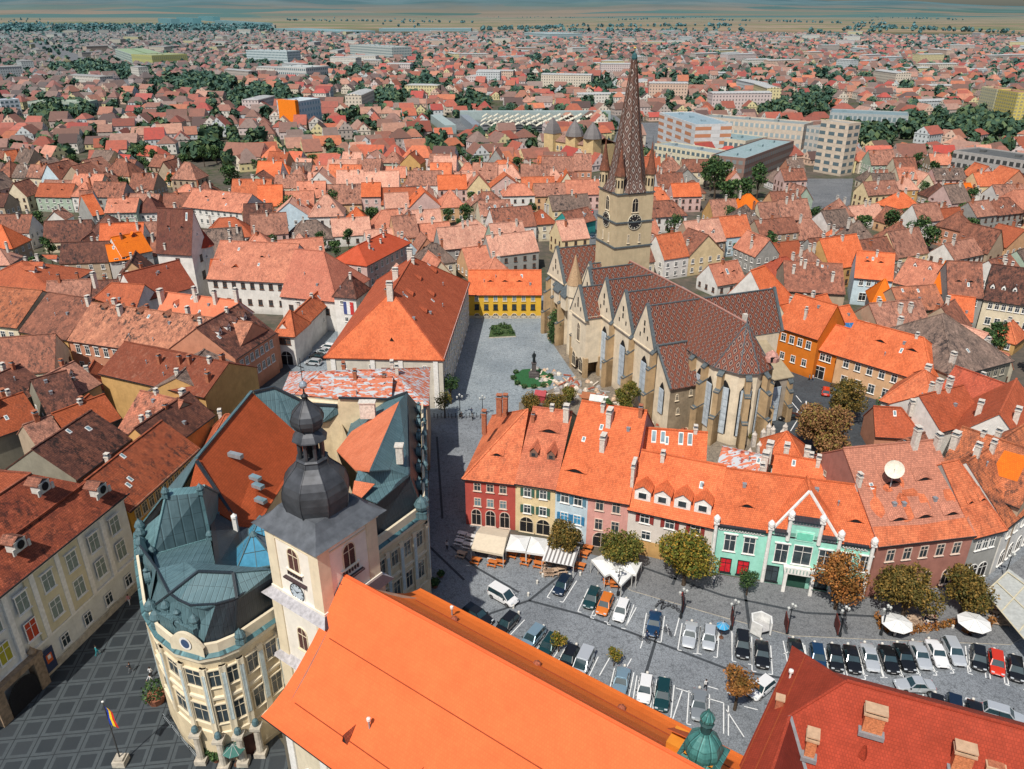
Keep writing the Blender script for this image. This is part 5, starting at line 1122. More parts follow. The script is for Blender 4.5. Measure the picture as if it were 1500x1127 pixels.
# old fortified town hall group
EH('white_long_house','long white two storey house with pale salmon roof beside the brown roofed tower',(303,407),(421,413),10,21,18,'g','white',PINK,rr_(8,(8.2,),1.0,1.5,fm=WOOD)+rr_(7,(3.4,),1.0,1.5,fm=WOOD),eyes=[(.6,.3,1.6,.4)],cat='house')
EH('low_orange_wing','dark orange lean roof wing with a black dormer in front of the white long house',(305,405),(378,406),9.9,7,13.9,'g','white',roofmat('dark_orange_tiles',(.42,.085,.028),(.34,.07,.022)),dorms=[(.55,.12,2.2,1.5,flat('black_dormer',(.03,.03,.03)))])
EH('salmon_gable_house','white gabled house with big salmon roof turned toward the gate tower',(411,432),(492,440),9,20,19,'hr','white',roofmat('dusty_salmon_tiles',(.46,.17,.11),(.38,.13,.085),.25,(.13,.06,.045)),rr_(4,(5.5,),1.1,1.6,fm=WOOD)+rr_(2,(8,),.5,.6))
EH('brown_roofed_tower','tall white tower house with steep dark brown saddle roof and two small dormers',(229,366),(280,369),17,8.5,28,'g','white',roofmat('purple_brown_tiles',(.20,.075,.05),(.14,.05,.04),.5),[(1,14,1.1,1.6,dict(off=.8,fm=WOOD)),(1,8,1.1,1.6,dict(fm=WOOD))],side=[(1,14,1,1.8,dict(fm=WOOD)),(1,9,1.4,2.2,dict(fm=WOOD)),(1,21,.5,.5)],eyes=[(.33,.28,1.,.4),(.72,.28,1.,.4)],chim=[(.25,.03,1.,.5,.5)],cat='tower')
tp=V(297,372,14); q=thing('round_stair_tower','round white stair tower attached to the brown roofed tower house','tower',(tp.x,tp.y,0)); m_=MB(); m_.lathe((0,0,0),[(3.4,-2),(3.4,7),(3.5,7.2),(3.2,7.4),(3.2,16.5)],14,0); m_.lathe((0,0,16.5),[(3.7,0),(1.8,3.2),(.1,6)],14,1); m_.build('wall',[wm('white'),REDT],q)
for a,z in((-.9,14),(-.6,11),(-.7,7.5)): window(q,3.2*math.cos(a),3.2*math.sin(a),z,a+PI/2,.5,.6)
EH('gate_wing','long white wall wing with thin orange roof running down to the gate',(430,491),(486,437),7.5,5,10.5,'g','white',ORANGE2,r2(2,4,.5,.9),side=r2(1))
EH('gate_pavilion','small white gate house with orange hipped roof and dark archway',(402,489),(430,491),8,9,12.5,'h','white',ORANGE2,[(3,6.2,.8,1.4,dict(fm=WOOD)),(1,1.8,3,3.6,dict(arch=1,pm=DARK,name='arch_opening',margin=.3))])
gt,_,_=EH('banner_tower','white gate tower with dark tiled pyramid roof and a flag banner on its wall',(489,432),(521,435),11.5,8,16,'h','white',DARKT,[(2,9.6,.7,.8),(1,5,.8,1.1),(1,1.5,2.2,3,dict(arch=1,pm=DARK,name='arch_opening',margin=.3))],side=rr_(2,(9,5),.7,1.))
q=MB(); 
for i,c in enumerate(('a','b','c')): q.box((3.0+i*.95,-.16,8.2),(.95,.06,3.4),0,i)
q.build('banner',[flat('banner_blue',(.06,.08,.22)),flat('banner_white',(.7,.7,.7)),flat('banner_red',(.5,.04,.04))],gt)
occupy([V(300,412),V(420,418),V(495,470),V(440,520),V(400,500),V(310,478)])
occupy([V(108,314),V(235,316),V(240,352),V(120,352)])
# row of houses on the left; darkest tiles also carry that quarter's shade
EH('cream_row_house','cream house at the left edge with brown orange roof and dark archway',(-60,470),(25,479),9,20,15,'g','cream',roofmat('rusty_brown_tiles',(.42,.15,.075),(.30,.10,.05),.5),rr_(6,(6.5,),1.2,1.8)+rr_(3,(1.8,),2,2.8,arch=1,pm=DARK))
EH('ochre_row_house','ochre house with mottled brown roof between cream and pink row houses',(29,484),(98,496),8.5,20,15,'g','ochre',BROWN,rr_(5,(6.4,),.8,1.2,fm=WOOD)+rr_(2,(1.8,),2,2.4,arch=1,pm=DARK),chim=[(.98,.42,2.2,.9,1.)])
EH('pink_row_house','long salmon and white house with speckled brown roof and row of small dormers',(100,497),(340,531),9,18,15,'g',SALMONW,roofmat('speckled_brown_tiles',(.46,.20,.12),(.30,.12,.075),.62),rr_(16,(6.8,),1.1,1.9,fm=WHITEM,hood=True)+rr_(16,(2.6,),1.1,1.9,fm=WHITEM),dorms=[(t,.42,1.5,.8,flat('dark_dormer',(.2,.12,.09))) for t in(.1,.2,.33,.5,.68,.82)],chim=[(.22,.4,2,.8,1.2),(.6,.55,2,.7,1)])
EH('dark_roofed_house','salmon house with dark brown roof and four white dormers facing the alley',(344,524),(402,486),10.5,17,16.5,'g',SALMONW,DARKT,rr_(7,(8.2,4.6),1,1.7,fm=WHITEM),dorms=[(t,.3,1.2,1.1) for t in(.2,.4,.6,.8)],side=rr_(3,(7,)))
EH('courtyard_house','low red brown roof with small chimneys around a dark open courtyard',(146,545),(300,580),10.5,15,14.5,'g','ochre',roofmat('streaked_red_brown_tiles',(.26,.075,.04),(.20,.055,.03),.25,(.42,.22,.15)),chim=[(.45,.3,1.8,.6,.8,BRICK),(.62,.35,1.8,.6,.8,BRICK),(.7,.38,1.8,.6,.8,BRICK),(.92,.55,1.6,.7,1,BRICK),(.95,.2,1.8,.7,.9,BRICK)])
EH('ochre_alley_house','ochre house with tall windows along the alley beside the copper roofed palace',(305,574),(343,531),10,12,13,'g','ochre',GREYT,rr_(7,(8,4.6),1,1.9,fm=CREAMT))
EH('patchy_roof_house','house with patchy old and new salmon tiles among the dark roofs',(173,628),(236,645),8,13,13,'g','dirty',roofmat('patchwork_salmon_tiles',(.55,.20,.12),(.28,.13,.09),.6),r2(4,6,.8,.9),dorms=[(.5,.2,1,.8),(.85,.35,1.2,1)],chim=[(.6,.8,2.6,.9,1.)],hr=4)
EH('black_brown_house','dark mossy roof with pale snow guards sloping toward the alley',(236,662),(312,606),9,9,13,'g','ochre',DARKT,chim=[(.2,.6,1.4,.6,.6)])
EH('yellow_alley_house','long mustard house with orange and dark roof patches facing the palace',(187,747),(290,655),10.5,12,15,'g',wallmat('mustard_plaster',(.60,.33,.06)),roofmat('half_dark_orange_tiles',(.40,.11,.05),(.30,.075,.035),.55,(.06,.035,.03)),rr_(10,(8.6,4.8),1.1,1.7,fm=CREAMT),cornice=CREAMT)
EH('mossy_roof_house','wide dark mossy roof behind the mustard house',(110,700),(190,640),11,13,15.5,'g','dirty',DARKT,())
EH('orange_strip_house','narrow orange ridge roof between two dark mossy roofs',(100,640),(175,610),9.5,8,13,'g','dirty',roofmat('dull_orange_tiles',(.40,.10,.04),(.33,.08,.03),.3),())
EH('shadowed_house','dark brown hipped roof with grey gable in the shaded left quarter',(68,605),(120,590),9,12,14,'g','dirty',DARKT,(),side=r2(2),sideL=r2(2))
EH('tiled_heap_house','rough salmon tiled roof sloping over the yard at the left',(100,585),(146,560),9,11,13,'g','tan',SAND,(),dorms=[(.6,.3,1,.8)])
EH('glazed_yard_house','dark orange roof with pale glazed yard cover',(120,640),(165,598),8,8,11,'g','dirty',roofmat('dull_orange_tiles',(.40,.10,.04),(.33,.08,.03)),(),skys=[(.5,.2,2,2.5)])
EH('brown_yard_house','long sagging brown roof below the ochre row house',(-20,610),(70,565),9,12,13,'g','dirty',DARKT,(),chim=[(.8,.6,1.8,.8,.8)])
EH('left_edge_house','dull orange roof with dark patches behind the palace',(-40,650),(60,615),9.5,11,13.5,'g','dirty',roofmat('dull_orange_tiles',(.40,.10,.04),(.33,.08,.03)),(),chim=[(.5,.4,2.4,.9,1.2),(.75,.6,2,.8,1,BRICK)])
EH('salmon_yard_house','small salmon tiled roof with brick chimney behind the palace ridge',(55,655),(95,640),10,8,13,'g','tan',SAND,(),chim=[(.5,.5,1.6,.8,.8,BRICK)])
# palace on the large square
a=V(-90,935,16);b=V(178,722,16); d=Vector((b.x-a.x,b.y-a.y)); Lp=d.length; d/=Lp; prz=math.atan2(d.y,d.x)
pal=thing('baroque_palace','long white and cream baroque palace with arched gateway on the large square','palace',(a.x,a.y,0),prz); DP=25
nv=Vector((-d.y,d.x)); A2=Vector((a.x,a.y)); occupy([A2,A2+d*Lp,A2+d*Lp+nv*DP,A2+nv*DP])
WP=wallmat('palace_white_plaster',(.74,.75,.72),.2); q=MB(); q.box((Lp/2,DP/2,7),(Lp,DP,18),0,0); q.box((Lp/2,-.2,15.4),(Lp+.4,.6,.5),0,1); q.box((Lp/2,-.15,5.2),(Lp+.1,.4,.3),0,1); q.box((Lp/2,-.1,.5),(Lp,.3,1.2),0,2)
q.box((Lp-14,-.14,10.2),(9,.28,9.6),0,3); q.build('wall',[WP,WHITEM,STONE,wallmat('palace_cream_plaster',(.66,.60,.42),.15)],pal)
sp=4.15; nW=int(Lp/sp); GG=flat('grey_green_blind',(.20,.25,.23),.7,var=.2)
for i in range(nW):
    x=Lp-2.9-i*sp
    if x<1: break
    window(pal,x,-.3,12.5,0,1.6,2.5,hood=True,fm=WHITEM,pm=GG,name='window'); 
    pm=GG
    if i==4: pm=flat('red_banner',(.42,.05,.02))
    if i==5: pm=flat('olive_banner',(.36,.33,.03))
    window(pal,x,-.3,8.2,0,1.6,2.6,pm=GLASS if i>5 else pm,fm=WHITEM)
    if i not in(4,5): window(pal,x,-.15,2.7,0,1.2,1.7,pm=GLASS)
    if i%1==0: q=MB(); q.box((x-sp/2,-.2,10.2),(.7,.35,9.8),0,0); q.build('pilaster',[WHITEM],pal)
gx=Lp-2.9-4.15*5
q=MB(); pts=[Vector((gx+math.cos(t*PI/10)*2.2,-1.15,2.2+math.sin(t*PI/10)*2.0)) for t in range(11)]; q.poly([Vector((gx+2.2,-1.15,0))]+pts+[Vector((gx-2.2,-1.15,0))],1)
q.box((gx-3,-.6,2.4),(1.4,1.2,4.8),0,0); q.box((gx+3,-.6,2.4),(1.4,1.2,4.8),0,0); q.box((gx,-.6,4.9),(7.6,1.3,.8),0,0); q.lathe((gx-3,-.6,5.2),[(.4,0),(.55,.5),(.2,1),(0,1.4)],8,0); q.lathe((gx+3,-.6,5.2),[(.4,0),(.55,.5),(.2,1),(0,1.4)],8,0)
q.build('gateway',[flat('brown_carved_stone',(.26,.19,.13),.9,var=.35),DARK],pal)
for dx in(-5.2,5.0): q=MB(); q.box((gx+dx,-.5,2.4),(1.7,.1,3.4),0,0); q.box((gx+dx,-.56,2.7),(.9,.04,1.3),0,1); q.box((gx+dx,-.6,2.9),(.45,.04,.6),0,2); q.build('banner',[flat('navy_banner',(.03,.045,.10)),flat('orange_emblem',(.62,.12,.03)),WHITEM],pal)
q=MB(); zr0,zb=22.0,16.2
q.slab([(-1,-.7,15.7),(Lp+.6,-.7,15.7),(Lp-6.5,7.5,zr0),(-1,7.5,zr0)],.25,0); q.slab([(Lp+.6,-.7,15.7),(Lp+.6,DP,15.7),(Lp-6.5,DP-6,zr0),(Lp-6.5,7.5,zr0)],.25,0)
q.slab([(-1,7.5,zr0),(Lp-6.5,7.5,zr0),(Lp-13.5,DP-7,26),(-1,DP-7,26)],.25,1); q.slab([(Lp-6.5,7.5,zr0),(Lp-6.5,DP-6,zr0),(Lp-13.5,DP-7,26)],.25,0); q.slab([(-1,DP-7,26),(Lp-13.5,DP-7,26),(Lp-6.5,DP+.5,20),(-1,DP+.5,20)],.25,0)
q.beam((-1,7.5,zr0+.1),(Lp-6.5,7.5,zr0+.1),.3,.2,2); q.beam((Lp-6.5,7.5,zr0+.1),(Lp-13.5,DP-7,26.1),.3,.2,2); q.beam((-1,3,18.9),(Lp-2.5,3,18.9),.25,.2,0); q.beam((-1,-.72,15.6),(Lp+.6,-.72,15.6),.2,.2,3)
pr_=q.build('roof',[MAROON,roofmat('dull_red_orange_tiles',(.46,.12,.055),(.36,.09,.04),.12,patch=0),roofmat('ridge_red_tiles',(.36,.12,.07),(.3,.1,.06)),IRON],pal)
dl=[]
for px,py,z in((143,717,19.0),(22,797,19.0),(58,712,22.0)):
    w3=V(px,py,z)-Vector((a.x,a.y,0)); dl.append((w3.x*math.cos(prz)+w3.y*math.sin(prz),-w3.x*math.sin(prz)+w3.y*math.cos(prz),z))
for x,y,z in dl:
    q=MB(); q.box((x,y-.1,z),(1.7,1.5,1.5),0,0); q.poly([(x+math.cos(k*PI/6)*.55,y-.93,z+.1+math.sin(k*PI/6)*.6) for k in range(12)],1); q.slab([(x-1.1,y-.8,z+.6),(x,y-.8,z+1.25),(x,y+1.4,z+1.25),(x-1.1,y+1.4,z+.6)],.12,2); q.slab([(x,y-.8,z+1.25),(x+1.1,y-.8,z+.6),(x+1.1,y+1.4,z+.6),(x,y+1.4,z+1.25)],.12,2); q.box((x-1.15,y-.85,z-.4),(.35,.2,.9),0,0); q.box((x+1.15,y-.85,z-.4),(.35,.2,.9),0,0); q.build('dormer',[flat('aged_white_dormer',(.52,.50,.46),.8),DARK,BROWN],pr_)
# upper left district
EH('broad_orange_house','broad rusty orange roof with three white dormers and a shaded courtyard facade',(78,428),(134,396),9,27,14.5,'h','white',roofmat('rusty_orange_tiles',(.40,.11,.05),(.32,.085,.04),.2),rr_(7,(6.6,),1.1,1.9,fm=WOOD,pm=DARK),dorms=[(.35,.3,1.4,1),(.55,.3,1.4,1),(.9,.3,1.4,1)])
EH('orange_yard_house','orange roof with white parapet chimneys below the white tower house',(113,458),(195,463),9,14,15,'hl','white',roofmat('rusty_orange_tiles',(.40,.11,.05),(.32,.085,.04)),chim=[(.1,.5,2.4,.8,1.2),(.65,.1,2.4,.9,1.)])
EH('salmon_row_roof','sunlit salmon orange roof with three tall white chimneys',(228,462),(335,476),9.5,10,14,'g','white',roofmat('light_salmon_tiles',(.60,.19,.10),(.52,.155,.08),.1),chim=[(.0,.3,3,1,1.4),(.45,.4,3.4,.8,.9),(.72,.4,3.2,.8,.9),(.98,.5,3,.9,.9)],dorms=[(.22,.2,.9,.9)])
EH('dull_red_gable_house','steep dull red roof leaning against the white tower',(205,440),(285,418),11,12,17,'g','white',roofmat('dull_red_tiles',(.33,.085,.045),(.26,.065,.035),.15),side=[(3,8.6,.7,1.2)],sideL=r2(2))
EH('vivid_orange_house','vivid orange roof with a small boxy dormer',(178,375),(222,366),8,11,13,'g','white',roofmat('vivid_orange_tiles',(.72,.17,.01),(.64,.14,.01),.03,patch=0),r2(3,5.5,.7,.9),dorms=[(.7,.4,1.6,.8,ORANGE)])
EH('vivid_lean_house','small vivid orange roof with skylights stepping down the slope',(160,382),(192,378),7,9,11,'g','white',roofmat('vivid_orange_tiles',(.72,.17,.01),(.64,.14,.01)),r2(2),skys=[(.4,.4),(.7,.3)])
EH('green_terrace_house','pale green three storey terrace house with salmon roof and shopfront arches',(153,311),(199,310),9,12,13,'g','palegreen',PINK,rr_(7,(7.3,4.6),.8,1.3)+rr_(5,(1.6,),1.4,2,arch=1,pm=DARK),eyes=[(.3,.3,1.6,.4),(.7,.3,1.6,.4)])
EH('grey_terrace_house','narrow grey terrace house with steep orange roof',(135,315),(152,312),8.5,12,15,'g','grey',ORANGE,rr_(2,(6.5,3.6),.8,1.2))
EH('blue_grey_terrace_house','blue grey terrace house with brown roof at the street bend',(116,306),(136,305),8,12,14,'g','blue',BROWN,rr_(3,(6,3.2),.8,1.2))
EH('rose_terrace_house','off white terrace house with dark purple roof beside the green terrace',(200,311),(231,310),8,12,13,'h','white',roofmat('purple_brown_tiles',(.20,.075,.05),(.14,.05,.04)),rr_(3,(6,3),.8,1.1))
EH('white_long_villa','long pale villa with faded pink roof and grey gable wall near the big dark tree',(268,302),(354,311),8,15,13.5,'g','white',PINK,rr_(9,(6.4,2.8),1.,1.6),eyes=[(.3,.3),(.6,.3)])
EH('red_front_house','small red brick coloured house with pink roof and yellow windows',(249,286),(281,289),7,10,11,'h','salmon',PINK,r2(4,5,.8,1.2,pm=flat('ochre_blind',(.5,.35,.1))))
# patchwork roofed building behind the corner palace
def patchwork():
    m,n,p=newmat('patchwork_roof'); uv,pos,ri,isl=coords(n)
    f=lambda sc,st:noise(n,pos,sc,2,.5,st)
    a=f(1.3,(.45,1.6,1)); col=mix(n,math_(n,'GREATER_THAN',a,.52),(.50,.17,.10),(.42,.45,.48)); b_=f(2.0,(.5,1.5,1)); col=mix(n,math_(n,'GREATER_THAN',b_,.6),col,(.30,.06,.035)); c=f(2.6,(.5,1.5,1)); col=mix(n,math_(n,'GREATER_THAN',c,.66),col,(.28,.42,.50))
    n.links.new(col,p.inputs['Base Color']); return m
PW=patchwork()
EH('patchwork_roof_building','building with patchwork roof of orange, white and pale blue sheets behind the copper palace',(404,600),(625,592),14,16,17.5,'h','tan',PW,(),dorms=[(.72,.2,1.4,1,flat('plaster_dormer',(.5,.4,.3)))],chim=[(.4,.8,1.6,.6,1,BRICK),(.75,.7,1.6,.6,1)])
EH('ruined_gable_house','stone gable with a dark arch rising through the patchwork roof',(487,590),(572,590),14.5,8,17.8,'g',wallmat('rough_ochre_stone',(.42,.26,.16),.5),PW,())
# right of the cathedral
OWL=wallmat('vivid_orange_plaster',(.66,.19,.02),.12)
EH('orange_corner_house','vivid orange two storey house right behind the cathedral choir',(1139,476),(1199,495),10.5,12,17,'g',OWL,ORANGE,[(4,8,1.1,1.8,{}),(3,3.4,1.,1.6,{})],chim=[(.5,.2,2.6,.5,.6)],sideL=r2(2))
EH('orange_gate_house','low orange house with dark gateway between orange and peach buildings',(1197,509),(1226,518),7.5,11,12,'g',OWL,ORANGE,[(2,5.6,1.1,1.6,dict(pm=DARK)),(1,1.6,2.6,3,dict(pm=DARK,off=-1))])
EH('peach_house','long peach house with bright orange hipped roof along the street',(1227,518),(1367,560),8,13,14.5,'hr','peach',ORANGE,rr_(7,(6.2,),1.1,1.7)+[(6,2.2,1.3,2,{})],eyes=[(.35,.3,2.6,.5),(.68,.3,2.6,.5)],chim=[(.04,.8,2.2,1,1)],side=rr_(3,(6,2.4)),cat='house')
EH('solar_panel_house','orange roof with rows of blue solar panels',(1212,488),(1262,478),7,10,11,'g','cream',ORANGE,())
for px,py,z,wd in((1200,462,10.5,6),(1243,483,10,5.5)):
    c=V(px,py,z); s=thing('solar_array','dark blue solar panels on the orange roof '+('behind the orange corner house' if wd==6 else 'nearest the grey mansion'),'solar panel',tuple(c)); q=MB()
    q.slab([(-wd/2,-1.6,-.9),(wd/2,-1.6,-.9),(wd/2,1.6,1.1),(-wd/2,1.6,1.1)],.12,0)
    for k in range(1,5): q.beam((-wd/2+wd*k/5,-1.6,-.86),(-wd/2+wd*k/5,1.6,1.14),.08,.05,1)
    q.build('panel',[flat('solar_blue',(.03,.14,.34),.15,0,.6),ZINC],s)
EH('solar_roof_house','orange roofed house beneath the blue solar panels by the cathedral',(1160,480),(1228,462),8,9,12.5,'g','cream',ORANGE,())
EH('grey_mansion','large weathered mansion with grey brown hipped roof and grimy arched facade',(1398,549),(1482,527),10,24,18,'h','dirty',GREYT,rr_(7,(8,4.4),1.1,2,arch=1,fm=STONE),chim=[(.1,.1,2,.8,1),(.3,.8,2,.8,1)],sideL=rr_(3,(7,)),cat='mansion')
EH('brown_block_house','brown tiled roof with chimneys behind the orange corner house',(1150,425),(1238,430),9,19,14.5,'g','tan',BROWN,(),chim=[(.15,.3,2,.7,.9),(.35,.4,2,.7,.9),(.8,.2,2.2,.7,.9)])
EH('orange_gable_house','tall orange gable roof right behind the cathedral transept',(1128,455),(1165,440),9,14,18,'hr','white',ORANGE,())
EH('blue_terrace_house','pale blue terrace house with bright orange roof',(1252,405),(1308,410),8.5,13,14.5,'g','blue',ORANGE,rr_(4,(6.8,),1,1.5)+rr_(2,(2.6,),1.8,2.2,pm=DARK),eyes=[(.3,.3,1.8,.4),(.65,.3,1.8,.4)])
EH('pink_roof_terrace','cream terrace house with faded pink roof right of the blue terrace house',(1309,412),(1363,425),7.5,13,13.5,'g','cream',PINK,r2(5,5.8,.9,1.2),dorms=[(.3,.35,1,.7),(.7,.35,1,.7)])
EH('narrow_orange_terrace','narrow terrace house with vivid orange roof and a row of little vents',(1364,425),(1387,430),8,13,15,'g','cream',roofmat('vivid_orange_tiles',(.72,.17,.01),(.64,.14,.01)),r2(2))
EH('brown_terrace','brown roofed terrace house with grey walls at the right',(1389,432),(1441,435),9,14,16.5,'g','grey',BROWN,rr_(4,(7,3),1,1.5),eyes=[(.3,.2,1.8,.4),(.65,.2,1.8,.4)])
EH('dark_terrace','long cream terrace house with dark brown roof and small dormers at the right edge',(1442,437),(1525,449),9,15,16.5,'g','cream',DARKT,rr_(7,(7.2,),.9,1.5)+rr_(5,(3,),1.2,1.8),dorms=[(.1,.15,1,.8),(.3,.15,1,.8),(.5,.15,1,.8)])
EH('vivid_yard_house','vivid orange hipped roof in the yard in front of the blue terrace house',(1278,446),(1312,449),7,12,12.5,'h','white',roofmat('vivid_orange_tiles',(.72,.17,.01),(.64,.14,.01)),())
EH('brown_yard_wing','long sandy brown roof in the yard behind the peach house',(1290,485),(1365,478),8,12,13,'g','tan',SAND,(),chim=[(.5,.3,2,.7,.9),(.7,.3,2,.7,.9)])
EH('orange_patch_wing','orange roof in front of the dark terrace house',(1385,465),(1425,470),8,10,12.5,'g','green',ORANGE,())
EH('grey_yard_house','grey brown roof with mossy tiles beside the vivid orange yard house',(1320,455),(1385,450),7.5,11,12,'g','tan',roofmat('streaky_orange_brown_tiles',(.46,.17,.09),(.28,.12,.08),.6),())
EH('hip_street_house','orange hipped roof bungalow at the street beside climbing plants',(1292,585),(1372,607),5.5,15,11,'h','white',ORANGE2,(),chim=[(.5,.7,2.2,1.1,1.1)],side=[(1,4,1,1,{})])
EH('ivy_house','low red roof with climbing plants on its garden wall',(1283,636),(1352,640),4.5,8,8.5,'hr','salmon',roofmat('red_orange_tiles',(.46,.11,.05),(.38,.085,.035),.25),(),chim=[(.8,.5,1.6,.7,.9)])
EH('red_courtyard_house','red brown roof with white gable wall and chimneys at the right',(1378,630),(1442,613),7,12,11.5,'g','white',roofmat('red_orange_tiles',(.46,.11,.05),(.38,.085,.035)),(),chim=[(.4,.5,2.4,.8,1),(.8,.6,2.4,.8,1)])
EH('white_gable_house','white gabled house with red brown roof at the right edge',(1398,634),(1508,664),8.5,18,14.5,'x','white',roofmat('red_orange_tiles',(.46,.11,.05),(.38,.085,.035)),(),chim=[(.2,.3,2.6,.9,1),(.7,.2,2.6,.9,1)])
pb_,pr2,pw2=EH('patched_brown_house','big speckled brown roof with a vivid orange square patch behind the mansion',(1372,692),(1495,740),11.5,13,17.5,'g','tan',roofmat('speckled_orange_tiles',(.55,.17,.07),(.25,.09,.05)),(),chim=[(.02,.3,2.2,1,1.2)])
patch(pr2,[(pw2*.55,2.2),(pw2*.85,2.4),(pw2*.83,5.6),(pw2*.56,5.4)],6/6.5,11.5,roofmat('vivid_orange_tiles',(.72,.17,.01),(.64,.14,.01)))
EH('rear_cottage','white and orange rear house with brick chimneys behind the green building',(1130,703),(1232,722),10,7,13,'g','white',ORANGE,r2(3),chim=[(.15,.7,2.4,.8,1),(.45,.7,2.4,.8,1),(.8,.8,1.6,.6,.8,BRICK)])
EH('stripped_roof_house','roof under repair with bare battens and grey sheets behind the green building',(1046,700),(1112,716),9.5,9,13,'g','tan',PW,(),chim=[(.98,.8,3.2,1,1.2),(.99,.3,3,1.,1.2)])
q0=V(1160,640,11); EH('lattice_roof_house','orange hip roof ringed by pale stone finials below the cathedral',(1118,675),(1180,683),9,8,13,'h','white',ORANGE,())
# ================= modern blocks, landmarks in the distance =================
def bandmat(wc,pb,w):
    name='band_%d_%d_%d'%(int(wc[0]*100+wc[2]*10),int(pb[2]*100),int(w*100))
    if name in MC: return MC[name]
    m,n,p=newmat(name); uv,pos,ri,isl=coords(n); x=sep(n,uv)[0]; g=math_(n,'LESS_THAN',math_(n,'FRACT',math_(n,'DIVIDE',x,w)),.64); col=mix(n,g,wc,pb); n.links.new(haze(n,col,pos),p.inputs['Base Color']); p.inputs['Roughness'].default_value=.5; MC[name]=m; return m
def block(name,label,a,b,h,depth,wc,floors,roofc,cat='building',cols=None,pb=(.10,.14,.16),z0=0.,par=True,strip=True,sides=True,extra=None,front=12):
    A=V(*a,h);B=V(*b,h); d=Vector((B.x-A.x,B.y-A.y)); W_=d.length; rz=math.atan2(d.y,d.x); n=Vector((-d.y,d.x))/W_
    fr=front; occupy([(A.x-n.x*fr,A.y-n.y*fr),(B.x-n.x*fr,B.y-n.y*fr),(B.x+n.x*depth,B.y+n.y*depth),(A.x+n.x*depth,A.y+n.y*depth)])
    t=thing(name,label,cat,(A.x,A.y,0),rz); q=MB(); q.box((W_/2,depth/2,h/2-1),(W_,depth,h+2),0,0)
    for x,y,sx,sy in((W_/2,.15,W_,.3),(W_/2,depth-.15,W_,.3),(.15,depth/2,.3,depth-.6),(W_-.15,depth/2,.3,depth-.6)): q.box((x,y,h+.3),(sx,sy,.6),0,0)
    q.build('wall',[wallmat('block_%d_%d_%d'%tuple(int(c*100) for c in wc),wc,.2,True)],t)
    q=MB(); q.poly([(.3,.3,h+.03),(W_-.3,.3,h+.03),(W_-.3,depth-.3,h+.03),(.3,depth-.3,h+.03)]); 
    for k in range(int(W_/18)): q.box((9+k*18,depth*.5,h+.6),(2.5,2.5,1.2),0,0)
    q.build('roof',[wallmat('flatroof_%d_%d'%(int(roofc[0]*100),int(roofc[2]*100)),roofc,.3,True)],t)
    fh=h/floors; nn=cols or max(2,int(W_/3.2)); w=W_/nn; gm=bandmat(wc,pb,round(w,2))
    for f in range(floors):
        z=fh*(f+.55); q=MB(); e=.05; R0=[Vector((x,y,z-fh*.24)) for x,y in((-e,-e),(W_+e,-e),(W_+e,depth+e),(-e,depth+e))]; R1=[p+Vector((0,0,fh*.48)) for p in R0]
        if not sides: R0=R0[:2];R1=R1[:2]
        q.quads(R0,R1,0,sides); q.build('window_band',[gm],t)
    if extra: extra(t,W_,depth,h)
    return t
block('factory_hall','long cream three storey factory with grey roof and even rows of windows',(959,212),(1089,233),11,13,(.68,.62,.46),3,(.30,.36,.38),'factory')
block('factory_rear_hall','low factory hall with grey green roof behind the cream factory',(1010,198),(1092,208),12,24,(.62,.56,.44),2,(.26,.36,.38),'factory')
block('framed_wing','dark reddish framed wing at right angles to the cream factory',(1092,234),(1163,208),12,18,(.26,.16,.13),3,(.30,.40,.42),'factory',pb=(.2,.22,.22))
block('long_office_block','long pale beige office block with a band of large windows',(1027,172),(1178,184),19,16,(.62,.52,.42),4,(.28,.32,.32),'office block',pb=(.30,.36,.38))
block('office_tower_slab','beige slab tower with narrow window strip, at the right end of the long offices',(1203,178),(1244,183),26,10,(.64,.53,.42),7,(.40,.38,.34),'office block',cols=3)
block('orange_white_block','white block with orange stair panels left of the beige offices',(966,166),(1019,184),20,22,(.66,.66,.66),5,(.30,.40,.46),'office block',cols=4,pb=(.52,.22,.11))
block('sawtooth_hall','long grey building with sloped glazed roof beyond the offices',(1216,166),(1331,171),12,26,(.42,.44,.44),2,(.22,.30,.33),'hall',pb=(.16,.22,.24))
block('ruined_factory','long derelict grey factory with open concrete floors at the right edge',(1397,222),(1520,240),13,22,(.42,.40,.38),3,(.12,.12,.12),'factory',pb=(.05,.05,.05))
block('yellow_tower_block','bright yellow apartment tower at the right edge of the town',(1462,132),(1492,137),22,14,(.70,.56,.14),9,(.40,.2,.12),'apartment block',pb=(.35,.32,.20))
block('pale_yellow_tower_block','pale yellow apartment tower left of the bright yellow one',(1438,128),(1461,132),21,14,(.66,.60,.36),9,(.45,.22,.14),'apartment block',pb=(.35,.35,.28))
block('brown_tower_block','brownish apartment tower right of the yellow towers',(1493,131),(1515,134),22,14,(.42,.28,.18),9,(.3,.16,.12),'apartment block')
block('yellow_hall','wide olive yellow hall among dark trees at the upper left',(192,80),(222,82),16,60,(.50,.46,.12),2,(.40,.40,.18),'hall',pb=(.3,.3,.12))
block('green_white_hall','white office with green roof left of the olive yellow hall',(168,72),(192,80),16,50,(.55,.60,.52),4,(.36,.44,.22),'office block')
block('orange_framed_block','white glass building with a vivid orange frame on its left end',(437,150),(469,145),17,20,(.60,.68,.74),4,(.6,.66,.70),'office block',pb=(.25,.4,.5),extra=lambda t,W_,D,h:[(lambda q:(q.box((-2,8,h/2),(4,16,h+3),0,0),q.build('frame',[flat('vivid_orange_panel',(.75,.20,.01))],t)))(MB())])
block('white_hospital','white long hospital block at the upper left centre',(360,74),(420,76),20,30,(.60,.66,.68),5,(.5,.55,.56),'hospital')
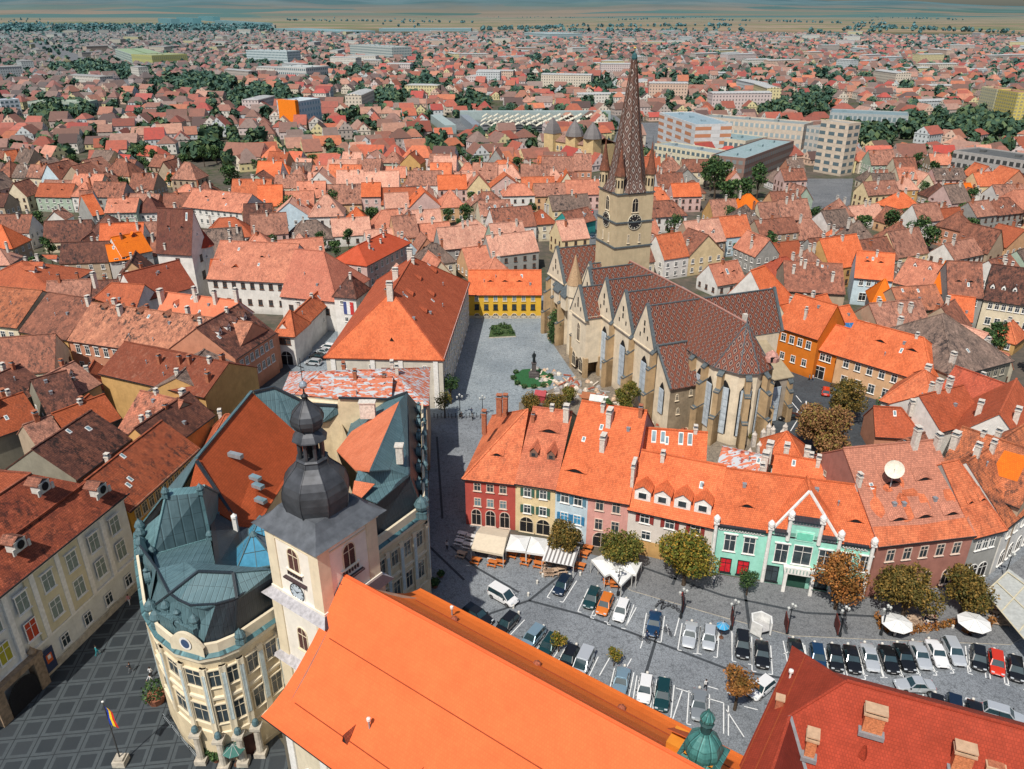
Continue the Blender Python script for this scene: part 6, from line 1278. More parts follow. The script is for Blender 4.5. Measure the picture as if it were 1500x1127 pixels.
block('white_school_block','white block beside the hospital with a flat pale roof',(402,98),(448,100),15,40,(.64,.62,.60),3,(.6,.62,.6),'school')
block('teal_flats','teal tinted apartment block far away on the left',(258,26),(282,27),38,60,(.10,.42,.48),8,(.2,.5,.55),'apartment block',pb=(.06,.25,.3))
block('teal_flats','second teal apartment block, just right of the first one far left',(290,24),(312,25),40,60,(.08,.40,.46),8,(.2,.5,.55),'apartment block',pb=(.06,.25,.3))
block('blue_flats','pale blue apartment block left of the teal flats',(231,27),(250,28),34,60,(.20,.40,.50),8,(.2,.45,.5),'apartment block')
block('white_flats','row of white flats on the plain at the upper left',(314,30),(384,34),22,60,(.42,.50,.52),5,(.4,.5,.52),'apartment block')
block('pale_flats_row','long row of pale five storey flats with balconies, upper centre',(512,66),(574,70),22,40,(.60,.60,.56),5,(.45,.45,.44),'apartment block')
block('warehouse','long white warehouse roof at the edge of the fields',(555,42),(690,42),12,120,(.52,.60,.62),1,(.55,.62,.63),'warehouse',sides=False)
block('shopping_hall','low pale hall among the green fields',(400,42),(500,46),10,150,(.50,.60,.62),1,(.42,.52,.54),'warehouse',sides=False)
block('white_complex','white complex with an orange roofed head at the field edge',(768,48),(806,50),18,110,(.62,.66,.66),3,(.62,.66,.66),'building')
block('green_long_shed','long shed with pale green roof on the far left',(40,150),(130,150),8,16,(.45,.50,.42),1,(.42,.48,.38),'shed')
block('white_modern_villa','stepped white modern villa at the left edge',(0,148),(28,146),10,14,(.66,.70,.74),3,(.5,.55,.6),'villa')
EH('teal_front_house','small house with a teal green front wall and brown roof, left of the cathedral tower',(836,330),(873,321),6,9,10,'g',wallmat('teal_front_plaster',(.04,.30,.29)),BROWN,())
block('office_link','lower pale wing joining the long offices and the beige tower slab',(1182,186),(1203,189),19,14,(.56,.52,.46),5,(.3,.32,.32),'office block',pb=(.22,.28,.3))
# market with zigzag canopies
mk=thing('covered_market','covered market with rows of pale zigzag canopies','market',tuple(V(640,196,0)),0); o0=V(640,196,0)
q=MB(o0)
for r_ in range(5):
    y=o0.y+8+r_*13; x=o0.x+30
    for k in range(11):
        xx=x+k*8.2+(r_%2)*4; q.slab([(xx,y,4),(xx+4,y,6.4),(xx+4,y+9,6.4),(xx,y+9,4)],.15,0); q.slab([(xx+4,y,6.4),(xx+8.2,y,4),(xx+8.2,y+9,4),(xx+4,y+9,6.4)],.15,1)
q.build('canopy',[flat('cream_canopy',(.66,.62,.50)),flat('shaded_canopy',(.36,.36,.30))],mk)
q=MB(o0); q.box((o0.x+72,o0.y+78,3.5),(120,7,7),0,0); q.box((o0.x+2,o0.y+30,3),(8,66,6),.25,0); q.box((o0.x+22,o0.y+32,3),(6,60,6),.2,1); q.build('hall',[wallmat('market_grey_green',(.34,.42,.42),.2),ZINC],mk)
P=[V(640,200,0),V(800,200,0),V(800,176,0),V(640,176,0)]; occupy(P)
def ornate():
    a=V(802,205,12);b=V(872,215,12); d=Vector((b.x-a.x,b.y-a.y)); L=d.length; rz=math.atan2(d.y,d.x); t=thing('ornate_savings_bank','ornate yellow bank palace with grey domed corner pavilions','palace',(a.x,a.y,0),rz); q=MB(); q.box((L/2,9,5.5),(L,18,13),0,0)
    for x in(3,L*.55,L-3): q.box((x,1,7.5),(7,7,17),0,0)
    q.build('wall',[wallmat('bank_yellow',(.66,.50,.26),.25)],t); q=MB(); q.slab([(-.5,-.5,12),(L+.5,-.5,12),(L,7,16),(0,7,16)],.2,0); q.slab([(0,7,16),(L,7,16),(L+.5,18.5,12),(-.5,18.5,12)],.2,0)
    for x in(3,L*.55,L-3): q.lathe((x,1,16),[(5.2,0),(4.6,2),(3,5),(1.2,7.2),(.2,8.6)],4 if x<10 else 8,1,PI/4 if x<10 else 0)
    q.build('roof',[roofmat('bank_roof',(.38,.22,.17),(.25,.16,.13),.5),flat('grey_dome',(.16,.15,.15),.7)],t)
    facade(t,(0,-.0),(L,0),[(12,8.5,1.4,2.4,dict(arch=1,full=False)),(12,3.5,1.4,2.4,dict(full=False))]); occupy([a,b,(b.x-3,b.y+24),(a.x-3,a.y+24)])
ornate()
for P_ in ([(1022,303),(1125,306),(1125,284),(1026,280)],[(262,262),(372,296),(372,272),(296,236)],[(1245,352),(1392,384),(1392,366),(1250,338)]): occupy([V(*q,0) for q in P_])
# ================= procedural old town: individual houses =================
PR=random.Random(11)
RN=[('orange',ORANGE,10),('weathered orange',ORANGE2,12),('salmon',PINK,16),('brown',BROWN,15),('sandy',SAND,17),('dark brown',DARKT,6),('rusty',roofmat('rusty_orange_tiles',(.40,.11,.05),(.32,.085,.04)),9),('vivid orange',roofmat('vivid_orange_tiles',(.72,.17,.01),(.64,.14,.01)),3),('red',roofmat('brick_orange_red_tiles',(.44,.10,.055),(.36,.075,.04),.3),3),('grey brown',GREYT,7),('pale pink',roofmat('pale_pink_tiles',(.66,.36,.26),(.52,.26,.19),.4,(.2,.1,.08)),10)]
WN=['white','cream','peach','rose','tan','salmon','lemon','blue','grey','white','cream','tan','white','rose','cream','palegreen','peach','ochre','white']
WL={'palegreen':'pale green','tan':'tan','rose':'off white','lemon':'pale yellow'}
def pick():
    t=sum(r[2] for r in RN); x=PR.random()*t
    for r in RN:
        x-=r[2]
        if x<0: return r
    return RN[0]
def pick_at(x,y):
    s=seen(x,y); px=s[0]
    if px<400 and y<330: pref=('brown','dark brown','sandy','rusty','grey brown')  # darker roofs on the left: shade put into the tile colours
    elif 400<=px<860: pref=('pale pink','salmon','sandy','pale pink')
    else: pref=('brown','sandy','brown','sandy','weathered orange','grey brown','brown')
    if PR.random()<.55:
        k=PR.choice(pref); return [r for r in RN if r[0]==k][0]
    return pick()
def seen(x,y,z=6):
    dz=z-CH; dep=y*CS-dz*SN
    if dep<5: return None
    px=750+CF*x/dep; py=563.5+CF*(-(dz*CS+y*SN))/dep
    return px,py
def free(x,y,r):
    for k in range(5):
        a=k*1.2566; p=(x+math.cos(a)*r,y+math.sin(a)*r) if k else (x,y)
        for o in OCCB:
            if o[0]<p[0]<o[1] and o[2]<p[1]<o[3] and inside(p,o[4]): return False
    return True
OCCB=[(min(p[0] for p in o),max(p[0] for p in o),min(p[1] for p in o),max(p[1] for p in o),o) for o in OCC]
def ang(x,y): return R(-14)+.45*math.sin(x*.006+1)+.35*math.sin(y*.009+x*.003)+(.25 if x>120 else 0)
cands=[]
def blocks(y0,y1,Lx,Ly):
    y=y0
    while y<y1:
        half=y*.78+60; x=-half+PR.random()*20
        while x<half:
            a=ang(x,y); ca_,sa=math.cos(a),math.sin(a); bl=Lx*PR.uniform(.8,1.1)
            for row,(yy,fl) in enumerate(((-Ly*.30,0),(Ly*.30,1),(-0.02*Ly,2))):
                xx=-bl/2
                while xx<bl/2-6:
                    w_=PR.uniform(8,17) if row<2 else PR.uniform(6,10); dp=PR.uniform(9,12.5) if row<2 else PR.uniform(6,9)
                    if row==2 and PR.random()<.45: xx+=w_; continue
                    cx=x+ca_*(xx+w_/2)-sa*yy; cy=y+sa*(xx+w_/2)+ca_*yy
                    cands.append((cx,cy,w_,dp,a+(PI if fl==1 else 0)+(PI/2 if row==2 and PR.random()<.6 else 0),row)); xx+=w_+(0 if PR.random()<.8 else 4)
            x+=bl+5
        y+=Ly+5
    return
blocks(112,455,62,35)
placed=[];trees_c=[]
GR={}
def hashgrid_ok(x,y,r):
    k=(int(x//14),int(y//14))
    for i in(-1,0,1):
        for j in(-1,0,1):
            for (a,b,c) in GR.get((k[0]+i,k[1]+j),()):
                if (a-x)**2+(b-y)**2<((r+c)*.62)**2: return False
    GR.setdefault(k,[]).append((x,y,r)); return True
cands.sort(key=lambda c:c[1])
indiv=[];rest=[]
for c in cands:
    x,y,w_,dp,a,row=c; s=seen(x,y)
    if s is None or not(-60<s[0]<1560 and s[1]<1180): continue
    if not free(x,y,max(w_,dp)*.42): 
        continue
    if not hashgrid_ok(x,y,(w_+dp)/4): continue
    if PR.random()<(.13 if row<2 else .4): trees_c.append((x,y)); continue
    (indiv if len(indiv)<300 else rest).append(c)
def area_name(x,y):
    s=seen(x,y); px,py=s
    if px<380: l='left of the brown tower' if py>330 else ('at the left edge' if px<190 else 'by the big dark tree')
    elif px<640: l='beyond the salmon house' if px<520 else 'behind the pink townhouse'
    elif px<860: l='behind the yellow school' if px<760 else 'left of the spire'
    elif px<1130: l='right of the spire' if px<1000 else 'beyond the choir'
    elif px<1330: l='behind the blue terrace' if py<400 else 'behind the orange corner'
    else: l='at the right edge'
    return ('near ' if y<240 else '' if y<320 else 'far ')+l
TC_={}
def sizew(w_): return 'narrow' if w_<9.5 else 'wide' if w_>13.5 else 'medium'
WMESH=_winmesh(.95,1.35,0,False,WHITEM,GLASS,False)[0]; WMESH2=_winmesh(.8,1.2,0,False,WOOD,GLASS,False)[0]
for i,(x,y,w_,dp,a,row) in enumerate(indiv):
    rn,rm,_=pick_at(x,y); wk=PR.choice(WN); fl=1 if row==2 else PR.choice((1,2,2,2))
    ze=3.4+(fl-1)*3+PR.uniform(0,1); zr=ze+dp*PR.uniform(.42,.62); kind=PR.choice('ggggghx') if w_>dp else PR.choice('gxh')
    ca_,sa=math.cos(a),math.sin(a); ax=x-ca_*w_/2+sa*dp/2; ay=y-sa*w_/2-ca_*dp/2
    lab=f"{sizew(w_)} {WL.get(wk,wk)} house, {rn} {'hip' if kind=='h' else 'gable'} roof, {area_name(x,y)}" 
    chs=[(PR.uniform(.1,.9),PR.uniform(.35,.65),PR.uniform(1.2,2.2),.6,.8,None if PR.random()<.75 else BRICK) for _ in range(PR.choice((1,1,2,2,3)))]
    ey=[(t,.25,1.6,.4) for t in ((.3,.7) if w_>11 else (.5,))] if kind!='x' and PR.random()<.45 else ()
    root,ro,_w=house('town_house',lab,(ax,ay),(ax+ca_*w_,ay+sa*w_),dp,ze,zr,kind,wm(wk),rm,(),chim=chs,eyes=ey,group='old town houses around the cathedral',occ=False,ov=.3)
    if kind!='x' and PR.random()<.12:
        for t in(.3,.7): dormer(ro,_w*t,dp*.18,ze+(zr-ze)*.36,(zr-ze)/(dp/2),1.2,1.0,rmat=rm)
    if PR.random()<.1: skylight(ro,_w*.5,dp*.2,ze+(zr-ze)*.4,(zr-ze)/(dp/2)) if kind!='x' else None
    # windows on walls that face the camera side
    wmz=WMESH if PR.random()<.6 else WMESH2
    for (p,q_,rz2) in(((0,0),(w_,0),0),((w_,0),(w_,dp),PI/2),((w_,dp),(0,dp),PI),((0,dp),(0,0),-PI/2)):
        nx,ny=math.sin(a+rz2),-math.cos(a+rz2)
        if nx*(-x)+ny*(-y)<.35*math.hypot(x,y): continue
        L=math.hypot(q_[0]-p[0],q_[1]-p[1]); n_=max(1,int(L/2.9))
        for f in range(fl):
            for k in range(n_):
                t=(k+.5)/n_; obj('window',wmz,root,(p[0]+(q_[0]-p[0])*t,p[1]+(q_[1]-p[1])*t,1.9+f*2.9),rz2)
# ---- everything farther: one mass of houses that nobody could count
def farmat(name,tiles):
    m,n,p=newmat(name); uv,pos,ri,isl=coords(n); at=N(n,'ShaderNodeAttribute'); at.attribute_name='Col'; col=at.outputs['Color']
    ns=noise(n,pos,.5,4,.8); col=mix(n,math_(n,'MULTIPLY',ramp(n,ns,.42,.68),.45),col,(.10,.06,.05)) if tiles else col
    if not tiles:
        x,y,z=sep(n,uv); fx=math_(n,'FRACT',math_(n,'DIVIDE',x,2.8)); fy=math_(n,'FRACT',math_(n,'DIVIDE',y,2.9)); a=math_(n,'LESS_THAN',math_(n,'ABSOLUTE',math_(n,'SUBTRACT',fx,.5)),.18); b=math_(n,'LESS_THAN',math_(n,'ABSOLUTE',math_(n,'SUBTRACT',fy,.6)),.23)
        col=mix(n,math_(n,'MULTIPLY',math_(n,'MULTIPLY',a,b),.85),col,(.04,.045,.05))
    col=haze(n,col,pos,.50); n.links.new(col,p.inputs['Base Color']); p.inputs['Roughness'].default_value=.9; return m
rng=np.random.RandomState(5)
RC=np.array([[.34,.12,.08],[.26,.11,.08],[.30,.15,.12],[.40,.09,.055],[.50,.12,.06],[.60,.17,.08],[.56,.20,.12],[.52,.24,.17],[.34,.13,.09],[.24,.11,.08],[.56,.26,.18],[.44,.10,.06],[.48,.12,.08],[.32,.20,.17],[.50,.07,.05],[.42,.22,.17],[.14,.07,.06]]); WCc=np.array([[.66,.62,.56],[.62,.54,.44],[.62,.44,.34],[.60,.50,.48],[.52,.55,.56],[.64,.55,.3],[.45,.38,.34]])
fv=[];ff=[];fc=[];fm=[];
OB2=OCCB
def addhouse(x,y,w_,dp,a,ze,zr,rc,wc,hip=False):
    ca_,sa=math.cos(a),math.sin(a); i=len(fv); loc=[(-w_/2,-dp/2,0),(w_/2,-dp/2,0),(w_/2,dp/2,0),(-w_/2,dp/2,0),(-w_/2,-dp/2,ze),(w_/2,-dp/2,ze),(w_/2,dp/2,ze),(-w_/2,dp/2,ze)]
    h=dp*.4 if hip else 0
    loc+=[(-w_/2+h,0,zr),(w_/2-h,0,zr),(-w_/2-.3,-dp/2-.4,ze-.3),(w_/2+.3,-dp/2-.4,ze-.3),(w_/2+.3,dp/2+.4,ze-.3),(-w_/2-.3,dp/2+.4,ze-.3)]
    for p in loc: fv.append((x+ca_*p[0]-sa*p[1],y+sa*p[0]+ca_*p[1],p[2]))
    for q,m_ in(((0,1,5,4),0),((1,2,6,5),0),((2,3,7,6),0),((3,0,4,7),0),((10,11,9,8),1),((12,13,8,9),1),((11,12,9,9),1 if hip else 0),((13,10,8,8),1 if hip else 0)):
        ff.append([i+k for k in q]); fc.append(rc if m_ else wc); fm.append(m_)
for (x,y,w_,dp,a,row) in rest:
    ze=PR.choice((4,6.5,7)); addhouse(x,y,w_,dp,a,ze,ze+dp*.5,RC[rng.randint(len(RC))]*rng.uniform(.85,1.2),WCc[rng.randint(len(WCc))],PR.random()<.25)
far_tree=[]
def in_occ(x,y):
    for o in OB2:
        if o[0]<x<o[1] and o[2]<y<o[3] and inside((x,y),o[4]): return True
    return False
GROVES=[(130,105,38,300),(190,110,30,260),(255,128,30,150),(300,125,40,240),(380,145,60,200),(95,170,45,160),(480,20,45,60),(590,28,50,50),(520,105,30,50),(545,148,35,90),(580,152,35,90),(690,155,30,90),(630,130,40,90),(780,95,30,40),(800,122,30,40),(870,130,25,40),(1010,125,30,60),(1140,165,30,60),(1180,165,30,40),(1290,195,60,150),(1370,190,60,150),(1450,185,60,150),(1490,160,30,60),(1270,215,30,60),(1180,145,40,60),(1100,110,40,40),(1240,60,60,60),(1300,45,60,60),(330,215,45,50),(300,230,30,40),(60,240,40,50),(215,240,30,30),(380,95,40,80),(450,88,30,40),(60,65,70,120),(20,40,60,120),(330,95,50,80),(760,62,50,60),(1050,60,80,60),(1380,75,60,60),(1215,120,40,40),(900,95,50,60)]
grove=[]
for gx,gy,gr_,n_ in GROVES:
    for k in range(int(n_*.5)):
        a=rng.rand()*6.28; r=math.sqrt(rng.rand()); px=gx+math.cos(a)*r*gr_; py=gy+math.sin(a)*r*gr_*.28
        p=V(px,max(22,py),0); grove.append((p.x,p.y))
gset={}
for gx,gy in grove: gset.setdefault((int(gx//30),int(gy//30)),0); gset[(int(gx//30),int(gy//30))]+=1
def city_edge(x,y):
    return y<(3500-.15*x+300*math.sin(x*.003)+(2500 if x<-.28*y else 0))
y=440.
while y<5600:
    step=22+(y-440)*.0075; half=y*.80+80; x=-half
    while x<half:
        jx=x+rng.uniform(-5,5); jy=y+rng.uniform(-5,5); a=ang(x*.5,y*.5)+(0 if rng.rand()<.7 else PI/2)+rng.uniform(-.15,.15)
        x+=step*.78
        if y<=452 and not free(jx,jy,6): continue
        if not city_edge(jx,jy) or in_occ(jx,jy) or gset.get((int(jx//30),int(jy//30)),0)>1: continue
        u=rng.rand()
        if u<.19 and True: grove.append((jx,jy)); grove.append((jx+rng.uniform(-7,7),jy+rng.uniform(-7,7))); continue
        if rng.rand()<.48: grove.append((jx+rng.uniform(-13,13),jy+rng.uniform(-13,13)))
        if u<.19: continue
        w_=rng.uniform(9,17); dp=rng.uniform(8,12); ze=rng.choice([3.5,5,6.5]); 
        if u>.975 and y>700: w_,dp,ze=rng.uniform(25,60),rng.uniform(12,18),rng.choice([8,12,16])
        zr=ze+dp*rng.uniform(.35,.55) if w_<25 else ze+1
        rc=RC[rng.randint(len(RC))]*rng.uniform(.6,1.08)*np.array([.94,1.04,1.05])
        if w_>25: rc=np.array([.45,.46,.46])
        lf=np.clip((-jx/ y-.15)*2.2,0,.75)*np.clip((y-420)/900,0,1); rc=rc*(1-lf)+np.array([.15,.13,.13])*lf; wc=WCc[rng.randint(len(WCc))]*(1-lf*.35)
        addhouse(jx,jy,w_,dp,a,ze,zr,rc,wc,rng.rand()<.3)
    y+=step*.86
me=np_mesh('distant_houses',fv,[f if f[2]!=f[3] else f for f in ff],[farmat('distant_walls',False),farmat('distant_roofs',True)],fm) if False else None
# triangles are stored as triangles: split lists
def mixed_mesh(name,verts,faces,mats,mi,cols):
    me=bpy.data.meshes.new(name); me.from_pydata([tuple(map(float,v)) for v in verts],[],[tuple(dict.fromkeys(f)) for f in faces])
    for m in mats: me.materials.append(m)
    me.polygons.foreach_set('material_index',mi); ca=me.color_attributes.new('Col','FLOAT_COLOR','CORNER'); arr=[]
    V_=np.array(verts); uv=[]
    for f,c,m_ in zip(faces,cols,mi):
        g=tuple(dict.fromkeys(f)); c=(float(c[0]),float(c[1]),float(c[2]),1.)
        a=V_[g[0]];b=V_[g[1]]; d=b-a; L=math.hypot(d[0],d[1]) or 1
        for k in g: arr+=c; p=V_[k]-a; uv+=[(p[0]*d[0]+p[1]*d[1])/L,float(V_[k][2])]
    ca.data.foreach_set('color',arr); l=me.uv_layers.new(name='UVMap'); l.data.foreach_set('uv',uv); me.update(); return me
o=obj('distant_houses',mixed_mesh('distant_houses',fv,ff,[farmat('distant_walls',False),farmat('distant_roofs',True)],fm,fc)); tag(o,'dense mass of distant red roofed houses stretching to the fields','houses',kind='stuff')
print('indiv',len(indiv),'far',len(fv)//14)
# ---- trees
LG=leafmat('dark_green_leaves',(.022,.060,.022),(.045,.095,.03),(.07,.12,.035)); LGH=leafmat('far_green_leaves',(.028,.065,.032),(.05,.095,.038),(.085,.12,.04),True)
LO=leafmat('olive_green_leaves',(.07,.10,.02),(.13,.13,.025),(.20,.15,.03)); LY=leafmat('yellow_green_leaves',(.09,.13,.022),(.19,.17,.025),(.30,.19,.03)); LB=leafmat('brown_autumn_leaves',(.22,.11,.045),(.30,.155,.065),(.20,.15,.04)); LR=leafmat('orange_brown_leaves',(.15,.10,.025),(.30,.11,.03),(.36,.15,.04)); LDB=leafmat('olive_brown_leaves',(.075,.08,.02),(.15,.105,.025),(.21,.13,.03))
# town trees: four shapes, copied one by one
protos=[]
for k in range(4):
    h,r=((9,3.4),(11,4.2),(8,3.0),(12,3.0))[k]
    protos.append((tree('town_tree','round dark green tree among the roofs of the old town',(0,0,0),h,r,LG,seed=20+k,n=900,leaf=.38,lumps=7,low=.22,group='trees among the old town roofs'),h))
TL=['leafy dark green tree in a yard ']
spots=[(342,283,0),(1046,292,0),(1088,300,0),(1108,292,0),(1068,308,0),(1040,280,0),(1060,272,0),(1300,352,0),(1358,372,0),(1340,365,0),(1262,348,0),(300,245,0),(318,240,0),(345,238,0),(272,250,0),(230,252,0),(250,255,0),(212,246,0),(30,262,0),(14,268,0),(545,420,0),(810,90+0,0),(790,470,0)]
used=0; first=[True]*4
def put(x,y,k,lab,s=1.):
    pr,h=protos[k]
    if first[k]: first[k]=False; pr.location=(x,y,0); pr['label']=lab; pr.scale=(s,)*3; return pr
    return dup(pr,(x,y,0),random.random()*6,lab,None,s)
for i,(px,py,_) in enumerate(spots[:20]):
    p=V(px,py,0); w_='at the left edge' if px<100 else 'near the green terrace house' if px<330 else 'beside the white villa' if px<400 else 'in the garden right of the spire' if px<1200 else 'in the yard behind the blue terrace'
    put(p.x,p.y,i%4,('broad' if i%4<2 else 'slender')+' dark green tree '+w_, 1.5 if i in(0,) or 1<=i<=6 else 1.1)
for i,(x,y) in enumerate(trees_c[:170]): put(x,y,i%4,('broad' if i%4<2 else 'slender')+' green yard tree '+area_name(x,y).replace(',',''),PR.uniform(.65,1.1))
for (xa,ya,xb,yb) in ((420,30,700,34),(560,24,900,27),(820,40,1100,38),(1040,30,1300,36),(1180,48,1480,62),(1150,22,1420,30),(300,20,520,22),(900,30,1100,24),(700,45,820,42),(1250,40,1500,50)):
    for k in range(70):
        t=rng.rand(); p=V(xa+(xb-xa)*t,max(20,ya+(yb-ya)*t+rng.uniform(-.5,.5)),0); grove.append((p.x,p.y))
# far trees as one mass
T=np.array(grove); vs=[]; N_=len(T)
for (x,y) in T:
    h=rng.uniform(5,11)*(1 if y<3500 else 1.8); r=h*rng.uniform(.32,.46); n_=46 if y<900 else 26 if y<1800 else 14; s=.55*r*(1 if n_>30 else 1.4 if n_>20 else 1.9)
    d=rng.normal(size=(n_,3)); d/=np.linalg.norm(d,axis=1)[:,None]; c=d*np.array([r,r,h*.42])*(.7+.4*rng.rand(n_,1))+np.array([x,y,h*.55])
    a=rng.normal(size=(n_,3)); a/=np.linalg.norm(a,axis=1)[:,None]; b=np.cross(a,d); b/=np.linalg.norm(b,axis=1)[:,None]+1e-9
    vs.append(np.stack([c-a*s,c-b*s,c+a*s,c+b*s],1))
v=np.concatenate(vs).reshape(-1,3); o=obj('distant_trees',np_mesh('distant_trees',v,np.arange(len(v)).reshape(-1,4),[LGH])); tag(o,'dark green groves and garden trees between the distant houses','trees',kind='stuff')
# ================= cars =================
def paint(name,c,metal=.3):
    if name in MC: return MC[name]
    m,n,p=newmat(name); p.inputs['Base Color'].default_value=(*c,1); p.inputs['Metallic'].default_value=metal; p.inputs['Roughness'].default_value=.32; p.inputs['Coat Weight'].default_value=.8; p.inputs['Coat Roughness'].default_value=.08; p.inputs['Specular IOR Level'].default_value=.5; MC[name]=m; return m
CG=flat('car_glass',(.02,.045,.055),.06,0,.7,.2,1.,.5); TYRE=flat('tyre_rubber',(.015,.015,.016),.9); RIM=flat('alloy_rim',(.35,.36,.37),.35,.7); HL=flat('headlight_glass',(.6,.65,.68),.15,.1,.7); TL_=flat('tail_light_red',(.35,.01,.01),.3); PLATE=flat('number_plate_white',(.65,.66,.66),.6)
def carmeshes(kind):
    k=('car',kind)
    if k in CC: return CC[k]
    L,Wd,Hh={'sedan':(4.55,1.78,1.43),'hatch':(4.0,1.74,1.48),'wagon':(4.65,1.78,1.50),'van':(4.5,1.82,1.82),'suv':(4.5,1.84,1.68)}[kind]
    hl=L/2; st=MB()
    belt=.92 if kind in('sedan','hatch','wagon') else 1.06
    # body stations: x, zbottom, ztop, halfwidth factor   (front is +x)
    S=[(-hl,.42,.72,.80),(-hl+.08,.30,.86,.90),(-hl+.35,.24,belt-.01,.98),(-hl*.45,.22,belt+.02,1.),(0,.22,belt,1.),(hl*.40,.22,belt-.03,1.),(hl*.62,.22,belt-.10,.99),(hl-.30,.25,belt-.22,.95),(hl-.08,.30,.60,.86),(hl,.36,.50,.74)]
    prev=None; rings=[]
    for x,zb,zt,f in S:
        w=Wd/2*f; r=[(x,-w*.9,zb),(x,-w,zb+.12),(x,-w*1.0,zb+(zt-zb)*.62),(x,-w*.93,zt-.03),(x,-w*.78,zt),(x,0,zt+.025),(x,w*.78,zt),(x,w*.93,zt-.03),(x,w*1.0,zb+(zt-zb)*.62),(x,w,zb+.12),(x,w*.9,zb)]
        rings.append([Vector(p) for p in r])
    for a,b in zip(rings,rings[1:]): st.quads(a,b,0,True)
    st.poly(rings[0][::-1],0); st.poly(rings[-1],0)
    for sx in(-1,1):   # wheel arches and lower sill
        for wx in(-hl+.85,hl-.88):
            st.poly([(wx+math.cos(t*PI/8)*.38,sx*(Wd/2+.006),.33+math.sin(t*PI/8)*.38) for t in range(9)],1)
        st.box((0,sx*(Wd/2-.02),.27),(L*.45,.05,.1),0,1)
        st.box((-.1,sx*(Wd/2+.004),.78),(.015,.012,.9*.5),0,1)
    st.box((hl-.03,0,.40),(.1,Wd*.5,.16),0,1)
    # cabin profile: x,z of roof line
    C={'sedan':[(-hl+.95,0),(-hl+1.45,1),(.25,1),(hl-1.45,0)],'hatch':[(-hl+.10,0),(-hl+.42,1),(.35,1),(hl-1.05,0)],'wagon':[(-hl+.12,0),(-hl+.45,1),(.30,1),(hl-1.35,0)],'van':[(-hl+.06,0),(-hl+.18,1),(.55,1),(hl-.85,0)],'suv':[(-hl+.12,0),(-hl+.40,1),(.40,1),(hl-1.15,0)]}[kind]
    (xa,_),(xb,_),(xc,_),(xd,_)=C; wb=Wd/2*.90; wt=Wd/2*.72 if kind!='van' else Wd/2*.80; zb=belt-.02; zt=Hh
    g=MB(); b4=[(xa,-wb,zb),(xd,-wb,zb-.06),(xd,wb,zb-.06),(xa,wb,zb)]; t4=[(xb,-wt,zt-.03),(xc,-wt,zt-.03),(xc,wt,zt-.03),(xb,wt,zt-.03)]
    for i in range(4): j=(i+1)%4; g.poly([b4[i],b4[j],t4[j],t4[i]],0)
    # roof and pillars in body colour
    st.box(((xb+xc)/2,0,zt-.01),(xc-xb+.06,wt*2+.04,.06),0,0); st.box(((xb+xc)/2,0,zt+.025),(xc-xb-.25,wt*1.7,.03),0,0)
    B=[Vector(p) for p in b4];T=[Vector(p) for p in t4]
    for i in range(4): st.beam(B[i],T[i],.09,.09,0)
    for sy in(0,1):
        p0=B[0].lerp(B[1],.5) if sy==0 else B[3].lerp(B[2],.5); q0=T[0].lerp(T[1],.5) if sy==0 else T[3].lerp(T[2],.5); st.beam(p0,q0,.07,.05,1)
    body=st.mesh('body',[paint('white_car_paint',(.70,.71,.72),0),flat('black_plastic',(.015,.015,.017),.6)],False); gl=g.mesh('windows',[CG])
    wh=MB(); wh.tube((0,-.1,0),(0,.1,0),.32,.32,16,0); rim=MB(); 
    for k_ in range(5): a=k_*2*PI/5; rim.beam((0,-.115,0),(math.cos(a)*.2,-.115,math.sin(a)*.2),.06,.05,0)
    rim.tube((0,-.11,0),(0,-.108,0),.21,.21,14,1); rim.tube((0,.108,0),(0,.11,0),.21,.21,14,0)
    hd=MB(); hd.box((0,0,0),(.22,.34,.13),0,0); tl=MB(); tl.box((0,0,0),(.08,.26,.18),0,0); mr=MB(); mr.box((0,0,0),(.12,.18,.12),0,0); pl=MB(); pl.box((0,0,0),(.03,.5,.11),0,0)
    CC[k]=(L,Wd,belt,body,gl,wh.mesh('wheel',[TYRE],True),rim.mesh('rim',[RIM,flat('dark_rim',(.08,.08,.085),.4,.5)]),hd.mesh('headlight',[HL]),tl.mesh('tail_light',[TL_]),mr.mesh('mirror',[flat('black_plastic',(.015,.015,.017))]),pl.mesh('number_plate',[PLATE])); return CC[k]
def car(kind,col,label,x,y,rz,z=0,group='cars parked on the small square'):
    L,Wd,belt,body,gl,wh,rim,hd,tl,mr,pl=carmeshes(kind); t=thing('parked_car',label,'car',(x,y,z),rz,group); t.scale=(1.06,1.06,1.04)
    b=obj('body',body,t); b.material_slots[0].link='OBJECT'; b.material_slots[0].material=col
    obj('windows',gl,t); hl=L/2
    for sx in(-hl+.85,hl-.88):
        for sy in(-1,1): w_=obj('wheel',wh,t,(sx,sy*(Wd/2-.10),.32),0 if sy<0 else PI); obj('rim',rim,w_)
    for sy in(-1,1): obj('headlight',hd,t,(hl-.2,sy*(Wd/2-.34),belt-.30)); obj('tail_light',tl,t,(-hl+.06,sy*(Wd/2-.28),belt-.18)); obj('mirror',mr,t,(hl*.38,sy*(Wd/2+.08),belt+.04))
    obj('number_plate',pl,t,(hl-.0,0,.47)); obj('number_plate',pl,t,(-hl+.0,0,.6)); return t
PC={'black':paint('black_car_paint',(.010,.011,.013)),'navy':paint('navy_car_paint',(.010,.025,.055)),'teal':paint('dark_teal_car_paint',(.008,.05,.055)),'white':paint('white_car_paint',(.70,.71,.72),0),'silver':paint('silver_car_paint',(.62,.66,.69),.45),'steel blue':paint('steel_blue_car_paint',(.24,.36,.44),.4),'grey':paint('grey_car_paint',(.28,.31,.33),.4),'orange':paint('orange_car_paint',(.62,.17,.02),.1),'red':paint('red_car_paint',(.60,.035,.01),.1),'blue':paint('deep_blue_car_paint',(.015,.06,.14),.4)}
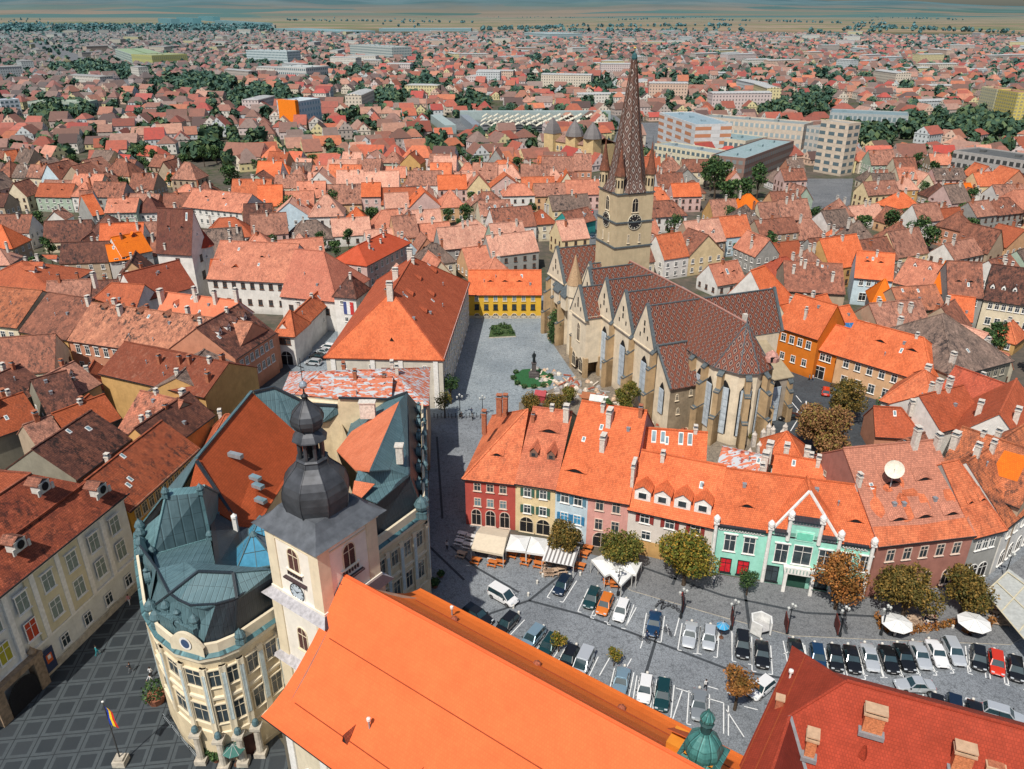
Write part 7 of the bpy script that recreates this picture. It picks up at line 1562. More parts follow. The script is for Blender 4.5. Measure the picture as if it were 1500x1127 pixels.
CARS=[ # px,py, heading vector in the photo, colour, kind, label, bay lines
(823.7,857,-.55,.85,'navy','hatch','navy hatchback nearest the striped cafe canopy',1),
(867,876,-.40,.9,'teal','hatch','dark teal hatchback left of the orange car',1),
(886,885,-.40,.9,'orange','hatch','bright orange hatchback between teal and white cars',1),
(910,894,-.35,.9,'white','hatch','white hatchback with dark windows right of the orange car',1),
(958,913,-.15,1,'blue','sedan','deep blue sedan parked alone beside cyclists',1),
(737,873,.85,.48,'white','van','white van driving across the cobbled square',0),
(700,901,.85,.52,'black','wagon','dark wagon beside the orange church roof, leftmost on the square',0),
(742.5,913,-.7,.72,'black','hatch','black hatchback second from the left along the church',1),
(779.7,934,-.7,.8,'steel blue','wagon','steel blue estate third from the left along the church',1),
(803.7,945,-.55,.8,'teal','hatch','dark teal car half under the small yellow tree',1),
(833,963.6,-.45,.85,'black','hatch','black hatchback left of the silver van',1),
(853.8,971.6,-.45,.9,'silver','van','silver van along the church roof edge',1),
(910,998,-.22,1,'steel blue','sedan','steel blue sedan below the small round tree',1),
(944.8,1009,-.15,1,'white','hatch','small white hatchback left of a dark teal car',1),
(970.8,1017.5,-.12,1,'teal','wagon','dark teal car right of the small white hatchback',1),
(1024,1032,-.05,1,'grey','sedan','grey sedan half hidden behind the green turret cap',1),
(1010.6,929,-.15,1,'silver','sedan','silver sedan left one of a pair below the big round tree',1),
(1039,934,-.10,1,'silver','hatch','silver hatchback right one of a pair near the blue umbrella',1),
(1088,944,0,1,'black','wagon','long black wagon left of the black sedan near the white booth',1),
(1116.6,957.8,.05,1,'black','sedan','black sedan below the white booth',1),
(1167,955,.22,1,'black','sedan','black sedan at the left end of the curved row',1),
(1198,962,.18,1,'blue','hatch','deep blue hatchback with blue roof second in the curved row',1),
(1223.8,964,.20,1,'black','hatch','black hatchback third in the curved row',1),
(1248.5,965,.25,1,'black','sedan','black sedan fourth in the curved row left of a silver one',1),
(1274.6,962.5,.32,1,'silver','sedan','silver sedan between black cars in the curved row',1),
(1302,965,.38,1,'black','sedan','black sedan right of the first silver one in the curved row',1),
(1325.4,962.5,.43,.95,'black','sedan','black sedan below the left white cafe umbrella',1),
(1348.6,959.6,.45,.95,'silver','sedan','silver sedan first of three pale cars in the curved row',1),
(1373,956.7,.48,.95,'white','sedan','white sedan middle of three pale cars in the curved row',1),
(1398,954,.48,.95,'silver','wagon','silver estate last of three pale cars in the curved row',1),
(1434,964,.12,1,'black','hatch','black hatchback left of the red car',1),
(1460,971,.14,1,'red','hatch','bright red hatchback at the right end of the curved row',1),
(1488,980,.15,1,'black','hatch','black hatchback right of the red car at the picture edge',1),
(1340,1003,-1,-.04,'silver','sedan','silver sedan driving along the lane by itself',0),
(1371,1038,.02,1,'black','hatch','black hatchback left of three cars beyond the red roof',1),
(1398,1041,.04,1,'navy','wagon','navy estate middle of three cars beyond the red roof',1),
(1428,1048,.06,1,'black','sedan','black sedan next to the hatched markings',1),
(1472,1046.6,.95,.28,'silver','wagon','silver estate parked across the hatched markings',0),
(1115,1007.5,-.75,.62,'white','hatch','small white car with black windows turning by the red roof',0),
]
LINES=MB(); boll=[]
def line(a,b,w_=.13,z=.014): 
    d=(b-a); 
    if d.length<.05: return
    d.normalize(); s=Vector((-d.y,d.x,0))*w_/2; zz=Vector((0,0,z)); LINES.poly([Vector((a.x,a.y,0))-s+zz,Vector((b.x,b.y,0))-s+zz,Vector((b.x,b.y,0))+s+zz,Vector((a.x,a.y,0))+s+zz])
for px,py,hx,hy,c,k,lab,bay in CARS:
    p=V(px,py,.7); q=V(px+hx*20,py+hy*20,.7); d=q-p; rz=math.atan2(d.y,d.x); car(k,PC[c],lab,p.x,p.y,rz)
    if bay:
        d=Vector((math.cos(rz),math.sin(rz),0)); s=Vector((-d.y,d.x,0)); o=Vector((p.x,p.y,0))
        for sg in(-1,1): line(o+s*sg*1.28-d*2.6,o+s*sg*1.28+d*2.7); line(o+s*sg*1.28+d*2.75,o+s*sg*.75+d*2.75)
        boll.append((o-d*3.0)); 
# empty bays and hatched areas
for a,b in(((882,865),(864,893)),((932,890),(916,920)),((945,928),(938,950)),((995,905),(988,932)),((1057,910),(1050,940)),((1072,925),(1072,960)),((898,955),(878,990)),((925,965),(905,1000)),((1000,1010),(985,1055)),((1060,1030),(1060,1075)),((1064,1040),(1090,1080)),((1067,1034),(1067,1078)),((990,1008),(1012,1015)),((1032,1022),(1060,1030)),((1090,1035),(1110,1040)),((1415,1045),(1415,1022)),((1415,1022),(1445,1034)),((1440,1066),(1440,1046)),((1420,945),(1420,975)),((1302,1028),(1345,1026)),((1356,1045),(1356,1028))): line(V(*a),V(*b))
for k in range(6): line(V(1442+k*12,1048+k*1.5),V(1455+k*12,1069-k*.5),.4)
line(V(1430,1071),V(1500,1066),.16)
for a,b in(((976,915),(980,930)),((1065,1015),(1085,1020)),((1035,1005),(1052,1010)),((1155,955),(1148,958))): line(V(*a),V(*b))
for k in range(9):
    t=k/9; a=V(1098+k*8,640-k*9); b=V(1101+k*8,636-k*9); 
# street markings right of the cathedral
for (a,b) in(((1150,660),(1156,640)),((1158,632),(1168,616)),((1170,612),(1176,602)),((1160,590),(1170,602)),((1168,602),(1166,612)),((1166,580),(1174,590)),((1196,628),(1200,618))): line(V(*a)+Vector((0,0,0)),V(*b),.18,.075)
line(V(1181,588),V(1180,602),.25,.075); line(V(1177,597),V(1180,603),.2,.075); line(V(1184,597),V(1180,603),.2,.075)
o=LINES.build('parking_lines',[PAINT]); o['kind']='structure'
# a few cars elsewhere
for px,py,hx,hy,c,k,lab,g in((1155,610,-1,.1,'black','sedan','black sedan driving past the cathedral choir',None),(1210,573,.1,-1,'red','hatch','red car half hidden by the brown tree','cars near the cathedral'),(1222,568,.5,-1,'black','wagon','black car behind the red car under the trees','cars near the cathedral'),(1278,576,-1,-.28,'white','sedan','white sedan in front of the peach house','cars near the cathedral'),(458.7,530.7,-1,-.1,'silver','hatch','silver hatchback nearest the patchwork roof in the alley row','cars parked in the alley'),(466,522,-1,-.15,'black','sedan','black sedan second in the alley row','cars parked in the alley'),(473,515,-1,-.15,'silver','sedan','grey silver car third in the alley row','cars parked in the alley'),(480,508,-1,-.15,'white','hatch','white car last in the alley row by the hipped hall','cars parked in the alley'),(1282,610,0,1,'grey','hatch','grey car in the shade by the garden wall','cars near the cathedral'),(1281,648,0,1,'black','hatch','dark car in the shade by the ivy house','cars near the cathedral'),
 (170,341,1,0,'black','sedan','black car in the street below the green terrace','cars in the old town street'),(180,339,1,0,'teal','hatch','teal car in the street below the green terrace','cars in the old town street'),(192,337,1,0,'red','hatch','red car in the street below the green terrace','cars in the old town street'),(208,338,1,0,'black','hatch','black hatchback at the right end of the terrace street','cars in the old town street')):
    p=V(px,py,.7); q=V(px+hx*10,py+hy*10,.7); d=q-p; car(k,PC[c],lab,p.x,p.y,math.atan2(d.y,d.x),.06,g or 'cars near the cathedral')
cl=[(872,240),(880,262),(872,285),(866,310),(884,225),(892,205),(868,330),(876,300),(888,250),(895,195),(880,275),(868,345)]
for i,(px,py) in enumerate(cl): p=V(px,py,.7); c=('white','silver','black','red','grey','navy')[i%6]; car(('sedan','hatch','wagon')[i%3],PC[c],f'{c} '+('sedan','hatchback','estate')[i%3]+' in the river street '+('far up the road' if py<240 else 'behind the yellow bank' if py<290 else 'left of the cathedral tower'),p.x,p.y,1.45+(PI if i%2 else 0),.06,'cars in the river street')
# bollards
BW=flat('white_bollard',(.62,.60,.55),.7)
def bollmesh():
    b=MB(); b.lathe((0,0,0),[(.17,0),(.17,.45),(.20,.5),(.16,.62),(.05,.7)],10,0); return b.mesh('bollard',[BW])
bm=bollmesh()
for i,p in enumerate(boll+[V(*q) for q in((795,845),(787,855),(774,873),(752,891),(822,829),(838,838),(850,843),(1310,932),(1328,928),(1345,925),(1362,922),(1395,921),(1415,925))]):
    o=obj('bollard',bm,None,(p.x,p.y,.0)); tag(o,'short white stone bollard at the head of the parking bays','bollard','white bollards along the parking bays')
# ================= trees on the squares =================
for nm,lab,px,py,h,r,m,n,leaf,lw,sd in (
 ('street_tree','brownish green round tree between the canopies and the pink house',825,822,7.2,3.1,LDB,3000,.2,.25,1),
 ('street_tree','olive green round tree over the white cafe tents',908,842,7.6,3.3,LO,3200,.2,.25,2),
 ('street_tree','largest round yellow green tree in front of the white house',1001,858,9.8,4.1,LY,6000,.21,.18,3),
 ('street_tree','small young dark green tree in front of the green theatre',1093,873,4.6,1.7,LG,900,.15,.3,4),
 ('street_tree','tall uneven orange and green tree at the right end of the green theatre',1223,893,9.5,3.6,LR,2400,.22,.25,5),
 ('street_tree','wide olive brown tree shading the left cafe umbrella',1322,905,8.0,4.4,LDB,5200,.22,.22,6),
 ('street_tree','olive brown tree shading the right cafe umbrella',1408,900,7.8,3.8,LDB,4200,.22,.22,7),
 ('street_tree','tiny yellow tree among the parked cars near the church roof',818,955,3.4,1.3,LY,500,.14,.3,8),
 ('street_tree','tiny round yellow green tree on the parking edge',899,976,3.2,1.1,LY,500,.14,.3,9),
 ('street_tree','sparse orange brown tree with dark trunk beside the white car',1076,1040,7.0,2.7,LR,1000,.2,.35,10),
 ('street_tree','yellow green tree against the cathedral wall',918,608,9.0,2.6,LO,3400,.2,.08,12),
 ('street_tree','huge brown autumn tree in the street right of the cathedral',1200,668,10.5,5.5,LB,6000,.26,.12,13),
 ('street_tree','dark olive tree behind the huge brown tree',1232,620,10,4.2,LDB,3000,.26,.2,14),
 ('street_tree','small olive tree at the foot of the cathedral apse',1088,648,4.5,2.0,LO,1200,.18,.15,15),
 ('street_tree','thin street tree by the corner of the hipped hall',661,592,7.5,2.3,LG,800,.2,.35,16),
 ('street_tree','thin leaning street tree in front of the alley lamps',652,612,5.5,2.2,LO,500,.2,.45,17),
 ('street_tree','low olive tree in the churchyard left of the brick chimneys',778,604,4.0,2.5,LDB,1500,.2,.2,18),
 ('street_tree','low green brown tree in the churchyard right of the white post',812,606,4.4,2.6,LDB,1500,.2,.2,19),
 ('street_tree','small green tree close to the tall white chimney',832,596,4.6,2.,LO,1000,.2,.2,20),
 ('street_tree','low dark shrub tree by the churchyard huts',886,605,3.0,1.8,LG,900,.2,.1,21),
 ('street_tree','dark conifer beside the pink townhouse',545,425,9,2.5,LG,2200,.24,.05,22)):
    p=V(px,py,0); tree(nm,lab,(p.x,p.y,0),h,r,m,sd,int(n*1.7),leaf*.85,10 if r>3 else 7,lw,flatk=.85)
# dense dark columnar bush at the cathedral wall
p=V(813,502,0); bu=thing('columnar_bush','dense dark green column shaped bush against the cathedral wall','bush',(p.x,p.y,0)); v,f=leafcloud(3600,[(0,0,1.6,1.9,1.7),(0,0,3.6,2.1,2.2),(.2,0,5.6,1.9,2.0),(0,0,7.4,1.3,1.7),(.3,.2,4.6,2.,2.)],.22,31); o=bpy.data.objects.new('foliage',np_mesh('foliage',v,f,[LG])); COL.objects.link(o); o.parent=bu
q=MB(); q.tube((0,0,-.1),(0,0,5),.25,.1,7,0); q.build('trunk',[BARK],bu)
def hedge(name,label,pts,h,m,n=900,cat='hedge',leaf=.16,rr=.7):
    P=[V(*q) for q in pts]; c=P[0]; t=thing(name,label,cat,(c.x,c.y,0)); L=[]
    for a,b in zip(P,P[1:]):
        k=max(2,int((b-a).length/.9))
        for i in range(k): q=a.lerp(b,(i+.5)/k)-c; L.append((q.x,q.y,h*.55,rr,h*.5))
    v,f=leafcloud(max(n,len(L)*60),L,leaf,7); o=bpy.data.objects.new('foliage',np_mesh('foliage',v,f,[m])); COL.objects.link(o); o.parent=t; return t
hedge('ivy_hedge','dark climbing plants on the wall below the orange bungalow roof',[(1287,600),(1310,612),(1340,620),(1358,622)],3.2,LG,1500,'climbing plant',.25,1.3)
hedge('garden_bush','green bush in the garden of the ivy house',[(1290,655),(1310,660),(1325,655)],3.0,LG,1200,'bush',.25,1.4)
hedge('terrace_hedge','low autumn hedge around the right cafe terrace',[(1283,905),(1292,925),(1330,930),(1375,922),(1400,915)],1.3,LR,1500,'hedge',.14,.5)
hedge('terrace_hedge','short autumn hedge around the far right umbrella',[(1408,928),(1440,925),(1455,912)],1.3,LR,700,'hedge',.14,.5)
# flower beds on the cathedral square
bd=MB(); P=[V(*q,0) for q in((720,478),(748,477),(756,494),(716,496))]; bd.extr([(p.x,p.y) for p in P],0,.35,0,1); fb=bd.build('flower_bed',[STONE,flat('bed_soil_green',(.05,.085,.03),.9,var=.4)]); tag(fb,'square planted bed with low bushes near the yellow school','flower bed')
v,f=leafcloud(1200,[(V(px,py).x,V(px,py).y,.7,1.2,.7) for px,py in((724,485),(732,490),(742,482),(748,490),(736,480),(728,492))],.2,3); o=obj('plants',np_mesh('plants',v,f,[LG]),fb)
c=V(779,555,0); mb_=MB((c.x,c.y,0)); ring_=[V(*q,0) for q in((752,552),(765,543),(790,541),(812,556),(805,567),(772,570),(754,562))]
mb_.extr([(p.x,p.y) for p in ring_],0,.3,0,1); lawn=mb_.build('lawn_bed',[STONE,flat('lawn_green',(.022,.10,.035),.9,var=.35,scale=5)]); tag(lawn,'round green lawn bed with low border around the statue','lawn')
hd_=MB(); 
v,f=leafcloud(1500,[(V(px,py).x-c.x,V(px,py).y-c.y,.55,.7,.5) for px,py in((752,556),(758,564),(768,569),(782,569),(796,567),(756,548),(806,553))],.16,4); obj('border_plants',np_mesh('plants',v,f,[LG]),lawn)
# ================= people =================
def skin_mesh(name,joints,edges,radii,mats,matfn):
    me=bpy.data.meshes.new(name+'_rig'); me.from_pydata(joints,edges,[]); o=bpy.data.objects.new(name+'_rig',me); COL.objects.link(o)
    o.modifiers.new('s','SKIN'); 
    for i,r in enumerate(radii): me.skin_vertices[0].data[i].radius=(r,r) if not isinstance(r,tuple) else r
    me.skin_vertices[0].data[0].use_root=True
    s=o.modifiers.new('u','SUBSURF'); s.levels=1
    dg=bpy.context.evaluated_depsgraph_get(); m2=bpy.data.meshes.new_from_object(o.evaluated_get(dg)); m2.name=name; bpy.data.objects.remove(o)
    m2.materials.clear()
    for m in mats: m2.materials.append(m)
    for p in m2.polygons: p.material_index=matfn(p.center); p.use_smooth=True
    return m2
SKIN=flat('skin',(.45,.24,.16),.6); HAIRM=flat('dark_hair',(.03,.02,.015),.8)
CL={k:flat(k+'_cloth',c,.9) for k,c in dict(black=(.02,.02,.024),navy=(.03,.05,.11),white=(.62,.63,.64),red=(.4,.03,.03),grey=(.16,.17,.18),orange=(.75,.13,.03),teal=(.03,.26,.30),pink=(.6,.25,.25),denim=(.06,.09,.16),sand=(.4,.33,.24)).items()}
def person_mesh(pose,top,bot):
    k=('p',pose,top,bot)
    if k in CC: return CC[k]
    st={'walk':.24,'stand':.04,'sit':0}[pose]; hp=.92 if pose!='sit' else .52
    J=[(0,0,hp),(0,0,hp+.25),(0,0,hp+.50),(0,0,hp+.58),(0,.0,hp+.68),(0,.0,hp+.80)]
    Rr=[.125,.12,.13,.055,.085,.075]; E_=[(0,1),(1,2),(2,3),(3,4),(4,5)]
    for sx in(-1,1):
        b=len(J)
        if pose=='sit': J+=[(sx*.10,-.05,hp),(sx*.11,-.45,hp+.02),(sx*.11,-.47,.08),(sx*.11,-.6,.04)]
        else: J+=[(sx*.09,0,hp-.07),(sx*.10,-sx*st*.45-.03,.48),(sx*.10,-sx*st+(.05 if st>.1 else 0),.08),(sx*.11,-sx*st-.14,.04)]
        E_+=[(0,b),(b,b+1),(b+1,b+2),(b+2,b+3)]; Rr+=[.095,.065,.045,.04]
        b=len(J); J+=[(sx*.19,0,hp+.47),(sx*.25,sx*st*.5,hp+.20),(sx*.25,-.12+sx*st,hp-.02),(sx*.245,-.17+sx*st,hp-.09)]; E_+=[(2,b),(b,b+1),(b+1,b+2),(b+2,b+3)]; Rr+=[.06,.045,.035,.035]
    def mf(c):
        if c.z>hp+.56: return 2
        if abs(c.x)>.2 and c.z<hp+.03 and pose!='sit': return 2
        if c.z>hp-.02 and not(pose=='sit' and c.y<-.15 and abs(c.x)<.19): return 0
        return 1
    m=skin_mesh('body',J,E_,Rr,[CL[top],CL[bot],SKIN],mf)
    h=MB(); h.lathe((0,.015,hp+.66),[(.098,0),(.112,.08),(.095,.16),(.04,.20)],10,0); CC[k]=(m,h.mesh('hair',[HAIRM],True)); return CC[k]
def person(px,py,pose,top,bot,label,rz=0.,z=0.,group=None):
    p=V(px,py,z); b,h=person_mesh(pose,top,bot); t=thing('person',label,'person',(p.x,p.y,z+.0),rz,group); obj('body',b,t); obj('hair',h,t); return t
PL=[(947,937,'walk','navy','denim','person in navy walking beside a bicycle near the blue sedan'),(960,938,'walk','black','black','person in black walking right of the bicycle'),(1045,855,'walk','white','denim','person in white shirt walking under the big round tree'),(1060,921,'sit','orange','denim','person sitting beneath the blue umbrella'),(999,880,'stand','red','black','person in red standing by the lamp post'),(676,614,'stand','black','black','person in black standing at the alley barrier'),(692,616,'walk','grey','black','person in grey walking near the alley barrier'),(691,608,'stand','navy','black','person in navy near the alley lamps'),
(1185,558,'walk','grey','black','person in grey outside the orange gate house'),(1190,558,'walk','white','denim','person in white outside the orange gate house'),
(143,960,'walk','teal','teal','person in teal crossing the large square'),(136,910,'stand','orange','sand','person in orange near the palace gateway'),(192,985,'walk','black','grey','person in black alone in the middle of the large square'),(188,862,'walk','pink','pink','person in pink at the corner of the palace, upper one'),(190,885,'walk','pink','white','person in pink near the corner hall, lower one'),(222,1003,'walk','white','grey','person in white beside the planter at the corner hall'),(222,992,'stand','white','black','person in white shirt behind the planter'),
(350,1103,'stand','orange','black','person in orange beside the green parasol'),(1237,905,'walk','black','black','person in black near the right information board'),(1103,845,'walk','black','denim','person walking beside the small young tree'),(1033,1010,'walk','white','black','person standing behind the grey sedan'),(655,835-30,'stand','white','black','person in white near the tented cafe corner')]
for px,py,po,tp_,bt,lab in PL: person(px,py,po,tp_,bt,lab,random.random()*6,.13 if 830<py<930 and px>930 else 0)
rs=random.Random(4); 
for (cx,cy,n_,sx,sy,lab,gr) in ((30,978,8,24,14,'person in a small crowd at the left edge of the large square','small crowd at the left edge of the large square'),(60,945,7,14,10,'person in the group outside the palace gateway','people gathered outside the palace gateway'),(112,905,12,18,7,'person in the dense dark group right of the palace gateway','people right of the palace gateway'),(150,885,6,14,5,'person in the loose group in front of the palace windows','people before the palace windows')):
    for i in range(n_):
        po=rs.choice(('walk','stand')); tp_=rs.choice(('black','navy','grey','black','white','red')); person(cx+rs.uniform(-sx,sx),cy+rs.uniform(-sy,sy),po,tp_,'black',lab,rs.random()*6,0,gr)
# ================= street furniture =================
def lamp_meshes():
    q=MB(); q.lathe((0,0,0),[(.22,0),(.2,.6),(.10,.8),(.06,4.4)],8,0); q.beam((-.55,0,4.3),(.55,0,4.3),.06,.06,0); q.tube((0,0,4.3),(0,0,4.8),.04,.04,6,0)
    g=MB(); g.lathe((0,0,0),[(.10,0),(.2,.35),(.22,.42),(.05,.6)],6,0); return q.mesh('pole',[IRON]),g.mesh('lantern',[flat('lamp_glass',(.5,.52,.5),.3)])
lp,lg=lamp_meshes()
for px,py,lab in((997,905,'iron lamp post by the big round tree'),(1071,922,'iron lamp post between theatre and parking, beside the first board'),(1153,928,'iron lamp post beside the second board and white booth'),(1230,932,'iron lamp post in front of the orange and green tree'),(1290,930,'iron lamp post at the left cafe umbrella'),(674,610,'lamp post at the alley barrier, left one'),(707,612,'lamp post at the alley barrier, right one'),(905,872,'lamp post beside the right white cafe tent'),(1470,850,'lamp post at the side street on the right')):
    p=V(px,py,.12); t=thing('street_lamp',lab,'street lamp',tuple(p),R(20)); obj('pole',lp,t)
    for dx,dz in((-.55,4.32),(.55,4.32),(0,4.8)): obj('lantern',lg,t,(dx,0,dz))
# barrier chain of posts at the alley
for k in range(14): p=V(636+k*5.2,612+(k%2)*1.2,0); q=MB((p.x,p.y,0)); q.tube((p.x,p.y,0),(p.x,p.y,.95),.07,.06,7,0); q.lathe((p.x,p.y,.95),[(.1,0),(.1,.12),(.02,.18)],7,0); o=q.build('barrier_post',[IRON]); tag(o,'black barrier post in the line closing the alley','post','black posts closing the alley')
for px,py,lab in((1071,915,'dark red information board left of the white booth'),(1150,922,'dark red information board right of the white booth'),(1224,925,'dark red slanted board left of the fourth lamp post'),(999,893,'dark red bench board under the first lamp post')):
    p=V(px,py,.12); t=thing('info_board',lab,'board',tuple(p),R(80)); q=MB(); q.box((0,0,1.35),(2.2,.14,1.9),0,0); q.build('panel',[flat('dark_red_panel',(.11,.025,.02),.7)],t)
    for x in(-.9,.9): q=MB(); q.box((x,0,.3),(.12,.12,.6),0,0); q.build('post',[IRON],t)
# white folding booth
p=V(1113,925,.12); t=thing('white_booth','white open topped hexagonal booth on the sidewalk','booth',tuple(p)); q=MB()
for k in range(6):
    a=k*PI/3+.3;b_=a+PI/3
    if k==4: continue
    q.slab([(1.6*math.cos(a),1.6*math.sin(a),2.3),(1.6*math.cos(b_),1.6*math.sin(b_),2.3),(1.35*math.cos(b_),1.35*math.sin(b_),2.3),(1.35*math.cos(a),1.35*math.sin(a),2.3)],2.1,0)
q.build('side_panel',[flat('white_fabric',(.66,.67,.66),.8)],t); q=MB(); q.lathe((0,0,0),[(1.3,.9),(1.3,1.0)],6,0,.3); q.build('counter',[flat('pale_counter',(.4,.4,.4))],t)
# cafe tents
WF=flat('white_canvas',(.70,.71,.70),.85,var=.06); BF=flat('beige_canvas',(.60,.52,.40),.85,var=.08)
def tent(name,label,corners,z,ridge,mat,posts=True,cat='canopy',kind='gable'):
    P=[V(*c,z) for c in corners]; c0=P[0]; t=thing(name,label,cat,(c0.x,c0.y,0)); q=MB((c0.x,c0.y,0)); m=sum(P,Vector((0,0,0)))/4
    if kind=='pyramid':
        top=m+Vector((0,0,ridge))
        for i in range(4): q.slab([P[i],P[(i+1)%4],top],.05,0)
    elif kind=='gable':
        r0=(P[0]+P[3])/2+Vector((0,0,ridge)); r1=(P[1]+P[2])/2+Vector((0,0,ridge)); q.slab([P[0],P[1],r1,r0],.05,0); q.slab([r0,r1,P[2],P[3]],.05,0); q.poly([P[0],r0,P[3]],0); q.poly([P[1],P[2],r1],0)
    else: 
        up=Vector((0,0,ridge)); q.slab([P[0]+up,P[1]+up,P[2],P[3]],.06,0)
    dv=Vector((0,0,.35))
    for i in range(4):
        j=(i+1)%4
        if kind!='flat': q.poly([P[i],P[j],P[j]-dv,P[i]-dv],0)
    q.build('canvas',[mat],t)
    for i in range(4): p_=MB((c0.x,c0.y,0)); p_.box((P[i].x,P[i].y,z/2),(.1,.1,z),0,0); p_.build('post',[flat('pale_post',(.5,.5,.48))],t)
    return t
tent('beige_cafe_tent','beige ridge roofed cafe tent in front of the red house',[(705,771),(747,777),(737,813),(690,804)],2.6,.9,BF)
tent('white_cafe_tent','white pyramid cafe tent right of the beige tent',[(748,783),(777,786),(770,808),(741,805)],2.5,.8,WF,kind='pyramid')
tent('white_cafe_tent','second white pyramid cafe tent, touching the striped canopy',[(778,786),(804,790),(800,813),(771,809)],2.5,.8,WF,kind='pyramid')
def stripem():
    m,n,p=newmat('striped_canvas'); uv,pos,ri,isl=coords(n); x=sep(n,uv)[0]; s=math_(n,'GREATER_THAN',math_(n,'FRACT',math_(n,'MULTIPLY',x,1.6)),.55); n.links.new(mix(n,s,(.68,.68,.68),(.20,.19,.19)),p.inputs['Base Color']); return m
tent('striped_cafe_canopy','grey and white striped canopy below the brownish tree',[(803,797),(849,805),(840,830),(794,821)],2.5,.5,stripem(),kind='flat')
for i,(c,lab) in enumerate(([( (877,823),(891,815),(908,828),(893,838)),'white cafe tent behind the others at the olive tree'],[((866,820),(884,812),(903,836),(886,844)),'leftmost white cafe tent beside the orange tables'],[((890,836),(906,828),(926,842),(910,858)),'white cafe tent nearest the parking bays'],[((908,820),(940,824),(932,842),(902,836)),'rightmost white cafe tent under the olive tree'])):
    tent('square_cafe_umbrella',lab,c,2.5,.9,WF,kind='pyramid',cat='umbrella')
def umb(px,py,rad,label,m,z=2.3,n_=8,h=.7,pole=True):
    p=V(px,py,z); t=thing('cafe_umbrella',label,'umbrella',(p.x,p.y,0)); q=MB(); 
    R_=[Vector((math.cos(k*2*PI/n_)*rad,math.sin(k*2*PI/n_)*rad,z)) for k in range(n_)]; tp_=Vector((0,0,z+h))
    for k in range(n_): q.slab([R_[k],R_[(k+1)%n_],tp_],.04,0); q.beam(R_[k]+Vector((0,0,.03)),tp_,.04,.03,1)
    q.build('canopy',[m,flat('grey_seam',(.42,.43,.43))],t); q=MB(); q.tube((0,0,0),(0,0,z+h),.04,.04,7,0); q.lathe((0,0,0),[(.35,0),(.3,.12)],8,0); q.build('pole',[WOOD],t)
umb(1314,913,2.1,'large white octagonal umbrella on the left cafe terrace',WF); umb(1427,912,2.2,'large white octagonal umbrella on the right cafe terrace',WF); umb(1059,917,.9,'small bright blue umbrella at the parking edge',flat('blue_canvas',(.04,.30,.55)),2.1)
umb(342,1097,1.3,'dark green parasol at the corner hall entrance',flat('green_canvas',(.04,.14,.12)),2.6)
# tables with benches
OT=flat('orange_wood',(.52,.16,.04),.7); WT=flat('pale_wood',(.45,.33,.24),.7)
def table_mesh(m):
    q=MB(); q.box((0,0,.73),(1.5,.75,.06),0,0); tops=q.mesh('table_top',[m]); b=MB(); b.box((0,0,.44),(1.5,.28,.05),0,0); 
    for x in(-.6,.6): b.box((x,0,.2),(.06,.24,.42),0,0)
    l=MB(); 
    l.box((0,0,.35),(.07,.6,.7),0,0); return tops,b.mesh('bench',[m]),l.mesh('leg',[m])
TM={'orange':table_mesh(OT),'pale':table_mesh(WT),'white':table_mesh(flat('white_plastic',(.6,.6,.6)))}
def tableset(px,py,rz,c,label,gr):
    p=V(px,py,0); t=thing('cafe_table',label,'table',(p.x,p.y,.0),rz,gr); a,b,l=TM[c]; obj('table_top',a,t); obj('leg',l,t,(-.55,0,0)); obj('leg',l,t,(.55,0,0)); obj('bench',b,t,(0,-.7,0)); obj('bench',b,t,(0,.7,0))
for px,py,c,lab in((676,815,'pale','pale table outside the left end of the beige tent'),(697,824,'orange','orange table at the front left of the beige tent'),(722,828,'orange','orange table at the front middle of the beige tent'),(733,827,'orange','orange table at the front right of the beige tent'),(751,815,'orange','orange table under the first white tent, front'),(750,807,'orange','orange table under the first white tent, rear'),(770,818,'orange','orange table between the white tents, rear'),(770,826,'orange','orange table between the white tents, front'),(790,822,'orange','orange table left of the striped canopy, rear'),(789,830,'orange','orange table left of the striped canopy, front'),(855,815,'orange','orange table right of the striped canopy'),(861,806,'orange','orange table against the pink house front'),(850,832,'orange','orange table at the front right corner of the striped canopy'),(673,797,'white','white table near the red house corner, lower'),(685,802,'white','white table left of the beige tent'),(690,790,'white','white table right of the standing person'),(677,786,'white','white table near the red house corner, upper')): tableset(px,py,-.35,c,lab,'cafe tables by the coloured houses')
k=0
for cx,cy,n_,lab,gr,cc in((820,833,8,'small table crowded under the striped canopy','tables under the striped canopy','pale'),(895,850,9,'table in the shade of the white cafe tents','tables under the white cafe tents','orange'),(1345,915,10,'table on the hedged cafe terrace at the right','tables on the hedged terrace','pale'),(1470,905,10,'table beside the glass roofed terrace','tables beside the glass roof','pale'),(715,812,5,'dark table inside the beige tent','tables inside the beige tent','white')):
    for i in range(n_): tableset(cx+rs.uniform(-26,26)*(.8 if cx!=1470 else 1),cy+rs.uniform(-9,9)+(0 if cx!=1470 else 0),rs.uniform(-.6,.2),cc,lab,gr)
    for i in range(n_//2+2): person(cx+rs.uniform(-24,24),cy+rs.uniform(-8,8),'sit',rs.choice(('black','navy','white','red','grey')),'denim','person seated '+gr.replace('tables','').strip(),rs.random()*6,0,'people seated '+gr.replace('tables','').strip())
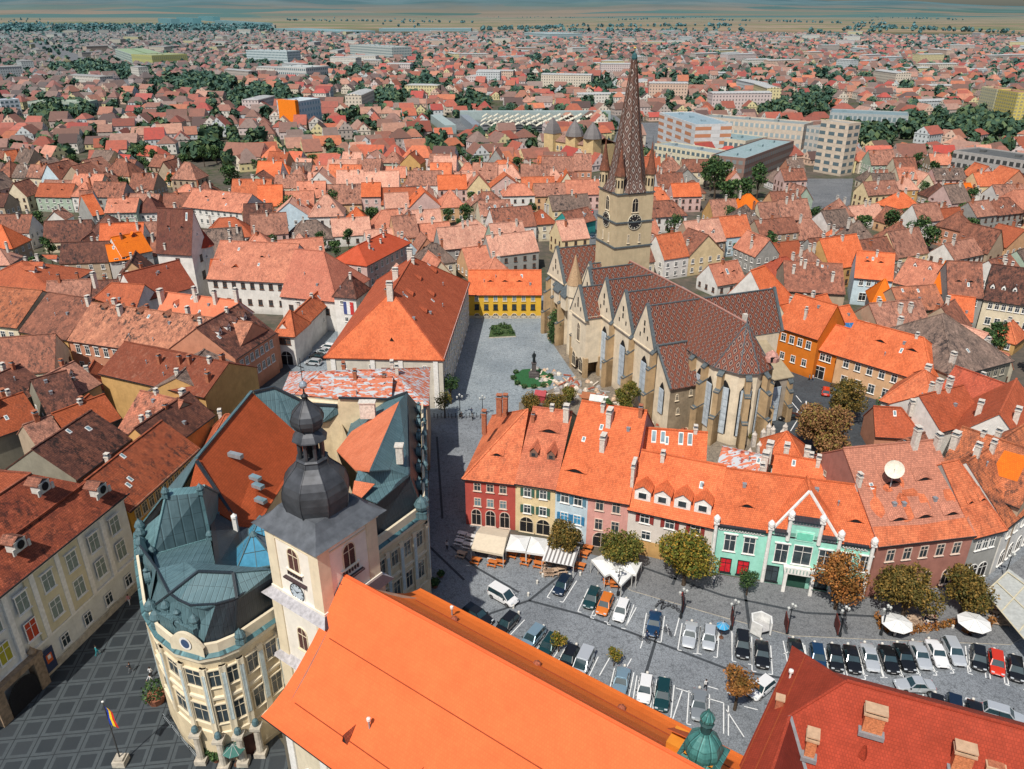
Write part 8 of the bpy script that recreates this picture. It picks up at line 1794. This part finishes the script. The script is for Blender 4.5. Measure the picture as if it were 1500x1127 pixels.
# glass roofed terrace at right edge
t=tent('terrace_roof','pale translucent terrace roof with cream beams at the right edge',[(1476,838),(1560,900),(1520,960),(1443,868)],3.2,.6,flat('milky_roof_panel',(.42,.44,.42),.3,0,.5,.15),kind='flat',cat='terrace roof')
c0=V(1476,838,3.2); q=MB((c0.x,c0.y,0)); A=[V(1476,838,3.9),V(1560,900,3.9),V(1520,960,3.3),V(1443,868,3.3)]
for s_ in(0,.33,.66,1): q.beam(A[0].lerp(A[1],s_)+Vector((0,0,.03)),A[3].lerp(A[2],s_)+Vector((0,0,.03)),.16,.08,0)
for s_ in(0,.5,1): q.beam(A[0].lerp(A[3],s_)+Vector((0,0,.03)),A[1].lerp(A[2],s_)+Vector((0,0,.03)),.16,.08,0)
q.build('beam',[flat('cream_beam',(.55,.50,.36))],t)
# bicycles
def bike():
    q=MB()
    for k in range(14): a=k*PI/7;b_=a+PI/7; q.beam((math.cos(a)*.34,0,math.sin(a)*.34),(math.cos(b_)*.34,0,math.sin(b_)*.34),.05,.05,0)
    for k in range(4): a=k*PI/4; q.beam((-math.cos(a)*.34,0,-math.sin(a)*.34),(math.cos(a)*.34,0,math.sin(a)*.34),.014,.014,0)
    w=q.mesh('wheel',[TYRE]); f=MB(); 
    for a,b in(((-.52,0,.34),(-.1,0,.34)),((-.1,0,.34),(-.2,0,.85)),((-.52,0,.34),(-.18,0,.78)),((-.18,0,.78),(.36,0,.82)),((-.1,0,.34),(.38,0,.75)),((.52,0,.34),(.36,0,.95)),((.36,-.25,1.),(.36,.25,1.))): f.beam(a,b,.04,.04,0)
    return w,f.mesh('frame',[flat('bike_frame',(.1,.1,.12),.4,.3)])
bw,bf=bike(); sdl=MB(); sdl.box((0,0,0),(.26,.14,.06)); sdl=sdl.mesh('saddle',[TYRE])
for px,py,lab in((944,940,'bicycle pushed by the person in navy'),(978,928,'bicycle parked right of the blue sedan'),(965,887,'leftmost bicycle in the rack above the blue sedan'),(970,889,'middle bicycle in the rack above the blue sedan'),(975,891,'rightmost bicycle in the rack above the blue sedan'),(989,894,'bicycle leaning at the first lamp post'),(1237,918,'bicycle near the fourth lamp post')):
    p=V(px,py,.05); t=thing('bicycle',lab,'bicycle',tuple(p),random.random()*3); obj('wheel',bw,t,(-.52,0,.34)); obj('wheel',bw,t,(.52,0,.34)); obj('frame',bf,t); obj('saddle',sdl,t,(-.2,0,.92))
# statue on the cathedral square
p=V(782,551,.3); t=thing('bronze_statue','dark bronze statue of a robed figure on a stone pedestal in the green bed','statue',(p.x,p.y,.3)); q=MB(); q.box((0,0,.3),(2.4,2.4,.6)); q.box((0,0,.8),(1.8,1.8,.5)); q.lathe((0,0,1.0),[(.95,0),(.75,.2),(.7,2.2),(.9,2.4)],4,0,PI/4); q.build('pedestal',[flat('dark_granite',(.09,.08,.08),.6)],t)
J=[(0,0,4.5),(0,0,5.2),(0,0,5.75),(0,0,5.95),(0,-.03,6.2),(0,-.03,6.4),(0,.05,3.9),(.05,.05,3.5),(.3,0,5.6),(.42,-.1,5.1),(.2,-.35,4.95),(-.3,0,5.6),(-.42,-.05,5.1),(-.38,-.3,4.8)]
m=skin_mesh('figure',J,[(0,1),(1,2),(2,3),(3,4),(4,5),(0,6),(6,7),(2,8),(8,9),(9,10),(2,11),(11,12),(12,13)],[.34,.32,.26,.09,.15,.12,.42,.45,.12,.1,.08,.12,.1,.08],[flat('bronze',(.03,.04,.045),.45,.6)],lambda c:0); obj('figure',m,t)
# flagpole on the large square
p=V(178,1118,.0); t=thing('flagpole','tall flagpole with blue yellow and red flag on the large square','flagpole',(p.x,p.y,0)); q=MB(); q.box((0,0,.4),(1.4,1.4,.8)); q.box((0,0,.9),(1,1,.3)); q.build('base',[STONE],t); q=MB(); q.tube((0,0,.8),(0,0,9.6),.09,.05,8,0); q.lathe((0,0,9.6),[(.1,0),(.14,.12),(.02,.25)],8,1); q.build('pole',[flat('dark_pole',(.06,.06,.06)),WHITEM],t)
q=MB()
for i in range(3):
    for k in range(5): x0=.05+i*.42; q.poly([(x0*(.5+k*.06)+math.sin(k*1.7)*.06,math.sin(k)*.08-i*.05,9.0-k*.55-i*.12),((x0+.42)*(.5+k*.06)+math.sin(k*1.7)*.06,math.sin(k)*.08-i*.05-.05,8.9-k*.55-i*.15),((x0+.42)*(.56+k*.06)+math.sin(k*1.7+1.7)*.06,math.sin(k+1)*.08-i*.05-.05,8.35-k*.55-i*.15),(x0*(.56+k*.06)+math.sin(k*1.7+1.7)*.06,math.sin(k+1)*.08-i*.05,8.45-k*.55-i*.12)],i)
q.build('flag',[flat('flag_blue',(.02,.05,.35)),flat('flag_yellow',(.80,.55,.02)),flat('flag_red',(.55,.03,.02))],t)
# planters, fence and bins at the hall
def planter(px,py,lab,s=1.):
    p=V(px,py,0); t=thing('planter',lab,'planter',(p.x,p.y,0)); q=MB(); q.lathe((0,0,0),[(.6*s,0),(.8*s,.7*s),(.85*s,.75*s)],10,0); q.build('pot',[flat('terracotta',(.25,.10,.06))],t); v,f=leafcloud(500,[(0,0,1.3*s,1.0*s,.8*s)],.16,3); obj('plant',np_mesh('plant',v,f,[LG]),t)
for a in((230,1028,'large leafy planter left of the corner hall columns',1.5),(305,1107,'small planter left of the hall entrance',.8),(318,1114,'small planter right of the hall entrance',.7),(637,860,'round dark planter in the alley mouth',.7),(646,845,'small bin like planter above the round one in the alley',.5)): planter(*a[:3],a[3])
p0=V(240,1053,0);p1=V(292,1117,0); t=thing('low_railing','thin metal railing on the large square before the corner hall','railing',tuple(p0)); q=MB(tuple(p0))
for z in(.4,.9): q.beam(p0+Vector((0,0,z)),p1+Vector((0,0,z)),.05,.05,0)
q.build('rail',[ZINC],t)
for s_ in(0,.25,.5,.75,1): c=p0.lerp(p1,s_); q=MB(tuple(p0)); q.box((c.x,c.y,.5),(.08,.08,1.)); q.build('post',[IRON],t)
# stone rubble and building materials beside the cathedral
SR=[flat('warm_rubble',(.50,.36,.25),.9,var=.4,scale=3),flat('pale_rubble',(.58,.52,.44),.9,var=.3,scale=3),flat('red_planks',(.34,.10,.06),.85,var=.4),flat('grey_rubble',(.30,.29,.28),.9,var=.3)]
for i in range(120):
    t_=rs.random(); px=800+t_*110+rs.uniform(-22,18); py=548+t_*42+rs.uniform(-14,20); p=V(px,py,.0); q=MB((p.x,p.y,0)); s=rs.uniform(.3,.9); pl=rs.random()<.35
    if pl: q.box((p.x,p.y,.25),(rs.uniform(1.8,3.6),.35,.22),rs.random()*3,0)
    else: q.lathe((p.x,p.y,0),[(s*1.1,0),(s*rs.uniform(.7,1.),s*.5),(s*.45,s*rs.uniform(.7,1.1))],5+i%3,0,rs.random()*3)
    o=q.build('plank' if pl else 'stone_block',[SR[rs.randrange(4)]]); tag(o,'loose plank in the building material heap beside the cathedral' if pl else 'rough stone block in the rubble heap beside the cathedral','plank' if pl else 'stone','planks in the heap beside the cathedral' if pl else 'stones in the heap beside the cathedral')
for i in range(70):
    px,py=rs.choice(((930,610),(965,618),(1000,628),(1020,640),(945,600))); px+=rs.uniform(-25,25);py+=rs.uniform(-8,10); p=V(px,py,0); q=MB((p.x,p.y,0)); q.box((p.x,p.y,.2),(rs.uniform(.6,2.6),rs.uniform(.25,.5),.3),rs.random()*3,0); o=q.build('wooden_board',[SR[rs.randrange(4)]]); tag(o,'weathered board lying at the foot of the cathedral choir','board','boards at the foot of the choir')
def hut(px,py,w,d,h,m,rm,lab):
    p=V(px,py,0); t=thing('site_hut',lab,'hut',(p.x,p.y,0),-.3); q=MB(); q.box((0,0,h/2),(w,d,h)); q.build('wall',[m],t); q=MB(); q.slab([(-w/2-.2,-d/2-.2,h),(w/2+.2,-d/2-.2,h),(w/2+.2,0,h+.9),(-w/2-.2,0,h+.9)],.1,0); q.slab([(-w/2-.2,0,h+.9),(w/2+.2,0,h+.9),(w/2+.2,d/2+.2,h),(-w/2-.2,d/2+.2,h)],.1,0); q.build('roof',[rm],t)
hut(862,592,2.6,2.4,2.,flat('rust_sheet',(.30,.11,.05),.8),flat('rust_sheet',(.30,.11,.05)),'rust brown site hut between white van box and stones')
hut(877,597,3.6,2.2,2.1,flat('white_box',(.6,.6,.58),.7),flat('white_box',(.6,.6,.58)),'white box shaped site hut beside the yellow green tree')
hut(792,588,2.2,1.6,1.8,flat('red_box',(.35,.05,.06),.7),flat('red_box',(.35,.05,.06)),'small red stall at the edge of the lawn bed')
# finials around the lattice roof below the cathedral
for k,(px,py) in enumerate(((1098,665),(1105,640),(1112,655),(1118,636),(1132,632),(1146,636),(1158,648),(1165,656),(1150,628),(1126,628),(1100,690),(1104,705))):
    p=V(px,py,8.5); q=MB((p.x,p.y,7)); q.box((p.x,p.y,7.6),(.7,.7,2.2)); q.lathe((p.x,p.y,8.7),[(.45,0),(.5,.3),(.25,.6),(.0,1.1)],6,0); o=q.build('stone_finial',[flat('pale_finial',(.55,.50,.44),.9,var=.3)]); tag(o,'pale stone finial in the cluster around the small orange roof','finial','pale finials around the lattice roof')
# tall white chimney post behind the yellow house

# houses, trees and cars whose labels ended up the same are told apart by their order from the left
by={}
for o in scene.objects:
    if o.parent is None and o.get('label') and o.get('category') in('house','tree','car'): by.setdefault(o['label'],[]).append(o)
ORD=['leftmost','second','third','fourth','fifth','sixth','seventh','eighth','ninth','tenth']
for l,os_ in by.items():
    if len(os_)<2: continue
    os_.sort(key=lambda o:seen(o.location.x,o.location.y,3)[0])
    for k,o in enumerate(os_):
        t=('left of two' if k==0 else 'right of two') if len(os_)==2 else ('leftmost' if k==0 else 'rightmost' if k==len(os_)-1 else ORD[min(k,9)]+' from left')
        o['label']=l+', '+t
